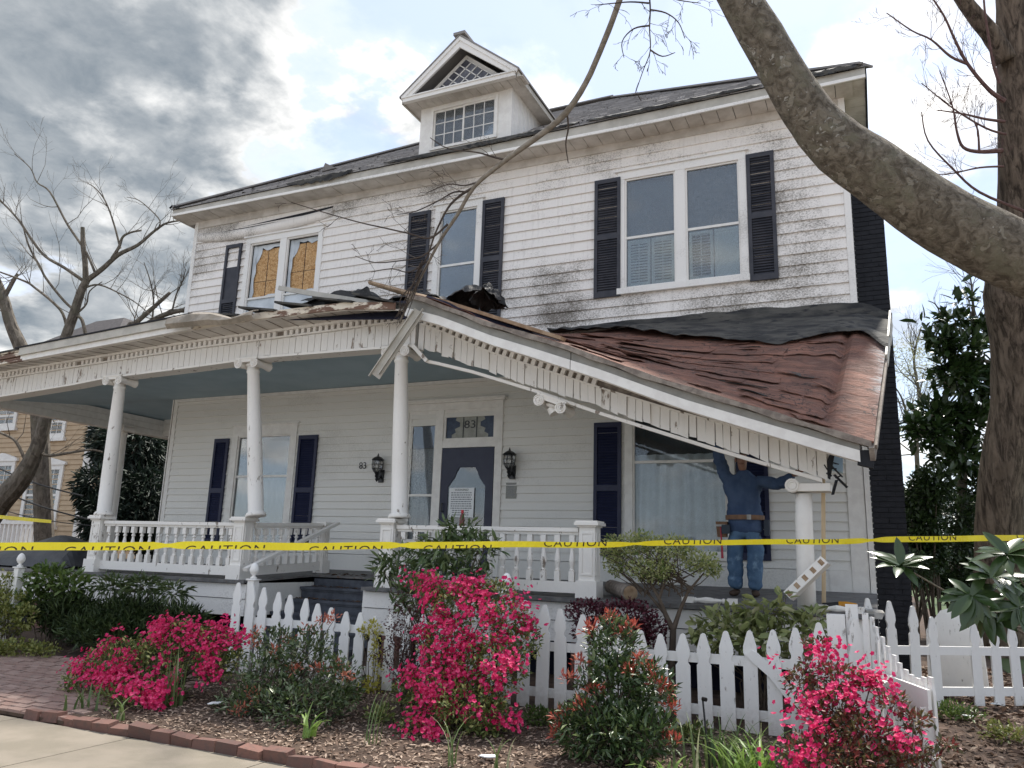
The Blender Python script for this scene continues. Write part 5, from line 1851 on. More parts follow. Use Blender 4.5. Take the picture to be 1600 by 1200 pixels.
# ================================================================ WORKMAN
def skin_body(name, joints, edges, material, parent, sub=2, root=0, smooth=True, fold=0.0):
    """joints: {key: (xyz, rx, ry)}; grown with a Skin modifier into one continuous surface, then frozen"""
    keys = list(joints)
    me = bpy.data.meshes.new(name)
    me.from_pydata([joints[k][0] for k in keys], [(keys.index(a), keys.index(b)) for a, b in edges], [])
    o = bpy.data.objects.new(name, me)
    COL.objects.link(o)
    sk = o.modifiers.new('skin', 'SKIN')
    sk.branch_smoothing = .4
    sd = o.modifiers.new('sub', 'SUBSURF')
    sd.levels = sd.render_levels = sub
    lay = me.skin_vertices[0].data if me.skin_vertices else None
    if lay is None:
        bpy.context.view_layer.objects.active = o
        bpy.ops.mesh.customdata_skin_add()
        lay = me.skin_vertices[0].data
    for i, k in enumerate(keys):
        lay[i].radius = joints[k][1:3]
        lay[i].use_root = (i == root)
    dg = bpy.context.evaluated_depsgraph_get()
    dg.update()
    m2 = bpy.data.meshes.new_from_object(o.evaluated_get(dg))
    bpy.data.objects.remove(o, do_unlink=True)
    m2.materials.clear()
    m2.materials.append(MT[material] if isinstance(material, str) else material)
    for p in m2.polygons:
        p.use_smooth = smooth
    if fold:
        co = np.empty(len(m2.vertices) * 3)
        m2.vertices.foreach_get('co', co)
        no = np.empty(len(m2.vertices) * 3)
        m2.vertices.foreach_get('normal', no)
        co, no = co.reshape(-1, 3), no.reshape(-1, 3)
        w_ = vnoise(co[:, 0] * 9 + co[:, 1] * 5, co[:, 2] * 17 + co[:, 0] * 6, 3) - .5 + .6 * (vnoise(co[:, 0] * 21, co[:, 2] * 33 + co[:, 0] * 14, 7) - .5)
        co += no * (w_ * fold)[:, None]
        m2.vertices.foreach_set('co', co.ravel())
        m2.update()
    m2.name = name
    return link(name, m2, parent)


MT['skin_tone'] = mat('skin_tone', (.30, .16, .11), (.25, .13, .09), 20, rough=.5)
MT['shirt'] = mat('shirt', (.038, .066, .130), (.058, .092, .165), 7, rough=.9, bump=1.0, bscale=9, st=(1, 1, .6))
MT['jeans'] = mat('jeans', (.085, .155, .25), (.05, .10, .18), 6, rough=.85, bump=.4, bscale=18, c3=(.16, .25, .35), scale3=9, lo3=.52, hi3=.7)
MT['boots'] = mat('boots', (.07, .045, .03), (.05, .03, .02), 15, rough=.7)
MT['belt'] = mat('belt', (.20, .11, .06), (.14, .075, .04), 15, rough=.6)
MT['pouch'] = mat('pouch', (.03, .04, .055), rough=.7)
MT['hammer_red'] = mat('hammer_red', (.35, .03, .05), rough=.5)
MT['hair'] = mat('hair', (.03, .022, .018), rough=.7)
WX, WYY = -1.50, 10.3
WZ0 = floor_z(WYY)
person = thing('person', 'workman in blue long-sleeved shirt and jeans holding up the fallen roof', 'person', (WX, WYY, WZ0))


def W(dx, dy, h):
    return (WX + dx, WYY + dy, WZ0 + h)


body = {
    'hem0': (W(.0, 0, .74), .235, .155), 'hem': (W(.0, 0, .82), .24, .16), 'pelvis': (W(.0, 0, .92), .235, .155), 'waist': (W(-.005, 0, 1.06), .225, .155), 'belly': (W(-.01, -.01, 1.18), .235, .165), 'chest': (W(-.01, 0, 1.34), .25, .155),
    'neckbase': (W(-.01, .01, 1.48), .13, .09), 'neck': (W(-.01, 0, 1.56), .055, .055),
    'shL': (W(-.20, 0, 1.45), .11, .10), 'elL': (W(-.30, -.04, 1.68), .078, .078), 'foL': (W(-.285, -.14, 1.84), .062, .062), 'wrL': (W(-.25, -.22, 1.98), .045, .045),
    'shR': (W(.19, 0, 1.43), .11, .10), 'elR': (W(.40, -.06, 1.36), .080, .078), 'foR': (W(.53, -.16, 1.40), .064, .062), 'wrR': (W(.62, -.28, 1.45), .046, .046)}
skin_body('shirt', body, [('hem0', 'hem'), ('hem', 'pelvis'), ('pelvis', 'waist'), ('waist', 'belly'), ('belly', 'chest'), ('chest', 'neckbase'), ('neckbase', 'neck'), ('chest', 'shL'), ('shL', 'elL'), ('elL', 'foL'), ('foL', 'wrL'),
                            ('chest', 'shR'), ('shR', 'elR'), ('elR', 'foR'), ('foR', 'wrR')], 'shirt', person, 3, fold=.028)
legs = {'top': (W(0, 0, 1.0), .20, .14), 'hip': (W(0, .0, .90), .215, .15), 'seat': (W(0, 0, .82), .19, .15),
        'hL': (W(-.115, 0, .76), .13, .13), 'tL': (W(-.125, -.01, .60), .122, .12), 'kL': (W(-.13, -.03, .46), .104, .105), 'cL': (W(-.132, 0, .28), .098, .10), 'aL': (W(-.135, .0, .07), .092, .096),
        'hR': (W(.11, 0, .76), .13, .13), 'tR': (W(.115, -.01, .60), .12, .118), 'kR': (W(.105, -.02, .46), .102, .104), 'cR': (W(.095, .01, .28), .096, .098), 'aR': (W(.09, .02, .07), .09, .095)}
skin_body('jeans', legs, [('top', 'hip'), ('hip', 'seat'), ('seat', 'hL'), ('hL', 'tL'), ('tL', 'kL'), ('kL', 'cL'), ('cL', 'aL'), ('seat', 'hR'), ('hR', 'tR'), ('tR', 'kR'), ('kR', 'cR'), ('cR', 'aR')], 'jeans', person, 3, fold=.020)
for s, x in (('L', -.135), ('R', .09)):
    bt = {'a': (W(x, .03, .09), .055, .06), 'h': (W(x, .05, .045), .05, .045), 'm': (W(x + (-.01 if s == 'L' else .02), -.06, .042), .05, .042), 't': (W(x + (-.03 if s == 'L' else .05), -.16, .034), .042, .03)}
    skin_body('boot', bt, [('a', 'h'), ('h', 'm'), ('m', 't')], 'boots', person)
# head with face, tilted down a little
head = {'nk': (W(-.01, -.005, 1.53), .052, .055), 'jaw': (W(-.01, -.035, 1.62), .058, .066), 'mid': (W(-.01, -.02, 1.69), .074, .09), 'top': (W(-.01, -.005, 1.76), .066, .082)}
hd = skin_body('head', head, [('nk', 'jaw'), ('jaw', 'mid'), ('mid', 'top')], 'skin_tone', person)
m = MB()
m.hexa([W(-.028, -.105, 1.652), W(.008, -.105, 1.652), W(.004, -.09, 1.652), W(-.024, -.09, 1.652), W(-.016, -.10, 1.70), W(-.004, -.10, 1.70), W(-.004, -.085, 1.70), W(-.016, -.085, 1.70)])
m.build('nose', 'skin_tone', hd)
MB().tube([W(-.04, -.091, 1.623), W(-.01, -.10, 1.62), W(.02, -.091, 1.623)], .006, 6).build('mouth', mat('lip', (.16, .06, .05), rough=.5), hd)
for s in (-1, 1):
    MB().lathe([(.002, -.009), (.010, -.004), (.012, 0), (.010, .004), (.002, .009)], 8, W(-.01 + s * .032, -.098, 1.700)).build('eye', mat('eye_dark', (.02, .015, .012), rough=.2), hd)
    MB().lathe([(.004, -.032), (.014, -.02), (.018, 0.005), (.012, .03), (.003, .034)], 8, W(-.01 + s * .080, .0, 1.685)).build('ear', 'skin_tone', hd)
# glasses and hair / dark cap line
m = MB()
for s in (-1, 1):
    m.tube([(W(-.01 + s * .033 + .024 * math.cos(a), -.108, 1.698 + .017 * math.sin(a))) for a in np.linspace(0, 6.283, 14)], .0035, 5)
m.tube([W(-.02, -.11, 1.703), W(0, -.11, 1.703)], .003, 5)
m.build('glasses', 'iron', hd)
hr = {'a': (W(-.01, .03, 1.72), .074, .07), 'b': (W(-.01, .0, 1.775), .072, .085)}
skin_body('hair', hr, [('a', 'b')], 'hair', hd)


def hand(wrist, fdir, palm_n, name='hand'):
    """palm block and five bent fingers, thumb from the side of the palm near its base"""
    w, d, n = Vector(wrist), Vector(fdir).normalized(), Vector(palm_n).normalized()
    s = d.cross(n).normalized()
    n = s.cross(d)
    m = MB()
    m.tube([w - d * .02, w + d * .02, w + d * .055, w + d * .085], [.026, .036, .042, .036], 10)
    for k, (off, ln) in enumerate(((-.032, .068), (-.011, .078), (.011, .073), (.031, .058))):
        b = w + d * .08 + s * off
        m.tube([b - d * .02, b + d * ln * .45 - n * .004, b + d * ln * .75 + n * ln * .30, b + d * ln * .78 + n * ln * .62], [.0095, .009, .0085, .007], 7)
    tb = w + d * .025 - s * .034
    m.tube([tb, tb - s * .03 + d * .025 + n * .006, tb - s * .034 + d * .055 + n * .024], [.013, .0105, .008], 7)
    return m.build(name, 'skin_tone', person, smooth=True)


hand(W(-.225, -.235, 1.995), (.12, -.5, .85), (0, -.8, -.5))
hand(W(.635, -.295, 1.46), (.75, -.6, .30), (.2, -.2, 1.0))
# tool belt
m = MB()
pts = [W(.232 * math.cos(a), .172 * math.sin(a), .955) for a in np.linspace(0, 6.283, 24)]
P = [[(p[0], p[1], p[2] - .028) for p in pts], [(p[0], p[1], p[2] + .028) for p in pts]]
bl = MB().grid(P).build('tool_belt', 'belt', person, solid=.012)
MB().box(WX + .05, WX + .10, WYY - .192, WYY - .180, WZ0 + .925, WZ0 + .985).build('buckle', 'metal_grey', bl)
p = W(-.265, -.07, .80)
MB().hexa([(p[0] - .06, p[1] - .04, p[2] - .09), (p[0] + .05, p[1] - .05, p[2] - .09), (p[0] + .05, p[1] + .05, p[2] - .09), (p[0] - .06, p[1] + .05, p[2] - .09),
           (p[0] - .075, p[1] - .06, p[2] + .10), (p[0] + .065, p[1] - .06, p[2] + .10), (p[0] + .065, p[1] + .05, p[2] + .10), (p[0] - .075, p[1] + .05, p[2] + .10)]).build('pouch', 'belt', bl)
MB().box(p[0] + .0, p[0] + .10, p[1] - .085, p[1] - .065, p[2] - .05, p[2] + .06).build('pocket', 'pouch', bl)
p = W(-.28, -.14, .70)
hm = MB().tube([(p[0], p[1], p[2] + .14), (p[0] + .01, p[1], p[2] - .05), (p[0] + .015, p[1], p[2] - .25)], [.008, .011, .016], 8).build('hammer_handle', 'hammer_red', bl)
MB().beam((p[0] - .06, p[1], p[2] + .15), (p[0] + .06, p[1], p[2] + .15), .022, .026).build('hammer_head', 'metal_grey', hm)
q = W(.265, -.03, .84)
MB().box(q[0] - .03, q[0] + .03, q[1] - .05, q[1] + .05, q[2] - .10, q[2] + .09).build('pouch', 'pouch', bl)

# ================================================================ PICKET FENCE
FY = 7.75


def picket_outline(w, h, notch=True):
    a = w / 2
    return [(-a, 0), (a, 0), (a, h - .285), (a * .74, h - .262), (a * .70, h - .245), (a * .74, h - .228), (a * .97, h - .195), (a * .94, h - .140), (a * .34, h - .012), (a * .12, h), (-a * .12, h), (-a * .34, h - .012), (-a * .94, h - .140), (-a * .97, h - .195), (-a * .74, h - .228), (-a * .70, h - .245), (-a * .74, h - .262), (-a, h - .285)]


def picket(parent, x, y, z0, h, ang=0.0, w=.112, lean=0.0, tilt=0.0):
    pts = [(u, -.010, v) for u, v in picket_outline(w, h)]
    me = MB().prism(pts, (0, .020, 0)).mesh('picket', 'picket')
    return link('picket', me, parent, loc=(x, y, z0), rot=(tilt, lean, ang))


tops = [(-7.21, 1.235), (-7.0, 1.22), (-6.8, 1.20), (-6.6, 1.17), (-6.39, 1.13), (-6.18, 1.09), (-5.98, 1.055), (-5.76, 1.02), (-5.55, .98), (-5.32, .975), (-5.1, .975), (-4.9, .985), (-4.6, 1.02), (-4.2, 1.12), (-3.9, 1.2), (-3.68, 1.245), (-3.45, 1.235),
        (-3.2, 1.20), (-2.99, 1.16), (-2.78, 1.12), (-2.58, 1.08), (-2.38, 1.04), (-2.19, 1.0), (-2.0, .985), (-1.8, .99), (-1.6, 1.005), (-1.4, 1.03), (-1.2, 1.055), (-1.0, 1.085), (-.8, 1.11), (-.5, 1.18), (-.3, 1.25)]
# whole run, two scalloped bays between turned posts
fence = thing('picket_fence', 'white picket fence with scalloped top in front of the porch', 'fence', (-3.6, FY, .18))
x = -7.21
while x < -.42:
    picket(fence, x, FY - .012, ground_z(x, FY) + .015, interp(x, tops) - ground_z(x, FY) - .015 + rnd.uniform(-.014, .012), 0, rnd.uniform(.124, .136), rnd.uniform(-.02, .02), rnd.uniform(-.025, .02))
    x += .203
for (a, b, z0, z1) in ((-7.05, -3.62, .36, .37), (-7.05, -3.62, .80, .80), (-3.56, -.30, .34, .34), (-3.56, -.30, .78, .80)):
    MB().beam((a, FY + .03, z0), (b, FY + .03, z1), .04, .085).build('rail', 'picket', fence)


def fence_post(parent, x, y, finial=True, h=1.28, lean=0.0, name='post'):
    z0 = ground_z(x, y) - .05
    m = MB()
    m.hexa([(-.05, -.05, 0), (.05, -.05, 0), (.05, .05, 0), (-.05, .05, 0), (-.048, -.048, h - z0), (.048, -.048, h - z0), (.048, .048, h - z0), (-.048, .048, h - z0)])
    o = link(name, m.mesh(name, 'picket'), parent, loc=(x, y, z0), rot=(0, lean, 0))
    if finial:
        m = MB()
        m.box(-.065, .065, -.065, .065, h - z0, h - z0 + .02)
        m.lathe([(.03, .02), (.046, .032), (.022, .05), (.02, .062), (.042, .082), (.056, .11), (.058, .135), (.046, .175), (.024, .205), (.004, .215)], 12, (0, 0, h - z0))
        fo = m.build('finial', 'picket', o, smooth=True)
    return o


fence_post(fence, -7.08, FY + .085, h=1.27)
fence_post(fence, -3.62, FY + .085, h=1.275)
# gate post: plain broad post with a picket face
m = MB().box(-.075, .075, -.07, .07, 0, 1.12)
link('post', m.mesh('post', 'picket'), fence, loc=(-.36, FY + .08, .13), rot=(0, -.02, 0))
MB().box(-.30, -.20, FY + .05, FY + .15, .15, 1.34).build('post', 'picket', fence)
picket(fence, -.225, FY - .02, .15, 1.08, 0, .13)
# broken picket hanging off the fence
m = MB()
m.prism([(-1.16, FY - .045, .86), (-1.10, FY - .045, .90), (-1.05, FY - .045, .88), (-.93, FY - .045, .78), (-.87, FY - .045, .74), (-.60, FY - .045, .40), (-.68, FY - .045, .34), (-.95, FY - .045, .68), (-1.10, FY - .045, .80)][::-1], (0, .02, 0))
m.build('broken_picket', 'picket', fence)
# left post of the walk, finial only, beyond the brick walk
lp = thing('gate_post', 'white fence post with ball finial wrapped in vine at the far left', 'post', (-11.40, FY, .18))
fence_post(lp, -11.40, FY, h=1.27)
for zz in (.36, .8):
    MB().beam((-11.40, FY + .03, zz), (-14.5, FY + .03, zz), .04, .08).build('rail', 'picket', lp)
for k in range(5):
    picket(lp, -11.6 - k * .203, FY - .01, .18, .98 - .04 * k)

# open gate swung towards the pavement: hinge on the post, free end nearer the camera
gate = thing('picket_gate', 'white picket gate standing open, its pickets dipping to the middle', 'gate', (-.16, 7.72, .2))
h0 = V(-.14, 7.70, 0)
g1 = at(1453, 1066, Y=6.65)
h1 = V(g1[0], 6.65, 0)
gd = (h1 - h0)
gl = gd.length
ga = math.atan2(gd.y, gd.x)
gn = V(-gd.y, gd.x, 0).normalized()
ng = 11
for i in range(ng):
    t = (i + .5) / ng
    p = h0 + gd * t + gn * .03
    top = 1.27 - .42 * math.sin(math.pi * min(1, t * 1.0) * .62) + (.0 if t < .8 else .02)
    pts = [(u, -.010, v) for u, v in [(-.042, 0), (.042, 0), (.042, top - .3), (.036, top - .27), (.026, top - .22), (-.026, top - .22), (-.036, top - .27), (-.042, top - .3)]]
    me = MB().prism(pts, (0, .020, 0)).box(-.03, .03, -.010, .010, top - .219, top - .18).mesh('picket', 'picket')
    link('picket', me, gate, loc=(p.x, p.y, .20), rot=(0, rnd.uniform(-.02, .02), ga))
for z, hh in ((.76, .15), (.42, .10)):
    a, b = h0 + V(0, 0, z), h1 + V(0, 0, z - .01)
    MB().beam(a - gn * .012, b - gn * .012, .024, hh).build('rail', 'picket', gate)
MB().beam(h0 + V(0, 0, .2), h0 + V(0, 0, 1.28), .05, .07, up=(0, 1, 0)).build('hinge_stile', 'picket', gate)
MB().beam(h1 + V(0, 0, .14) - gd.normalized() * .05 - gn * .011, h1 + V(0, 0, .70) - gd.normalized() * .05 - gn * .011, .02, .10, up=tuple(gn)).build('end_stile', 'picket', gate)
# fence running back on the right
rf = thing('picket_fence', 'white picket fence running back on the right below the magnolia', 'fence', (.6, 10.3, .28))
A, B = V(-.12, 9.2, 0), V(2.6, 11.1, 0)
n = 15
ang = math.atan2((B - A).y, (B - A).x)
for i in range(n):
    t = i / (n - 1)
    p = A.lerp(B, t)
    z0 = ground_z(p.x, p.y)
    if i in (4,):
        continue
    picket(rf, p.x, p.y, z0 + .02, .95 - .12 * math.sin(math.pi * t) + rnd.uniform(-.01, .01) + (.1 if i < 3 else 0), ang, .112, rnd.uniform(-.03, .03))
for z in (.45, .85):
    MB().beam(A + V(.02, .03, z), B + V(.02, .03, z), .04, .085).build('rail', 'picket', rf)
# broken sheet of siding leaning behind that fence
c = at(1490, 1010, Y=10.4)
MB().prism([(c[0] - .28, 10.45, .35), (c[0] + .30, 10.35, .35), (c[0] + .28, 10.4, .98), (c[0] + .02, 10.45, 1.26), (c[0] - .10, 10.45, 1.22), (c[0] - .26, 10.45, 1.0)], (.01, .03, 0)).build('siding_scrap', 'picket', label='broken white board leaning behind the right fence', cat='board')

# ================================================================ CAUTION TAPE
def proj_px(p):
    v = np.array(p) - CAM
    return 800 + FPX * float(v @ CR) / float(v @ CF)


L0, L1 = V(at(-140, 853.5, D=5.3)), V(at(1760, 836.0, D=8.2))
tp = thing('caution_tape', 'yellow caution tape stretched across the whole front garden', 'tape', tuple(L0))
nt = 260
rowA, rowB = [], []
cen = []
for i in range(nt + 1):
    t = i / nt
    # perspective-correct straight line between the two ties, with a hand's breadth of sag
    p = L0.lerp(L1, t) - V(0, 0, .035 * math.sin(math.pi * t) + .004 * math.sin(t * 31) + .003 * math.sin(t * 57 + 1))
    wv = .0255 + .003 * math.sin(t * 9)
    q_ = proj_px(p)
    for c_, s_ in ((262, 14), (628, 10), (992, 16), (1362, 12)):
        wv *= 1 - .55 * math.exp(-((q_ - c_) / s_) ** 2)
    tw = .25 * math.sin(t * 7 + 1)
    rowA.append(p + V(0, tw * .01, wv))
    rowB.append(p + V(0, -tw * .01, -wv))
    cen.append(p)
tape_o = MB().grid([rowB, rowA]).build('ribbon', 'tape', tp)


def tape_word(px_mid, half, dx=0.0):
    """CAUTION printed on the ribbon; the ribbon is folded so half of each letter shows"""
    best = min(range(nt + 1), key=lambda i: abs(proj_px(cen[i]) - px_mid))
    c = cen[best]
    d = (L1 - L0).normalized()
    cu = bpy.data.curves.new('w', 'FONT')
    cu.body = 'CAUTION'
    cu.size = .088
    cu.align_x = 'CENTER'
    cu.space_character = 1.12
    cu.resolution_u = 3
    cu.shear = .08
    tmp = bpy.data.objects.new('w_src', cu)
    COL.objects.link(tmp)
    dg = bpy.context.evaluated_depsgraph_get()
    me = bpy.data.meshes.new_from_object(tmp.evaluated_get(dg))
    bpy.data.objects.remove(tmp, do_unlink=True)
    import bmesh
    bm = bmesh.new()
    bm.from_mesh(me)
    cut = .036
    if half == 'top':
        bmesh.ops.bisect_plane(bm, geom=bm.verts[:] + bm.edges[:] + bm.faces[:], plane_co=(0, cut, 0), plane_no=(0, -1, 0), clear_outer=True)
        off = -.0245 - cut
    else:
        bmesh.ops.bisect_plane(bm, geom=bm.verts[:] + bm.edges[:] + bm.faces[:], plane_co=(0, cut, 0), plane_no=(0, 1, 0), clear_outer=True)
        off = .0245 - cut
    for v in bm.verts:
        x, y = v.co.x * 1.32, v.co.y
        p = c + d * x
        v.co = (p.x, p.y - .0025, p.z + (y + off))
    bm.to_mesh(me)
    bm.free()
    me.materials.clear()
    me.materials.append(MT['brown_print'])
    link('printed_word', me, tape_o)


for i, xm in enumerate((-15, 170, 356, 540, 715, 900, 1085, 1270, 1455, 1625)):
    tape_word(xm, 'top' if xm < 800 else 'bottom')

# ================================================================ NEIGHBOUR HOUSE, far left
NB = at(70, 700, D=27)
nh = thing('neighbour_house', 'tan clapboard two-storey house seen beyond the left porch', 'house', tuple(NB * np.array([1, 1, 0]) + np.array([0, 0, .3])))
MT['tan'] = mat('tan', (.50, .375, .245), (.45, .33, .21), 3, rough=.75)
MT['nroof'] = mat('nroof', (.085, .075, .075), (.06, .055, .055), 8, rough=.9)
e0 = at(140, 700, D=28)
NY = e0[1]
NX1 = e0[0]
NX0 = NX1 - 11
ntop = at(150, 600, Y=NY)[2]
m = MB()
zz = .8
while zz < ntop:
    m.hexa([(NX0, NY - .035, zz), (NX1, NY - .035, zz), (NX1, NY, zz), (NX0, NY, zz), (NX0, NY - .005, zz + .185), (NX1, NY - .005, zz + .185), (NX1, NY, zz + .185), (NX0, NY, zz + .185)])
    zz += .18
m.box(NX0, NX1, NY, NY + 9, .3, ntop)
m.build('wall', 'tan', nh)
MB().box(NX1 - .16, NX1 + .02, NY - .06, NY + .2, .3, ntop).build('corner_board', 'trim_clean', nh)
MB().box(NX0, NX1 + .02, NY - .07, NY, .3, .85).build('water_table', 'trim_clean', nh)
rr = MB()
rr.hexa([(NX0 - .4, NY - .5, ntop), (NX1 + .5, NY - .5, ntop), (NX1 + .5, NY + 9.5, ntop), (NX0 - .4, NY + 9.5, ntop), (NX0 + 4.6, NY + 4.2, ntop + 4.2), (NX1 - 4.6, NY + 4.2, ntop + 4.2), (NX1 - 4.6, NY + 4.8, ntop + 4.2), (NX0 + 4.6, NY + 4.8, ntop + 4.2)])
rr.build('roof', 'nroof', nh)


def nwin(pxa, pya, pxb, pyb, hood=True):
    a, b = at(pxa, pya, Y=NY), at(pxb, pyb, Y=NY)
    x0, x1, z1, z0 = a[0], b[0], a[2], b[2]
    y = NY - .08
    w = frame_mb(MB(), x0, x1, z0, z1, .17, y, NY - .0).build('window', 'trim_clean', nh)
    if hood:
        xc = (x0 + x1) / 2
        MB().prism([(x0 - .12, y - .04, z1), (x1 + .12, y - .04, z1), (x1 + .12, y - .04, z1 + .10), (xc + .3, y - .04, z1 + .26), (xc, y - .04, z1 + .32), (xc - .3, y - .04, z1 + .26), (x0 - .12, y - .04, z1 + .10)], (0, .09, 0)).build('hood', 'trim_clean', w)
    MB().box(x0 - .1, x1 + .1, y - .06, NY, z0 - .12, z0).build('sill', 'trim_clean', w)
    zm = (z0 + z1) / 2
    MB().box(x0 + .17, x1 - .17, y + .02, NY - .01, zm - .04, zm + .04).build('meeting_rail', 'trim_clean', w)
    for k in (1, 2):
        xx = x0 + .17 + (x1 - x0 - .34) * k / 3
        MB().box(xx - .015, xx + .015, y + .035, y + .05, z0 + .17, z1 - .17).build('muntin', 'trim_clean', w)
    curtain(w, x0 + .17, x1 - .17, z0 + .17, z1 - .17, y + .062, 'curtain', 6, .006)
    MB().box(x0 + .17, x1 - .17, y + .0505, y + .0525, z0 + .17, z1 - .17).build('pane', 'glass_storm', w)


nwin(46, 728, 88, 822)
nwin(-14, 722, 12, 812)
nwin(74, 636, 102, 684, False)
nwin(-16, 634, 26, 668, False)
# small porch of the neighbour: white rail
m = MB()
a, b = at(-30, 820, Y=NY - 2), at(62, 834, Y=NY - 2)
rl = thing('neighbour_railing', 'white balustrade of the tan house behind the black tarp', 'railing', (a[0], NY - 2, .3))
MB().beam(V(a[0] - 2, NY - 2, a[2] + .1), V(b[0], NY - 2, a[2] + .1), .12, .12).build('top_rail', 'trim_clean', rl)
MB().beam(V(a[0] - 2, NY - 2, a[2] - .75), V(b[0], NY - 2, a[2] - .75), .12, .1).build('bottom_rail', 'trim_clean', rl)
bmn = MB().box(-.04, .04, -.04, .04, -.75, .06).mesh('baluster', 'trim_clean')
x = a[0] - 2
while x < b[0]:
    link('baluster', bmn, rl, loc=(x, NY - 2, a[2]))
    x += .22
for xx in (a[0] - 2, b[0]):
    MB().box(xx - .08, xx + .08, NY - 2.08, NY - 1.92, .3, a[2] + .15).build('post', 'trim_clean', rl)
# overhead service wires sagging past the tan house
for k, (pa, pb, lab) in enumerate((((-40, 712), (130, 775), 'upper dark service wire crossing in front of the tan house'), ((-40, 745), (140, 812), 'middle dark service wire crossing in front of the tan house'), ((-40, 782), (150, 822), 'lower thin service wire crossing in front of the tan house'))):
    a, b = V(at(*pa, D=21)), V(at(*pb, D=19))
    pts = [a.lerp(b, t) - V(0, 0, .12 * math.sin(math.pi * t)) for t in np.linspace(0, 1, 9)]
    MB().tube(pts, .02 if k < 2 else .012, 6).build('service_wire', 'wire', label=lab, cat='wire', group='service wires')
# second strip of caution tape by the neighbour's fence
a, b = V(at(-30, 805, D=16)), V(at(80, 815, D=15))
MB().grid([[a - V(0, 0, .04), b - V(0, 0, .03)], [a + V(0, 0, .04), b + V(0, 0, .03)]]).build('caution_tape', 'tape', label='short far strip of yellow tape above the black tarp', cat='tape')
# ================================================================ GARDEN
def unit(a):
    return a / np.maximum(np.linalg.norm(a, axis=-1, keepdims=True), 1e-9)


def leaf_object(name, material, pos, d, n, L, Wd, parent, fold=.18, curl=.0, shape='diamond', kind=None, **kw):
    """many small two-sided leaves in one mesh (each its own island)"""
    pos, d, n = np.asarray(pos), unit(np.asarray(d)), np.asarray(n)
    s = unit(np.cross(d, n))
    n = np.cross(s, d)
    N_ = len(pos)
    L = np.broadcast_to(L, (N_,))[:, None]
    Wd = np.broadcast_to(Wd, (N_,))[:, None]
    if shape == 'diamond':
        v = np.stack([pos, pos + d * L * .5 + s * Wd * .5 + n * Wd * fold, pos + d * L - n * L * curl, pos + d * L * .5 - s * Wd * .5 + n * Wd * fold], 1)
        tri = np.array([[0, 1, 2], [0, 2, 3]])
        k = 4
    else:
        v = np.stack([pos, pos + d * L * .3 + s * Wd * .42 + n * Wd * fold, pos + d * L * .68 + s * Wd * .45 + n * Wd * fold - n * L * curl * .5, pos + d * L - n * L * curl,
                      pos + d * L * .68 - s * Wd * .45 + n * Wd * fold - n * L * curl * .5, pos + d * L * .3 - s * Wd * .42 + n * Wd * fold, pos + d * L * .55 - n * L * curl * .3], 1)
        tri = np.array([[0, 1, 6], [1, 2, 6], [2, 3, 6], [3, 4, 6], [4, 5, 6], [5, 0, 6]])
        k = 7
    verts = v.reshape(-1, 3)
    faces = (np.arange(N_)[:, None, None] * k + tri[None]).reshape(-1, 3)
    me = bpy.data.meshes.new(name)
    me.vertices.add(len(verts))
    me.vertices.foreach_set('co', verts.astype(np.float32).ravel())
    me.loops.add(faces.size)
    me.loops.foreach_set('vertex_index', faces.astype(np.int32).ravel())
    me.polygons.add(len(faces))
    me.polygons.foreach_set('loop_start', np.arange(0, faces.size, 3, dtype=np.int32))
    me.update(calc_edges=True)
    me.materials.append(MT[material] if isinstance(material, str) else material)
    return link(name, me, parent, kind=kind, **kw)


def blob(px, py, Y, rx, rz, ry=None, D=None):
    c = at(px, py, Y=Y) if D is None else at(px, py, D=D)
    dep = float((c - CAM) @ CF)
    k = dep / FPX
    return np.array(c), np.array([rx * k, (ry if ry is not None else rx * .8) * k, rz * k])


def sample(blobs, n, rs, inner=.45):
    vol = np.array([np.prod(b[1]) ** (2 / 3) for b in blobs])
    idx = rs.choice(len(blobs), n, p=vol / vol.sum())
    u = unit(rs.normal(size=(n, 3)))
    r = (inner + (1 - inner) * rs.rand(n)) ** .7
    C = np.array([b[0] for b in blobs])[idx]
    S_ = np.array([b[1] for b in blobs])[idx]
    return C + u * S_ * r[:, None], u


def foliage(name, material, blobs, n, L, ratio, parent, rs, up=.35, out=.6, fold=.18, curl=.1, inner=.4, shape='diamond', lvar=.35, zmin=None, droop=0.0):
    p, u = sample(blobs, n, rs, inner)
    if zmin is not None:
        p[:, 2] = np.maximum(p[:, 2], zmin + rs.rand(n) * .05)
    d = unit(u * out + rs.normal(size=(n, 3)) * .55 + np.array([0, 0, up - droop]))
    nn = unit(rs.normal(size=(n, 3)) * .5 + np.array([0, -.15, 1.0]))
    Ls = L * (1 + lvar * (rs.rand(n) * 2 - 1))
    return leaf_object(name, material, p, d, nn, Ls, Ls * ratio, parent, fold, curl, shape)


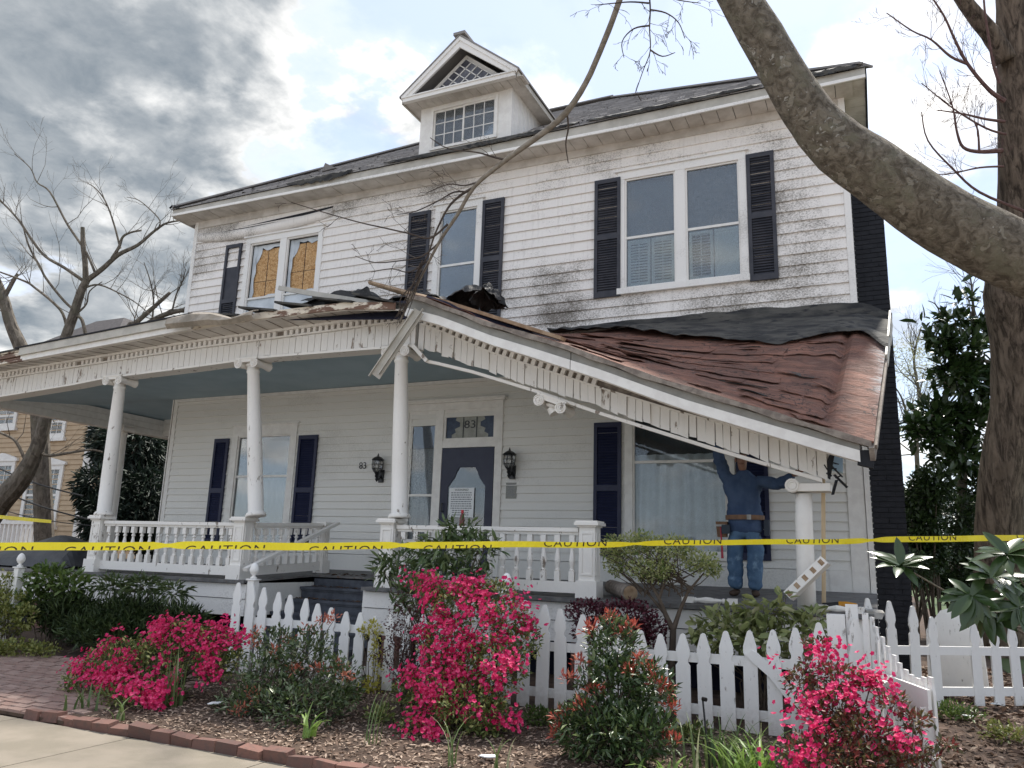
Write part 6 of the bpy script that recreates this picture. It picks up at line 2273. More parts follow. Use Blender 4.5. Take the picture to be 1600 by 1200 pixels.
def flowers(name, material, blobs, ntruss, per, size, parent, rs, spread=.04, bias=None):
    ng_ = max(8, ntruss // 7)
    c, u = sample(blobs, ng_ * 3, rs, .88)
    # bloom sits in loose groups, on the sides that face the light or the street
    sc = u[:, 2] * .8 - u[:, 1] * .9 + rs.rand(len(u)) * .9
    keep = np.argsort(-sc)[:ng_]
    pick = rs.choice(keep, ntruss, p=(lambda w: w / w.sum())(rs.rand(ng_) + .25))
    c, u = c[pick] + rs.normal(size=(ntruss, 3)) * np.array([.075, .05, .045]), u[pick]
    P, D_, N_, L_ = [], [], [], []
    for ci, ui in zip(c, u):
        k = rs.randint(per[0], per[1] + 1)
        for q in range(k):
            ax = unit(ui * .8 + rs.normal(size=3) * .45 + np.array([0, -.35, .35]))
            o = ci + rs.normal(size=3) * spread
            a = unit(np.cross(ax, rs.normal(size=3)))
            b = np.cross(ax, a)
            sz = size * rs.uniform(.8, 1.15)
            for t in range(5):
                th = t / 5 * 6.283 + rs.uniform(-.1, .1)
                dd = a * math.cos(th) + b * math.sin(th)
                P.append(o)
                D_.append(dd * .88 + ax * .45)
                N_.append(ax)
                L_.append(sz * .55)
    L_ = np.array(L_)
    return leaf_object(name, material, P, D_, N_, L_, L_ * .85, parent, .12, .1, 'long')


def stems(name, material, base, blobs, n, r0, parent, rs, spread=.15, seg=4, toward=.75, nside=5):
    m = MB()
    for k in range(n):
        b = blobs[rs.randint(len(blobs))]
        tip = b[0] + unit(rs.normal(size=3)) * b[1] * toward * rs.rand()
        s = np.array(base) + np.array([rs.uniform(-spread, spread), rs.uniform(-spread, spread), 0])
        mid1 = s + (tip - s) * .35 + rs.normal(size=3) * .04
        mid2 = s + (tip - s) * .7 + rs.normal(size=3) * .05
        mid1[2] = s[2] + (tip[2] - s[2]) * .45
        m.tube([s, mid1, mid2, tip], [r0, r0 * .75, r0 * .5, r0 * .25], nside, caps=False)
    return m.build(name, material, parent)


MT['stem'] = mat('stem', (.075, .055, .04), (.11, .085, .065), 12, rough=.9)
MT['azalea'] = mat_leaf('azalea', (.58, .010, .09), (.86, .055, .24), .55, .4, .3, c3=(.88, .14, .30), p3=.82)
MT['azalea_leaf'] = mat_leaf('azalea_leaf', (.06, .095, .025), (.22, .27, .08), .45, .3, c3=(.52, .52, .20), p3=.82)
MT['azalea_leaf_red'] = mat_leaf('azalea_leaf_red', (.06, .07, .025), (.17, .12, .055), .45, .3, c3=(.20, .045, .04), p3=.6)
MT['pieris'] = mat_leaf('pieris', (.032, .062, .022), (.085, .13, .042), .32, .15, .55, c3=(.16, .20, .08), p3=.9)
MT['pieris_tip'] = mat_leaf('pieris_tip', (.32, .055, .04), (.52, .13, .09), .45, .3, c3=(.60, .26, .16), p3=.85)
MT['nandina'] = mat_leaf('nandina', (.04, .07, .025), (.11, .155, .055), .35, .15, .5, c3=(.30, .32, .20), p3=.86)
MT['nandina_tip'] = mat_leaf('nandina_tip', (.45, .10, .06), (.62, .24, .15), .45, .3)
MT['purple'] = mat_leaf('purple', (.055, .014, .022), (.13, .028, .045), .45, .25)
MT['burgundy'] = mat_leaf('burgundy', (.045, .018, .016), (.11, .04, .035), .5, .2)
MT['yellow_vine'] = mat_leaf('yellow_vine', (.38, .35, .05), (.55, .50, .12), .5, .35)
MT['pale_shrub'] = mat_leaf('pale_shrub', (.30, .34, .11), (.50, .51, .25), .5, .4, c3=(.13, .20, .05), p3=.84)
MT['laurel'] = mat_leaf('laurel', (.06, .10, .035), (.15, .20, .08), .35, .2, .5, c3=(.22, .26, .12), p3=.9)
MT['hydrangea'] = mat_leaf('hydrangea', (.17, .21, .075), (.32, .34, .14), .45, .3, c3=(.50, .50, .32), p3=.9)
MT['darkshrub'] = mat_leaf('darkshrub', (.03, .055, .018), (.085, .12, .04), .5, .2)
MT['leafy'] = mat_leaf('leafy', (.055, .10, .02), (.14, .20, .05), .4, .3, .45)
MT['ivy'] = mat_leaf('ivy', (.12, .15, .035), (.30, .30, .09), .45, .3)
MT['blade'] = mat_leaf('blade', (.06, .11, .03), (.16, .22, .08), .45, .25, c3=(.40, .42, .26), p3=.9)
MT['blade_bright'] = mat_leaf('blade_bright', (.13, .24, .04), (.26, .38, .10), .4, .35, .45)
MT['conifer'] = mat_leaf('conifer', (.008, .018, .012), (.022, .04, .022), .6, .1)
MT['hedge'] = mat_leaf('hedge', (.014, .030, .010), (.05, .08, .026), .35, .12, .5)
MT['magnolia'] = mat_leaf('magnolia', (.018, .038, .012), (.05, .085, .026), .27, .08, .5)
MT['willow'] = mat_leaf('willow', (.34, .36, .20), (.50, .50, .34), .6, .4)
MT['litter'] = mat_leaf('litter', (.075, .045, .032), (.20, .13, .09), .8, .1, c3=(.36, .28, .21), p3=.9)

rs = np.random.RandomState(12)


def base_at(px, Y):
    """ground point under a photo column at a given distance"""
    lo = at(px, 1000, Y=Y)
    return np.array([lo[0], Y, ground_z(lo[0], Y)])


def shrub(name, label, cat, base, group=None):
    return thing(name, label, cat, tuple(base), group)


# --- azaleas
def azalea(label, bl, base, nleaf, ntruss, per, leafmat='azalea_leaf', fsize=.043, seed=1):
    r = np.random.RandomState(seed)
    t = shrub('azalea_bush', label, 'azalea', base, 'azaleas in bloom')
    foliage('foliage', leafmat, bl, nleaf, .045, .42, t, r, inner=.3)
    flowers('flowers', 'azalea', bl, ntruss, per, fsize, t, r)
    stems('stems', 'stem', base, bl, 26, .011, t, r, .18)
    return t


azalea('low spreading pink azalea beside the brick walk', [blob(135, 1070, 6.35, 42, 34), blob(185, 1040, 6.45, 55, 42), blob(250, 1030, 6.5, 58, 44), blob(285, 992, 6.7, 34, 22), blob(220, 1085, 6.25, 80, 24), blob(330, 1000, 6.7, 30, 22), blob(335, 1035, 6.6, 36, 30), blob(365, 1000, 6.75, 18, 14), blob(370, 1030, 6.7, 16, 14)],
       base_at(250, 6.5), 9500, 460, (4, 7), seed=3)
azalea('tall pink azalea in front of the fence middle', [blob(668, 915, 7.2, 28, 20), blob(715, 945, 7.15, 60, 34), blob(775, 925, 7.2, 36, 18), blob(790, 970, 7.1, 42, 34), blob(820, 1000, 7.1, 30, 30), blob(770, 1040, 6.9, 62, 46), blob(700, 1010, 7.0, 50, 44), blob(680, 1080, 6.8, 52, 38), blob(730, 1105, 6.7, 66, 44), blob(640, 1080, 6.9, 30, 28), blob(660, 1145, 6.55, 44, 26), blob(765, 1120, 6.7, 40, 40)],
       base_at(715, 6.9), 10000, 520, (4, 7), seed=5)
azalea('loose half-open pink azalea at the right by the gate', [blob(1280, 1008, 7.0, 24, 12), blob(1262, 1036, 6.9, 12, 9), blob(1250, 1068, 6.8, 26, 24), blob(1310, 1062, 6.75, 40, 26), blob(1358, 1068, 6.7, 22, 10), blob(1300, 1110, 6.6, 50, 34), blob(1395, 1098, 6.5, 26, 16), blob(1432, 1126, 6.45, 26, 14), blob(1340, 1140, 6.45, 60, 26), blob(1310, 1180, 6.3, 90, 32), blob(1420, 1178, 6.3, 46, 22), blob(1480, 1165, 6.4, 18, 10)],
       base_at(1320, 6.6), 4200, 150, (4, 7), 'azalea_leaf_red', .041, seed=7)

# --- red-tipped shrubs
r = np.random.RandomState(21)
bl = [blob(420, 1060, 6.6, 60, 45), blob(480, 1030, 6.7, 55, 50), blob(390, 1100, 6.4, 55, 40), blob(470, 1105, 6.35, 80, 40), blob(530, 1070, 6.5, 40, 45), blob(430, 1010, 6.8, 40, 30)]
t = shrub('nandina_bush', 'green shrub with salmon red tips before the left fence bay', 'shrub', base_at(450, 6.5))
foliage('foliage', 'nandina', bl, 4200, .062, .36, t, r, inner=.25)
tips = [blob(*q, 14, 10) for q in ((505, 972, 6.8), (520, 965, 6.8), (480, 985, 6.8), (450, 1000, 6.8), (395, 1005, 6.7), (400, 990, 6.75), (460, 1045, 6.5), (530, 1042, 6.5), (500, 1045, 6.5), (395, 1085, 6.3), (372, 1110, 6.2), (540, 1055, 6.4), (430, 1020, 6.6))]
for tp_ in tips:
    foliage('red_tip', 'nandina_tip', [tp_], 32, .05, .34, t, r, up=.7, inner=.1)
stems('stems', 'stem', base_at(450, 6.5), bl + tips, 34, .010, t, r, .2)
bl = [blob(960, 1080, 6.6, 62, 60), blob(940, 1140, 6.4, 70, 50), blob(1000, 1150, 6.35, 60, 45), blob(960, 1010, 6.75, 45, 45), blob(1010, 1080, 6.55, 45, 50), blob(900, 1140, 6.4, 35, 40)]
t = shrub('pieris_bush', 'dark green shrub with red new growth at the bottom centre', 'shrub', base_at(960, 6.5))
foliage('foliage', 'pieris', bl, 4600, .075, .30, t, r, inner=.25, up=.3)
tips = [blob(*q, 15, 10) for q in ((935, 975, 6.8), (955, 965, 6.8), (985, 980, 6.75), (920, 985, 6.75), (970, 990, 6.7), (1000, 1030, 6.6), (1015, 1045, 6.6), (905, 1035, 6.6), (890, 1060, 6.5), (1040, 1080, 6.5), (1050, 1105, 6.45), (875, 1120, 6.35), (870, 1145, 6.3), (985, 1050, 6.5), (910, 1105, 6.3), (1048, 1155, 6.3), (930, 1080, 6.4), (1030, 1065, 6.5))]
for tp_ in tips:
    foliage('red_tip', 'pieris_tip', [tp_], 42, .06, .24, t, r, up=.8, inner=.1)
stems('stems', 'stem', base_at(960, 6.5), bl + tips, 30, .011, t, r, .15)

# --- between fence and porch
bl = [blob(720, 830, 8.35, 40, 18), blob(690, 860, 8.4, 60, 26), blob(750, 860, 8.3, 36, 28), blob(625, 880, 8.35, 40, 22), blob(700, 900, 8.3, 70, 30), blob(600, 890, 8.3, 24, 20), blob(650, 930, 8.25, 40, 30)]
t = shrub('laurel_shrub', 'leafy dark green shrub standing before the right porch rail', 'shrub', base_at(690, 8.3))
foliage('foliage', 'laurel', bl, 1500, .125, .27, t, r, inner=.2, up=.15, curl=.25, shape='long')
stems('stems', 'stem', base_at(690, 8.3), bl, 26, .012, t, r, .15)
bl = [blob(640, 970, 7.3, 45, 50), blob(620, 1020, 7.25, 40, 40), blob(660, 1030, 7.3, 35, 40)]
t = shrub('barberry', 'twiggy burgundy shrub against the fence left of the tall azalea', 'shrub', base_at(645, 7.3))
foliage('foliage', 'burgundy', bl, 1700, .03, .5, t, r, inner=.15)
stems('stems', 'stem', base_at(645, 7.3), bl, 46, .007, t, r, .08)
bl = [blob(920, 958, 8.35, 40, 22), blob(980, 962, 8.3, 50, 26), blob(1020, 985, 8.3, 26, 22), blob(960, 990, 8.25, 70, 26)]
t = shrub('loropetalum', 'rounded dark purple shrub behind the fence', 'shrub', base_at(965, 8.3))
foliage('foliage', 'purple', bl, 3600, .042, .6, t, r, inner=.3)
stems('stems', 'stem', base_at(965, 8.3), bl, 16, .01, t, r, .15)
bl = [blob(960, 858, 8.4, 26, 22), blob(1000, 852, 8.4, 38, 22), blob(1050, 856, 8.35, 38, 20), blob(1095, 880, 8.35, 30, 20), blob(1020, 890, 8.3, 44, 20), blob(965, 885, 8.4, 22, 16), blob(1115, 892, 8.4, 14, 12)]
t = shrub('small_tree', 'small airy multi-stemmed tree with pale green leaves by the fallen column', 'tree', base_at(1045, 8.35))
foliage('crown', 'pale_shrub', bl, 4600, .038, .5, t, r, inner=.2)
m = MB()
b0 = base_at(1046, 8.35)
f1 = at(1052, 985, Y=8.35)
for (pts, ra) in (([b0, f1, at(1040, 960, Y=8.35), at(1030, 935, Y=8.33), at(1005, 890, Y=8.35), at(985, 868, Y=8.35)], [.04, .034, .026, .02, .012, .006]),
                  ([f1, at(1062, 955, Y=8.36), at(1075, 925, Y=8.36), at(1100, 895, Y=8.38)], [.03, .022, .016, .007]),
                  ([at(1030, 935, Y=8.33), at(1040, 905, Y=8.3), at(1055, 875, Y=8.32)], [.018, .012, .006]),
                  ([at(1040, 960, Y=8.35), at(1015, 930, Y=8.38), at(985, 905, Y=8.4), at(955, 885, Y=8.4)], [.02, .014, .01, .005])):
    m.tube(pts, ra, 7)
for k in range(60):
    c, u_ = sample(bl, 1, r, .5)
    s = at(1040 + r.uniform(-40, 45), 915 + r.uniform(-18, 18), Y=8.35)
    m.tube([s, (s + c[0]) / 2 + r.normal(size=3) * .02, c[0]], [.007, .005, .002], 4, caps=False)
m.build('trunk', 'stem', t)
bl = [blob(1140, 972, 8.3, 44, 22), blob(1195, 958, 8.3, 40, 20), blob(1250, 990, 8.25, 44, 30), blob(1170, 1005, 8.25, 70, 34), blob(1270, 966, 8.3, 24, 16), blob(1100, 990, 8.3, 28, 26), blob(1225, 935, 8.35, 14, 10)]
t = shrub('hydrangea_bush', 'pale broad-leaved shrub below the workman', 'shrub', base_at(1190, 8.3))
foliage('foliage', 'hydrangea', bl, 850, .115, .46, t, r, inner=.2, up=.1, curl=.2, shape='long')
stems('stems', 'stem', base_at(1190, 8.3), bl, 26, .01, t, r, .2)
# yellow vine on a picket
bl = [blob(582, 985, 7.66, 16, 16), blob(588, 1025, 7.66, 12, 34), blob(578, 1075, 7.6, 22, 18), blob(565, 985, 7.66, 8, 8)]
t = shrub('yellow_vine', 'yellow leaved vine climbing one picket of the left bay', 'vine', base_at(580, 7.65))
foliage('foliage', 'yellow_vine', bl, 420, .038, .7, t, r, inner=.1)
stems('stems', 'stem', base_at(580, 7.65), bl, 8, .006, t, r, .04)

# --- left border
bl = [blob(110, 962, 8.1, 64, 34, 40), blob(205, 962, 8.2, 76, 26, 40), blob(285, 972, 8.2, 48, 22, 30), blob(170, 990, 7.9, 110, 28, 40)]
t = shrub('feathery_shrub', 'dark feathery shrub mass under the left porch skirt', 'shrub', base_at(180, 8.1))
p, u_ = sample(bl, 7500, r, .2)
leaf_object('foliage', 'darkshrub', p, unit(u_ * .4 + r.normal(size=p.shape) * .6 + np.array([0, 0, .5])), r.normal(size=p.shape), .11 * (1 + .5 * r.rand(len(p))), .009, t, .1, .3)
bl2 = [blob(175, 915, 8.2, 36, 14), blob(225, 915, 8.2, 34, 14), blob(270, 925, 8.2, 30, 12)]
p, u_ = sample(bl2, 500, r, .1)
leaf_object('upper_fronds', 'laurel', p, unit(u_ * .7 + r.normal(size=p.shape) * .4 + np.array([0, 0, .2])), np.tile([0, 0, 1.], (len(p), 1)) + r.normal(size=p.shape) * .3, .13, .018, t, .1, .35)
stems('stems', 'stem', base_at(180, 8.1), bl + bl2, 40, .007, t, r, .5)
bl = [blob(75, 905, 8.0, 40, 22), blob(110, 915, 8.05, 34, 26), blob(60, 940, 7.95, 40, 26)]
t = shrub('leafy_shrub', 'bright leafy shrub behind the vine-covered post', 'shrub', base_at(85, 8.0))
foliage('foliage', 'leafy', bl, 900, .11, .38, t, r, inner=.2, curl=.2, shape='long')
stems('stems', 'stem', base_at(85, 8.0), bl, 18, .009, t, r, .2)
bl = [blob(10, 915, 7.7, 18, 26), blob(22, 945, 7.68, 34, 22), blob(10, 970, 7.65, 34, 26), blob(40, 965, 7.6, 22, 22), blob(-10, 960, 7.65, 30, 50)]
t = shrub('climbing_vine', 'yellow green vine smothering the left fence post', 'vine', base_at(15, 7.65))
foliage('foliage', 'ivy', bl, 1900, .06, .6, t, r, inner=.25)
stems('stems', 'stem', base_at(15, 7.65), bl, 14, .008, t, r, .1)
bl = [blob(20, 1012, 7.3, 46, 12), blob(65, 1015, 7.4, 34, 10), blob(-10, 1020, 7.2, 30, 14)]
t = shrub('ground_cover', 'low yellow green ground cover at the far edge of the brick walk', 'ground cover', base_at(40, 7.3))
foliage('foliage', 'ivy', bl, 900, .055, .65, t, r, inner=.1, zmin=.16)

# --- strap-leaved clumps
def clump(px, py, Y, n, L, label, width=.012, seed=0, spread=.05, mm='blade', lean=.6):
    r = np.random.RandomState(seed)
    b = at(px, py, Y=Y)
    gz = ground_z(b[0], Y)
    m = MB()
    for k in range(n):
        a = r.uniform(0, 6.283)
        l = L * r.uniform(.6, 1.1)
        le = lean * r.uniform(.3, 1.2)
        o = np.array([b[0] + r.normal() * spread, Y + r.normal() * spread, gz])
        dirv = np.array([math.cos(a), math.sin(a), 0])
        sd = np.array([-math.sin(a), math.cos(a), 0]) * width
        rows = []
        for q in range(6):
            tt = q / 5
            c = o + dirv * l * le * tt * tt + np.array([0, 0, l * (tt - .45 * le * tt * tt * tt)])
            w = (1 - tt * .9)
            rows.append([c - sd * w, c + sd * w])
        m.grid(rows)
    return m.build('strap_leaf_clump', mm, label=label, cat='grass clump', group='strap-leaved clumps in the bed')


clump(270, 1075, 6.2, 16, .62, 'tall grey green strap-leaved clump behind the pavement bricks', .013, 1, .05, lean=.3)
clump(135, 1100, 5.75, 14, .34, 'short strap-leaved clump at the corner of the low azalea', .014, 2, .07, lean=.9)
clump(190, 1115, 5.65, 6, .30, 'single splayed strap clump lying over the brick edging', .016, 3, .04, lean=1.0)
clump(483, 1140, 5.95, 9, .30, 'bright broad-bladed clump at the bottom left of centre', .026, 4, .03, 'blade_bright', .7)
clump(580, 1140, 6.0, 7, .55, 'thin arching clump between the two left shrubs', .008, 5, .04, lean=.7)
clump(700, 1195, 5.8, 7, .50, 'pale upright blades in front of the tall azalea', .009, 6, .03, lean=.5)
clump(1140, 1150, 6.7, 60, .42, 'dense dark strap clump under the right fence bay', .013, 7, .16, lean=.9)
clump(1185, 1160, 6.4, 60, .46, 'lush strap clump left of the right azalea', .017, 8, .12, 'blade_bright', .8)
clump(1030, 1200, 6.1, 12, .26, 'broad-bladed clump at the bottom edge by the red-tipped shrub', .026, 9, .06, 'blade_bright', .8)
clump(1590, 1180, 5.6, 16, .40, 'grassy clump in the bottom right corner', .010, 10, .08, lean=.8)
clump(775, 1190, 5.9, 4, .28, 'lone curled blades right of the tall azalea', .014, 12, .03, lean=1.0)

# --- low sprouts along the fence foot and through the mulch
r9 = np.random.RandomState(91)
for k, (px, Y, rx, n, mm, lab) in enumerate(((330, 7.3, 40, 260, 'leafy', 'low green sprouts at the foot of the first pickets'), (545, 7.2, 34, 240, 'leafy', 'low green sprouts under the yellow vine'), (600, 6.6, 30, 160, 'azalea_leaf', 'small seedlings left of the tall azalea'), (845, 7.2, 30, 220, 'leafy', 'low green sprouts right of the tall azalea'), (1075, 7.25, 40, 280, 'azalea_leaf', 'low green sprouts right of the red-tipped shrub'), (1480, 9.0, 50, 300, 'leafy', 'low weeds along the right fence foot'), (1560, 8.4, 40, 200, 'ivy', 'yellow green weeds at the right edge of the litter'))):
    g_ = base_at(px, Y)
    kk = float((g_ - CAM) @ CF) / FPX
    foliage('low_sprouts', mm, [(g_ + np.array([0, 0, .07]), np.array([rx * kk, rx * kk * .6, .10]))], n, .055, .4, None, r9, up=.6, inner=.05, zmin=g_[2])
    o = [q for q in bpy.data.objects if q.name.startswith('low_sprouts')][-1]
    tag(o, lab, 'sprouts', 'low sprouts in the beds', 'stuff')

# --- mulch, litter, edging
def chips(name, material, n, region, L, ratio, seed, lift=.012, label=None, cat=None):
    r = np.random.RandomState(seed)
    x = r.uniform(region[0], region[1], n)
    y = r.uniform(region[2], region[3], n)
    z = np.array([ground_z(a, b) for a, b in zip(x, y)]) + r.rand(n) * lift + .003
    d = r.normal(size=(n, 3)) * np.array([1, 1, .22])
    nn = np.tile([0, 0, 1.], (n, 1)) + r.normal(size=(n, 3)) * .35
    Ls = L * r.uniform(.5, 1.4, n)
    return leaf_object(name, material, np.stack([x, y, z], 1), d, nn, Ls, Ls * ratio, None, .12, .1, kind='stuff', label=label, cat=cat)


chips('bark_mulch', 'mulch', 15000, (-6.9, 2.2, 5.48, 7.7), .05, .36, 31, label='brown bark mulch covering the front bed', cat='mulch')
chips('leaf_litter', 'litter', 11000, (-.6, 4.5, 6.4, 13.0), .08, .5, 33, .03, 'dead brown leaf litter on the ground at the right', 'leaf litter')
chips('dry_leaves', 'litter', 500, (-6.6, .5, 5.5, 7.6), .06, .5, 35, .03, 'scattered dry leaves on the mulch', 'leaf litter')

eb = thing('brick_edging', 'row of old red bricks edging the flower bed along the pavement', 'brick edging', (-3.5, 5.45, 0))
ebm = MB().hexa([(-.105, -.05, -.04), (.105, -.05, -.04), (.105, .05, -.04), (-.105, .05, -.04), (-.101, -.046, .055), (.101, -.046, .055), (.101, .046, .055), (-.101, .046, .055)]).mesh('brick', 'edging')
x = -7.55
i = 0
while x < 3.2:
    y = 5.46 - .012 * (x + 7.5) + rnd.uniform(-.014, .014)
    sl_ = rnd.uniform(.98, 1.4)
    link('brick', ebm, eb, loc=(x + .105 * sl_, y, .030 + rnd.uniform(-.022, .016)), rot=(rnd.uniform(-.10, .22), rnd.uniform(-.07, .07), rnd.uniform(-.10, .10)), scale=(sl_, rnd.uniform(.9, 1.2), rnd.uniform(.9, 1.15)))
    x += .213 * sl_ + rnd.uniform(0, .012)
    i += 1
# small litter pieces
def scrap(px, py, Z, s, label, seed):
    r = np.random.RandomState(seed)
    c = at(px, py, Z=Z)
    pts = []
    for k in range(9):
        a = k / 9 * 6.283
        rr = s * r.uniform(.6, 1.1)
        pts.append((c[0] + rr * math.cos(a), c[1] + rr * math.sin(a), ground_z(c[0], c[1]) + .03 + r.uniform(0, .02)))
    MB().prism(pts, (0, 0, .008)).build('paper_scrap', 'paper', label=label, cat='scrap')


scrap(1512, 1140, .2, .10, 'crumpled white scrap on the dead leaves at right', 1)
scrap(1558, 1122, .2, .06, 'small white scrap farthest right on the leaf litter', 2)
scrap(338, 1105, .1, .10, 'crumpled white plastic behind the salmon-tipped shrub', 3)
scrap(760, 1196, .05, .07, 'white scrap at the bottom edge below the tall azalea', 4)
p = at(1108, 1150, Y=6.55)
t = thing('path_light', 'thin black stake light tilted before the right fence bay', 'stake light', (p[0], 6.55, ground_z(p[0], 6.55)))
q = at(1098, 1092, Y=6.6)
MB().tube([(p[0], 6.55, ground_z(p[0], 6.55)), q], .008, 6).build('stake', 'iron', t)
MB().tube([q, q + np.array([.03, -.02, .0])], .016, 8).build('lamp_head', 'iron', t)
# fallen white pipe and grey stone at the gate
a, b = at(1352, 1062, Y=7.3), at(1385, 1075, Y=7.2)
MB().tube([a, b], .05, 10).build('downspout_piece', 'trim_clean', label='short white pipe lying behind the right azalea', cat='pipe')
c = at(1378, 1105, Y=6.95)
m = MB()
pts = [(c[0] + .17 * math.cos(a) * (1 + .1 * math.sin(3 * a)), 6.95 + .07 * math.sin(a * 2) * .2, ground_z(c[0], 6.95) + .12 + .12 * math.sin(a)) for a in np.linspace(0, 6.283, 14)[:-1]]
m.prism(pts, (.02, .06, .0)).build('stone_slab', 'metal_grey', label='rounded grey slab leaning at the foot of the gate', cat='stone')

# ================================================================ TREES
def branch_system(m, start, direction, length, radius, depth, rs, nside=5, spread=.7, child=3, bend=.25, up=.12, plane=None, ratio=.62):
    d = unit(np.array(direction, float))
    p = np.array(start, float)
    pts, rad = [p.copy()], [radius]
    k = 5
    for i in range(k):
        d = unit(d + rs.normal(size=3) * bend * .5 + np.array([0, 0, up * .3]))
        if plane is not None:
            d = unit(d - CF * (d @ CF) * .6)
        p = p + d * length / k
        pts.append(p.copy())
        rad.append(max(.0022, radius * (1 - .82 * (i + 1) / k)))
    m.tube(pts, rad, nside if radius > .012 else 4, caps=False)
    if depth <= 0:
        return
    for c in range(child):
        t = rs.uniform(.25, .95)
        i = min(k - 1, int(t * k))
        s = pts[i] + (pts[i + 1] - pts[i]) * (t * k - i)
        ax = unit(rs.normal(size=3))
        dd = unit(unit(pts[i + 1] - pts[i]) + ax * spread)
        branch_system(m, s, dd, length * ratio * rs.uniform(.6, 1.15), rad[i] * .6, depth - 1, rs, nside, spread, child, bend, up, plane, ratio)


def px_path(pts, D):
    """pts: (px, py[, D]) list -> world points"""
    return [at(q[0], q[1], D=(q[2] if len(q) > 2 else D)) for q in pts]


def limb(m, pts, hw, D, nside=10, twigs=0, rs=None, tl=1.0, tr=.02, depth=2, start=.2, jitter=0.0, up=.15, child=3, plane=True):
    P = px_path(pts, D)
    n = len(P)
    # smooth the polyline
    Q, Rr = [], []
    hw = list(np.interp(np.linspace(0, 1, n), np.linspace(0, 1, len(hw)), hw))
    for i in range(n - 1):
        p0, p1, p2, p3 = P[max(i - 1, 0)], P[i], P[i + 1], P[min(i + 2, n - 1)]
        for s in range(4):
            t = s / 4
            Q.append(.5 * ((2 * p1) + (-p0 + p2) * t + (2 * p0 - 5 * p1 + 4 * p2 - p3) * t * t + (-p0 + 3 * p1 - 3 * p2 + p3) * t ** 3))
            dep = float((Q[-1] - CAM) @ CF)
            Rr.append((hw[i] * (1 - t) + hw[i + 1] * t) * dep / FPX)
    Q.append(P[-1])
    Rr.append(hw[-1] * float((P[-1] - CAM) @ CF) / FPX)
    m.tube(Q, Rr, nside, jitter=jitter)
    for k in range(twigs):
        t = start + (1 - start) * rs.rand()
        i = min(len(Q) - 2, int(t * (len(Q) - 1)))
        d = unit(Q[i + 1] - Q[i])
        dd = unit(d * .7 + unit(rs.normal(size=3) * np.array([1, 1, 1])) * .9 + np.array([0, 0, up]))
        branch_system(m, Q[i], dd, tl * rs.uniform(.5, 1.2) * (1 - .35 * t), min(tr, Rr[i] * .5), depth, rs, 5, .75, child, .3, up, True if plane else None)
    return Q, Rr


def mat_bark(name, c1, c2, c3, st, sc, bump, patch=None):
    m, t, p, g = new_mat(name)
    pos = stretch(t, g.outputs['Position'], st)
    a = noise(t, pos, sc, 8, 0.68, .6)
    b = noise(t, g.outputs['Position'], sc * .35, 5, .6, .3)
    col = mixc(t, smooth(t, a, .36, .64), c1, c2)
    col = mixc(t, math_node(t, 'MULTIPLY', smooth(t, b, .50, .66), .8), col, c3)
    h = a
    if patch is not None:
        vz = N(t, 'ShaderNodeTexVoronoi', i_Scale=patch[0])
        vz.feature = 'F1'
        dn = N(t, 'ShaderNodeVectorMath', operation='ADD')
        nz = N(t, 'ShaderNodeTexNoise', i_Scale=7.0, i_Detail=4.0)
        t.links.new(g.outputs['Position'], nz.inputs['Vector'])
        sc_ = N(t, 'ShaderNodeVectorMath', operation='SCALE')
        t.links.new(nz.outputs['Color'], sc_.inputs[0])
        sc_.inputs['Scale'].default_value = .35
        t.links.new(g.outputs['Position'], dn.inputs[0])
        t.links.new(sc_.outputs[0], dn.inputs[1])
        t.links.new(dn.outputs[0], vz.inputs['Vector'])
        mask = math_node(t, 'MULTIPLY', smooth(t, math_node(t, 'SUBTRACT', .30, vz.outputs['Distance']), 0.0, .03), smooth(t, b, .44, .50))
        col = mixc(t, math_node(t, 'MULTIPLY', mask, .75), col, patch[1])
        vz2 = N(t, 'ShaderNodeTexVoronoi', i_Scale=patch[0] * 2.7)
        t.links.new(dn.outputs[0], vz2.inputs['Vector'])
        m2 = math_node(t, 'MULTIPLY', smooth(t, math_node(t, 'SUBTRACT', .26, vz2.outputs['Distance']), 0, .04), smooth(t, noise(t, g.outputs['Position'], 3.1, 3), .55, .6))
        col = mixc(t, math_node(t, 'MULTIPLY', m2, .8), col, patch[2])
        h = math_node(t, 'SUBTRACT', a, math_node(t, 'MULTIPLY', math_node(t, 'ADD', mask, m2), .35))
    t.links.new(col, p.inputs['Base Color'])
    p.inputs['Roughness'].default_value = .9
    p.inputs['Specular IOR Level'].default_value = .2
    set_bump(t, p, h, bump, .06)
    return m


MT['bark_limb'] = mat_bark('bark_limb', (.10, .082, .062), (.25, .215, .17), (.20, .185, .135), (1, 1, 1), 16, 1.0, (7.0, (.33, .295, .24), (.50, .47, .42)))
MT['bark_rough'] = mat_bark('bark_rough', (.045, .034, .026), (.22, .17, .13), (.15, .115, .085), (1, 1, .14), 13, 1.0)
MT['bark_grey'] = mat_bark('bark_grey', (.085, .072, .058), (.19, .165, .135), (.13, .12, .09), (1, 1, .5), 9, .6)
MT['twig'] = mat('twig', (.055, .042, .036), (.095, .075, .062), 8, rough=.9)
MT['branch'] = mat('branch', (.17, .145, .115), (.27, .235, .19), 12, rough=.85, bump=.5, bscale=40)

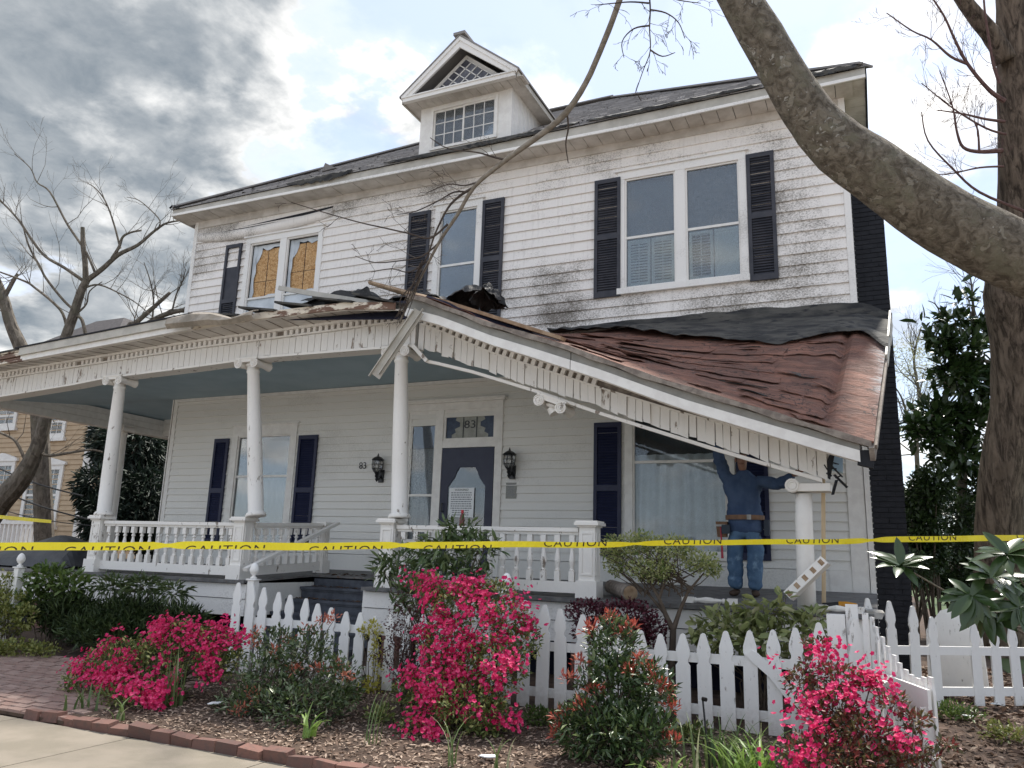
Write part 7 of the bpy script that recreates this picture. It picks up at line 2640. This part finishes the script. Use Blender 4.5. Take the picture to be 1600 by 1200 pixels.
# big leaning tree whose limb crosses the upper right corner
r = np.random.RandomState(5)
lt = thing('leaning_tree', 'massive smooth-barked limb arching across the upper right corner', 'tree', (4.4, 5.4, .1))
m = MB()
Q, Rr = limb(m, [(2250, 760), (1900, 560), (1740, 472), (1610, 410), (1550, 383), (1460, 334), (1364, 266), (1312, 230), (1268, 184), (1228, 122), (1192, 60), (1155, -2), (1110, -90)], [66, 60, 57, 54, 53, 50, 46, 43, 37, 33.5, 33, 30, 28], 5.5, 22, jitter=.012)
m.build('limb', 'bark_limb', lt, smooth=True)
e = Q[0]
m = MB()
m.tube([e + np.array([-.15, 0, -.02]), e + np.array([.25, .05, -.35]), e + np.array([.5, 0, -1.0]), np.array([e[0] + .62, e[1], .05])], [.36, .42, .44, .55], 18, jitter=.02)
m.build('trunk', 'bark_limb', lt, smooth=True)

# rough-barked tree behind it on the right
rt = thing('bare_tree', 'tall rough-barked bare tree at the right edge', 'tree', tuple(at(1566, 1022, D=13) * np.array([1, 1, 0]) + np.array([0, 0, .33])))
m = MB()
limb(m, [(1572, 1040), (1570, 1010), (1565, 960), (1561, 880), (1563, 760), (1581, 640), (1588, 540), (1582, 460), (1590, 380), (1592, 280), (1588, 160), (1582, 40), (1578, -80), (1576, -200)], [60, 46, 37, 34, 31, 30, 35, 40, 31, 28, 26, 22, 20, 18], 13, 44, jitter=.035)
m.build('trunk', 'bark_rough', rt, smooth=True)
m = MB()
limb(m, [(1572, 95), (1553, 60), (1522, 22), (1495, -15), (1470, -60)], [15, 14, 12, 10, 8], 12.8, 10, jitter=.03)
m.build('fork', 'bark_rough', rt, smooth=True)
m = MB()
for pts, hw, tw in (([(1570, 158), (1545, 140), (1512, 100), (1492, 62), (1475, 25), (1452, -10)], [4, 3.2, 2.6, 2, 1.6, 1.2], 9), ([(1512, 100), (1485, 88), (1455, 62), (1425, 48), (1385, 20)], [2.4, 2, 1.5, 1.2, .8], 7),
                    ([(1562, 130), (1552, 100), (1545, 60), (1538, 10), (1537, -30)], [3, 2.4, 2, 1.6, 1], 5), ([(1570, 190), (1540, 186), (1505, 178), (1465, 172)], [2.6, 2, 1.4, .8], 6),
                    ([(1566, 235), (1530, 237), (1505, 230), (1495, 205), (1488, 165), (1468, 110)], [4, 3, 2.4, 1.8, 1.2, .7], 8), ([(1530, 237), (1528, 205), (1522, 190)], [2, 1.5, 1], 3),
                    ([(1600, 330), (1530, 300), (1490, 265), (1450, 220), (1440, 175)], [2.4, 2, 1.6, 1.2, .8], 5), ([(1572, 210), (1540, 200), (1490, 170), (1440, 130)], [2, 1.6, 1.2, .7], 6),
                    ([(1568, 260), (1530, 262), (1480, 272), (1440, 270)], [1.8, 1.4, 1, .7], 5), ([(1540, 420), (1500, 350), (1470, 330)], [1.6, 1.2, .8], 3)):
    limb(m, pts, hw, 12.6, 6, tw, r, .62, .006, 2, .15, up=.25, child=3)
m.build('twigs', 'bark_red', rt)

# bare tree behind the left porch
bt_ = thing('bare_tree', 'bare spreading tree behind the left end of the porch', 'tree', tuple(at(-40, 845, D=19) * np.array([1, 1, 0]) + np.array([0, 0, .3])))
m = MB()
r = np.random.RandomState(8)
D0 = 19
b0 = at(-40, 845, D=D0)
limb(m, [(-62, 870), (-40, 835), (0, 785), (35, 745), (58, 700), (72, 650), (82, 600), (97, 545), (114, 495), (127, 455), (136, 437)], [26, 22, 18, 15, 11, 9, 8.5, 8, 7, 6, 5.5], D0, 12, jitter=.03)
limb(m, [(134, 440), (133, 410), (130, 385), (129, 355)], [4.6, 4, 3.6, 3], D0, 8, jitter=.05)
main = (([(136, 438), (160, 420), (185, 398), (215, 383), (240, 362), (262, 348), (300, 343)], [4.2, 3.8, 3.4, 2.6, 2, 1.5, .9], 14), ([(175, 404), (186, 386), (192, 370), (205, 363), (221, 360)], [3, 2.4, 2, 1.6, 1.4], 5),
        ([(150, 430), (135, 395), (105, 350), (78, 300), (58, 285), (47, 262), (22, 240)], [2.2, 2, 1.8, 1.4, 1, .8, .5], 12), ([(132, 440), (100, 418), (70, 400), (48, 372), (30, 345), (5, 318), (-20, 300)], [3, 2.6, 2.3, 2, 1.8, 1.5, 1.2], 14),
        ([(188, 388), (178, 350), (165, 315), (150, 295), (135, 285)], [1.8, 1.4, 1.1, .8, .5], 10), ([(245, 360), (250, 345), (232, 325), (215, 312), (198, 308)], [1.3, 1, .8, .6, .4], 6),
        ([(118, 486), (100, 470), (72, 435), (62, 415), (45, 385), (35, 350)], [2.4, 2.2, 2, 1.6, 1.2, .8], 12), ([(106, 520), (98, 490), (80, 470), (55, 450), (40, 440), (0, 425), (-20, 418)], [2.6, 2.2, 2, 1.8, 1.6, 1.2, 1], 12),
        ([(132, 450), (155, 445), (190, 460), (215, 475), (238, 495)], [1.6, 1.4, 1.1, .9, .6], 10), ([(120, 490), (135, 475), (140, 455), (160, 440)], [1.8, 1.3, 1, .7], 4),
        ([(134, 525), (128, 500), (118, 492)], [3, 2.6, 2.2], 2), ([(70, 640), (85, 645), (108, 640), (126, 655)], [1.5, 1.2, 1, .7], 4), ([(60, 705), (75, 712), (105, 708), (140, 703), (160, 706)], [3, 2.6, 2.2, 1.8, 1.4], 6), ([(42, 725), (25, 690), (5, 678), (-20, 668)], [3, 2.6, 2.2, 1.8], 3))
for pts, hw, tw in main:
    limb(m, pts, hw, D0, 6, max(2, int(tw * .62)), r, 1.35, .011, 2, .15, up=.3, child=2)
m.build('trunk', 'bark_grey', bt_)
lt2 = thing('bare_tree', 'second bare trunk cut by the left picture edge', 'tree', tuple(at(45, 845, D=24) * np.array([1, 1, 0]) + np.array([0, 0, .3])))
m = MB()
limb(m, [(70, 870), (64, 700), (58, 620), (40, 560), (18, 510), (5, 465), (-10, 430), (-30, 400)], [15, 13, 12, 11, 9, 7.5, 6, 5], 24, 9, 6, r, 2.0, .02, 2, .6, jitter=.04)
limb(m, [(6, 466), (20, 440), (28, 428)], [4, 3.5, 2.5], 24, 6, 4, r, 1.2, .015, 2, .3)
m.build('trunk', 'bark_grey', lt2)
lt3 = thing('bare_tree', 'bare tree low behind the porch roof beside the broken window', 'tree', tuple(at(215, 845, D=23) * np.array([1, 1, 0]) + np.array([0, 0, .3])))
m = MB()
limb(m, [(170, 860), (180, 650), (200, 520), (212, 505), (238, 482), (266, 457)], [10, 7, 5, 4, 3.4, 2.4], 23, 8, 7, r, 1.5, .016, 2, .55)
limb(m, [(200, 530), (232, 505), (262, 490), (300, 482), (330, 476)], [4.4, 4.2, 4, 3.4, 2], 23, 8, 10, r, 1.7, .016, 2, .2)
limb(m, [(238, 500), (240, 470), (235, 440), (225, 410)], [1.6, 1.3, 1, .6], 23, 5, 8, r, 1.3, .01, 2, .2)
limb(m, [(268, 492), (275, 462), (285, 440), (290, 420)], [1.6, 1.3, 1, .6], 23, 5, 8, r, 1.2, .01, 2, .2)
m.build('trunk', 'bark_grey', lt3)

# snapped branch hanging in front of the dormer down to the porch break
r = np.random.RandomState(15)
hb = thing('hanging_branch', 'long snapped branch hanging from above down to the porch break', 'branch', tuple(at(628, 505, Y=8.5)))
m = MB()
def dz(py): return float(np.interp(py, [0, 500], [8.6, 10.3]))
pts = [(990, -70), (968, 0), (945, 62), (915, 130), (885, 175), (852, 205), (815, 232), (775, 262), (740, 293), (715, 335), (690, 372), (672, 405), (652, 445), (636, 478), (624, 505)]
limb(m, [(a, b, dz(b)) for a, b in pts], [4.8, 4.8, 4.7, 4.6, 5, 4.7, 4.3, 3.7, 3.2, 2.9, 2.5, 2.2, 2, 1.8, 1.5], None, 9, jitter=.04)
m.build('main_stem', 'branch', hb, smooth=True)
m = MB()
for pts, hw, tw in (([(740, 293), (720, 305), (700, 325), (680, 365), (668, 400), (650, 430)], [2.4, 2.2, 1.8, 1.5, 1.2, 1], 8), ([(700, 350), (672, 372), (640, 365), (600, 356), (560, 347), (500, 330), (455, 316)], [1.8, 1.6, 1.3, 1.2, 1, .8, .6], 9),
                    ([(735, 300), (710, 300), (688, 312), (650, 330), (620, 335)], [1.6, 1.4, 1.1, .9, .6], 7), ([(690, 375), (660, 400), (620, 408), (585, 410), (555, 400)], [1.6, 1.3, 1, .8, .5], 8),
                    ([(790, 250), (770, 245), (745, 238), (700, 232), (672, 215)], [2, 1.6, 1.2, .9, .6], 4), ([(745, 285), (725, 290), (700, 288), (665, 302)], [1.6, 1.2, .9, .6], 5),
                    ([(668, 408), (640, 425), (612, 420), (580, 425)], [1.2, 1, .8, .5], 7), ([(655, 440), (640, 450), (625, 470), (628, 500)], [1.4, 1.1, .9, .6], 5)):
    limb(m, [(a, b, dz(b)) for a, b in pts], hw, None, 5, max(1, int(tw * .6)), r, .42, .005, 2, .1, up=-.05, child=2)
for k in range(7):
    a = at(668 + r.uniform(-14, 10), 415 + r.uniform(-10, 10), D=9.95)
    b = at(626 + r.uniform(-10, 10), 500 + r.uniform(-12, 6), D=10.25)
    m.tube([a, (a + b) / 2 + r.normal(size=3) * .05, b], [.008, .007, .004], 4, caps=False)
m.build('twigs', 'twig', hb)
m = MB()
limb(m, [(a, b, dz(b)) for a, b in [(886, 178), (888, 200), (884, 225), (888, 255)]], [1.6, 1.4, 1.2, .7], None, 6)
m.build('broken_shoot', 'twig', hb)
# twig spray hanging at the top edge
tw_ = thing('hanging_twigs', 'thin drooping twigs at the top edge right of the snapped branch', 'twigs', tuple(at(1015, -20, D=8)))
m = MB()
for pts, tw in (([(1012, -25), (1016, 10), (1015, 45), (1016, 80), (1005, 110), (993, 145)], 6), ([(1014, 5), (985, 3), (950, 6), (930, 8)], 5), ([(1015, 15), (1040, 20), (1060, 35), (1070, 60)], 5), ([(1015, 40), (990, 45), (972, 65), (975, 90)], 3), ([(1030, -10), (1060, 0), (1095, 5)], 4), ([(1016, 78), (1035, 88), (1055, 82)], 2)):
    limb(m, pts, [1.6, 1.3, 1.0, .8, .6], 8, 5, tw, r, .28, .005, 2, .2, up=-.2, child=2)
m.build('twigs', 'twig', tw_)

# evergreens behind the left porch and on the right
r = np.random.RandomState(44)
ct = thing('conifer', 'dark conifer filling the gap behind the left porch', 'tree', tuple(at(210, 850, D=22) * np.array([1, 1, 0]) + np.array([0, 0, .3])))
bl = [blob(200, 700, None, 60, 40, D=22), blob(235, 720, None, 60, 60, D=23), blob(150, 760, None, 34, 34, D=20.5), blob(215, 790, None, 80, 60, D=21), blob(165, 810, None, 40, 36, D=20), blob(255, 820, None, 50, 60, D=22), blob(170, 680, None, 30, 22, D=22.5), blob(270, 690, None, 40, 40, D=24)]
p, u_ = sample(bl, 15000, r, .3)
leaf_object('crown', 'conifer', p, unit(u_ * .8 + r.normal(size=p.shape) * .4 + np.array([0, 0, -.55])), r.normal(size=p.shape), .30, .05, ct, .1, .2)
MB().tube([at(212, 852, D=22), at(212, 760, D=22), at(214, 670, D=22)], [.28, .2, .1], 9).build('trunk', 'bark_rough', ct)
mg = thing('magnolia_tree', 'glossy dark magnolia between the chimney and the rough trunk', 'tree', tuple(at(1490, 900, D=17) * np.array([1, 1, 0]) + np.array([0, 0, .33])))
bl = [blob(1468, 530, None, 20, 14, D=16), blob(1500, 545, None, 38, 22, D=16), blob(1535, 520, None, 25, 28, D=16.5), blob(1490, 585, None, 36, 26, D=16), blob(1530, 600, None, 36, 36, D=16.5), blob(1470, 650, None, 40, 26, D=16), blob(1430, 665, None, 22, 14, D=15.5), blob(1510, 660, None, 40, 34, D=16), blob(1495, 710, None, 40, 30, D=16), blob(1530, 760, None, 30, 40, D=16.5), blob(1450, 680, None, 30, 22, D=15.5), blob(1490, 500, None, 22, 14, D=16.3)]
foliage('crown', 'magnolia', bl, 2600, .24, .40, mg, r, inner=.15, up=.25, curl=.1, shape='long')
few = [blob(1500, 445, None, 10, 5, D=16), blob(1525, 452, None, 8, 5, D=16), blob(1495, 472, None, 22, 8, D=16), blob(1450, 500, None, 20, 8, D=16), blob(1520, 470, None, 14, 10, D=16), blob(1440, 506, None, 10, 3, D=16)]
foliage('top_leaves', 'magnolia', few, 46, .30, .3, mg, r, inner=.1, up=.1, shape='long')
m = MB()
limb(m, [(1500, 920), (1502, 800), (1505, 700), (1510, 620), (1522, 540), (1520, 470), (1516, 430)], [9, 7.5, 6, 4.5, 3, 1.8, .8], 16.6, 8, 22, r, 1.5, .03, 1, .3)
limb(m, [(1504, 720), (1480, 690), (1450, 675)], [4, 3, 1.5], 16.3, 6, 4, r, .8, .02, 1, .3)
limb(m, [(1545, 565), (1510, 555), (1480, 525), (1465, 480), (1450, 470)], [3, 2.4, 1.6, 1, .6], 16.3, 6, 4, r, .8, .015, 1, .3)
m.build('trunk', 'bark_grey', mg)
for k, (px, py, D, w, h, n, lab) in enumerate(((1440, 800, 15.5, 46, 80, 6500, 'dark evergreen hedge right against the chimney'), (1510, 830, 16.5, 56, 80, 6500, 'dark evergreen bush behind the open gate'), (1600, 820, 18, 70, 100, 6000, 'dark evergreen bush behind the rough trunk'))):
    c = at(px, py + h, D=D)
    t = thing('evergreen_bush', lab, 'bush', (c[0], c[1], .33), 'evergreens at the right')
    bl = [blob(px + r.uniform(-.5, .5) * w, py + (-.6 + 1.9 * q / 9) * h, None, w * .72, h * .34, D=D + r.uniform(-.6, .6)) for q in range(10)]
    foliage('foliage', 'hedge', bl, int(n * 1.3), .11, .45, t, r, inner=.3, up=.1, shape='diamond', zmin=.35)
    stems('stems', 'stem', (c[0], c[1], .33), bl, 14, .03, t, r, .3)
# pale willow-like tree far behind
wt = thing('budding_tree', 'pale far tree just coming into leaf beyond the chimney', 'tree', tuple(at(1430, 880, D=38) * np.array([1, 1, 0]) + np.array([0, 0, .33])))
m = MB()
limb(m, [(1440, 880), (1436, 780), (1432, 690), (1436, 620), (1428, 560), (1440, 510)], [5, 4, 3.4, 2.6, 1.8, 1], 38, 7, 26, r, 3.0, .04, 2, .3)
limb(m, [(1434, 700), (1418, 650), (1408, 620), (1395, 600)], [2.4, 2, 1.4, .8], 38, 5, 10, r, 2.5, .03, 2, .2)
m.build('trunk', 'bark_grey', wt)
bl = [blob(1430, 540, None, 36, 26, D=38), blob(1450, 580, None, 44, 40, D=39), blob(1415, 570, None, 24, 30, D=37), blob(1440, 640, None, 40, 40, D=38), blob(1480, 530, None, 30, 30, D=40)]
foliage('crown', 'willow', bl, 3200, .16, .22, wt, r, inner=.1, up=-.2)
# a green strip of far trees closing the horizon
fw = MB()
bls = [(np.array([x, 95 + r.uniform(-8, 8), r.uniform(2, 5)]), np.array([6, 4, r.uniform(3, 5.5)])) for x in np.linspace(-120, 90, 44)]
foliage('far_trees', 'hedge', bls, 9000, .9, .6, None, r, inner=.3)
o = bpy.data.objects['far_trees']
tag(o, 'low far-off belt of trees along the horizon', 'trees', kind='stuff')

# near magnolia sapling reaching in from the right: every leaf its own piece
mt = thing('magnolia_sapling', 'near magnolia sapling with big glossy leaves reaching in from the right', 'sapling', (2.35, 6.2, .12))
lf = []
for q in range(9):
    t = q / 8
    w = .034 * math.sin(math.pi * min(1, t * .95 + .05)) ** .8 + .001
    z = -.10 * t * t * .35
    lf.append([(-w, t * .20, z + w * .35), (0, t * .20, z), (w, t * .20, z + w * .35)])
LEAF = MB().grid(lf).mesh('leaf', 'magnolia', smooth=True)
DS = 5.3
m = MB()
rsn = np.random.RandomState(3)
trunk_b = np.array([2.35, 6.2, .12])
tips_ = [((1408, 884), .9, 11), ((1518, 930), -.3, 15), ((1556, 902), .3, 15), ((1574, 866), .9, 11), ((1592, 948), -.3, 14), ((1608, 905), .3, 12), ((1545, 955), -.3, 12)]
hub = at(1640, 985, D=5.6)
m.tube([trunk_b, np.array([2.3, 6.15, .5]), hub], [.03, .026, .022], 8)
for (pp, tilt, nl) in tips_:
    c = at(*pp, D=DS + rsn.uniform(-.2, .2))
    k1 = at((pp[0] + 1640) / 2 + 10, (pp[1] + 985) / 2 + 22, D=DS + .15)
    m.tube([hub, k1, c], [.013, .008, .005], 6)
    ax = unit(np.array([rsn.uniform(-.4, .3), -.55, .75 if tilt > 0 else .25]))
    for q in range(nl):
        th = q * 2.399 + rsn.uniform(-.2, .2)
        a = unit(np.cross(ax, np.array([.3, .9, .1])))
        b = np.cross(ax, a)
        el = rsn.uniform(-.35, .45) + tilt * .25 + (.3 if q > nl * .7 else 0)
        d = unit((a * math.cos(th) + b * math.sin(th)) * math.cos(el) + ax * math.sin(el) + np.array([0, 0, -.35 if tilt < 0 else -.05]))
        nn = unit(ax + np.array([0, 0, .3]))
        s = unit(np.cross(d, nn))
        nn = np.cross(s, d)
        M4 = Matrix(((s[0], d[0], nn[0], c[0]), (s[1], d[1], nn[1], c[1]), (s[2], d[2], nn[2], c[2]), (0, 0, 0, 1)))
        o = link('leaf', LEAF, mt)
        sc = rsn.uniform(.85, 1.2)
        o.matrix_local = M4 @ Matrix.Scale(sc, 4)
        loc, rot, scl = (M4 @ Matrix.Scale(sc, 4)).decompose()
        o.rotation_mode = 'QUATERNION'
        o.location, o.rotation_quaternion, o.scale = loc, rot, scl
m.build('branches', 'bark_grey', mt)
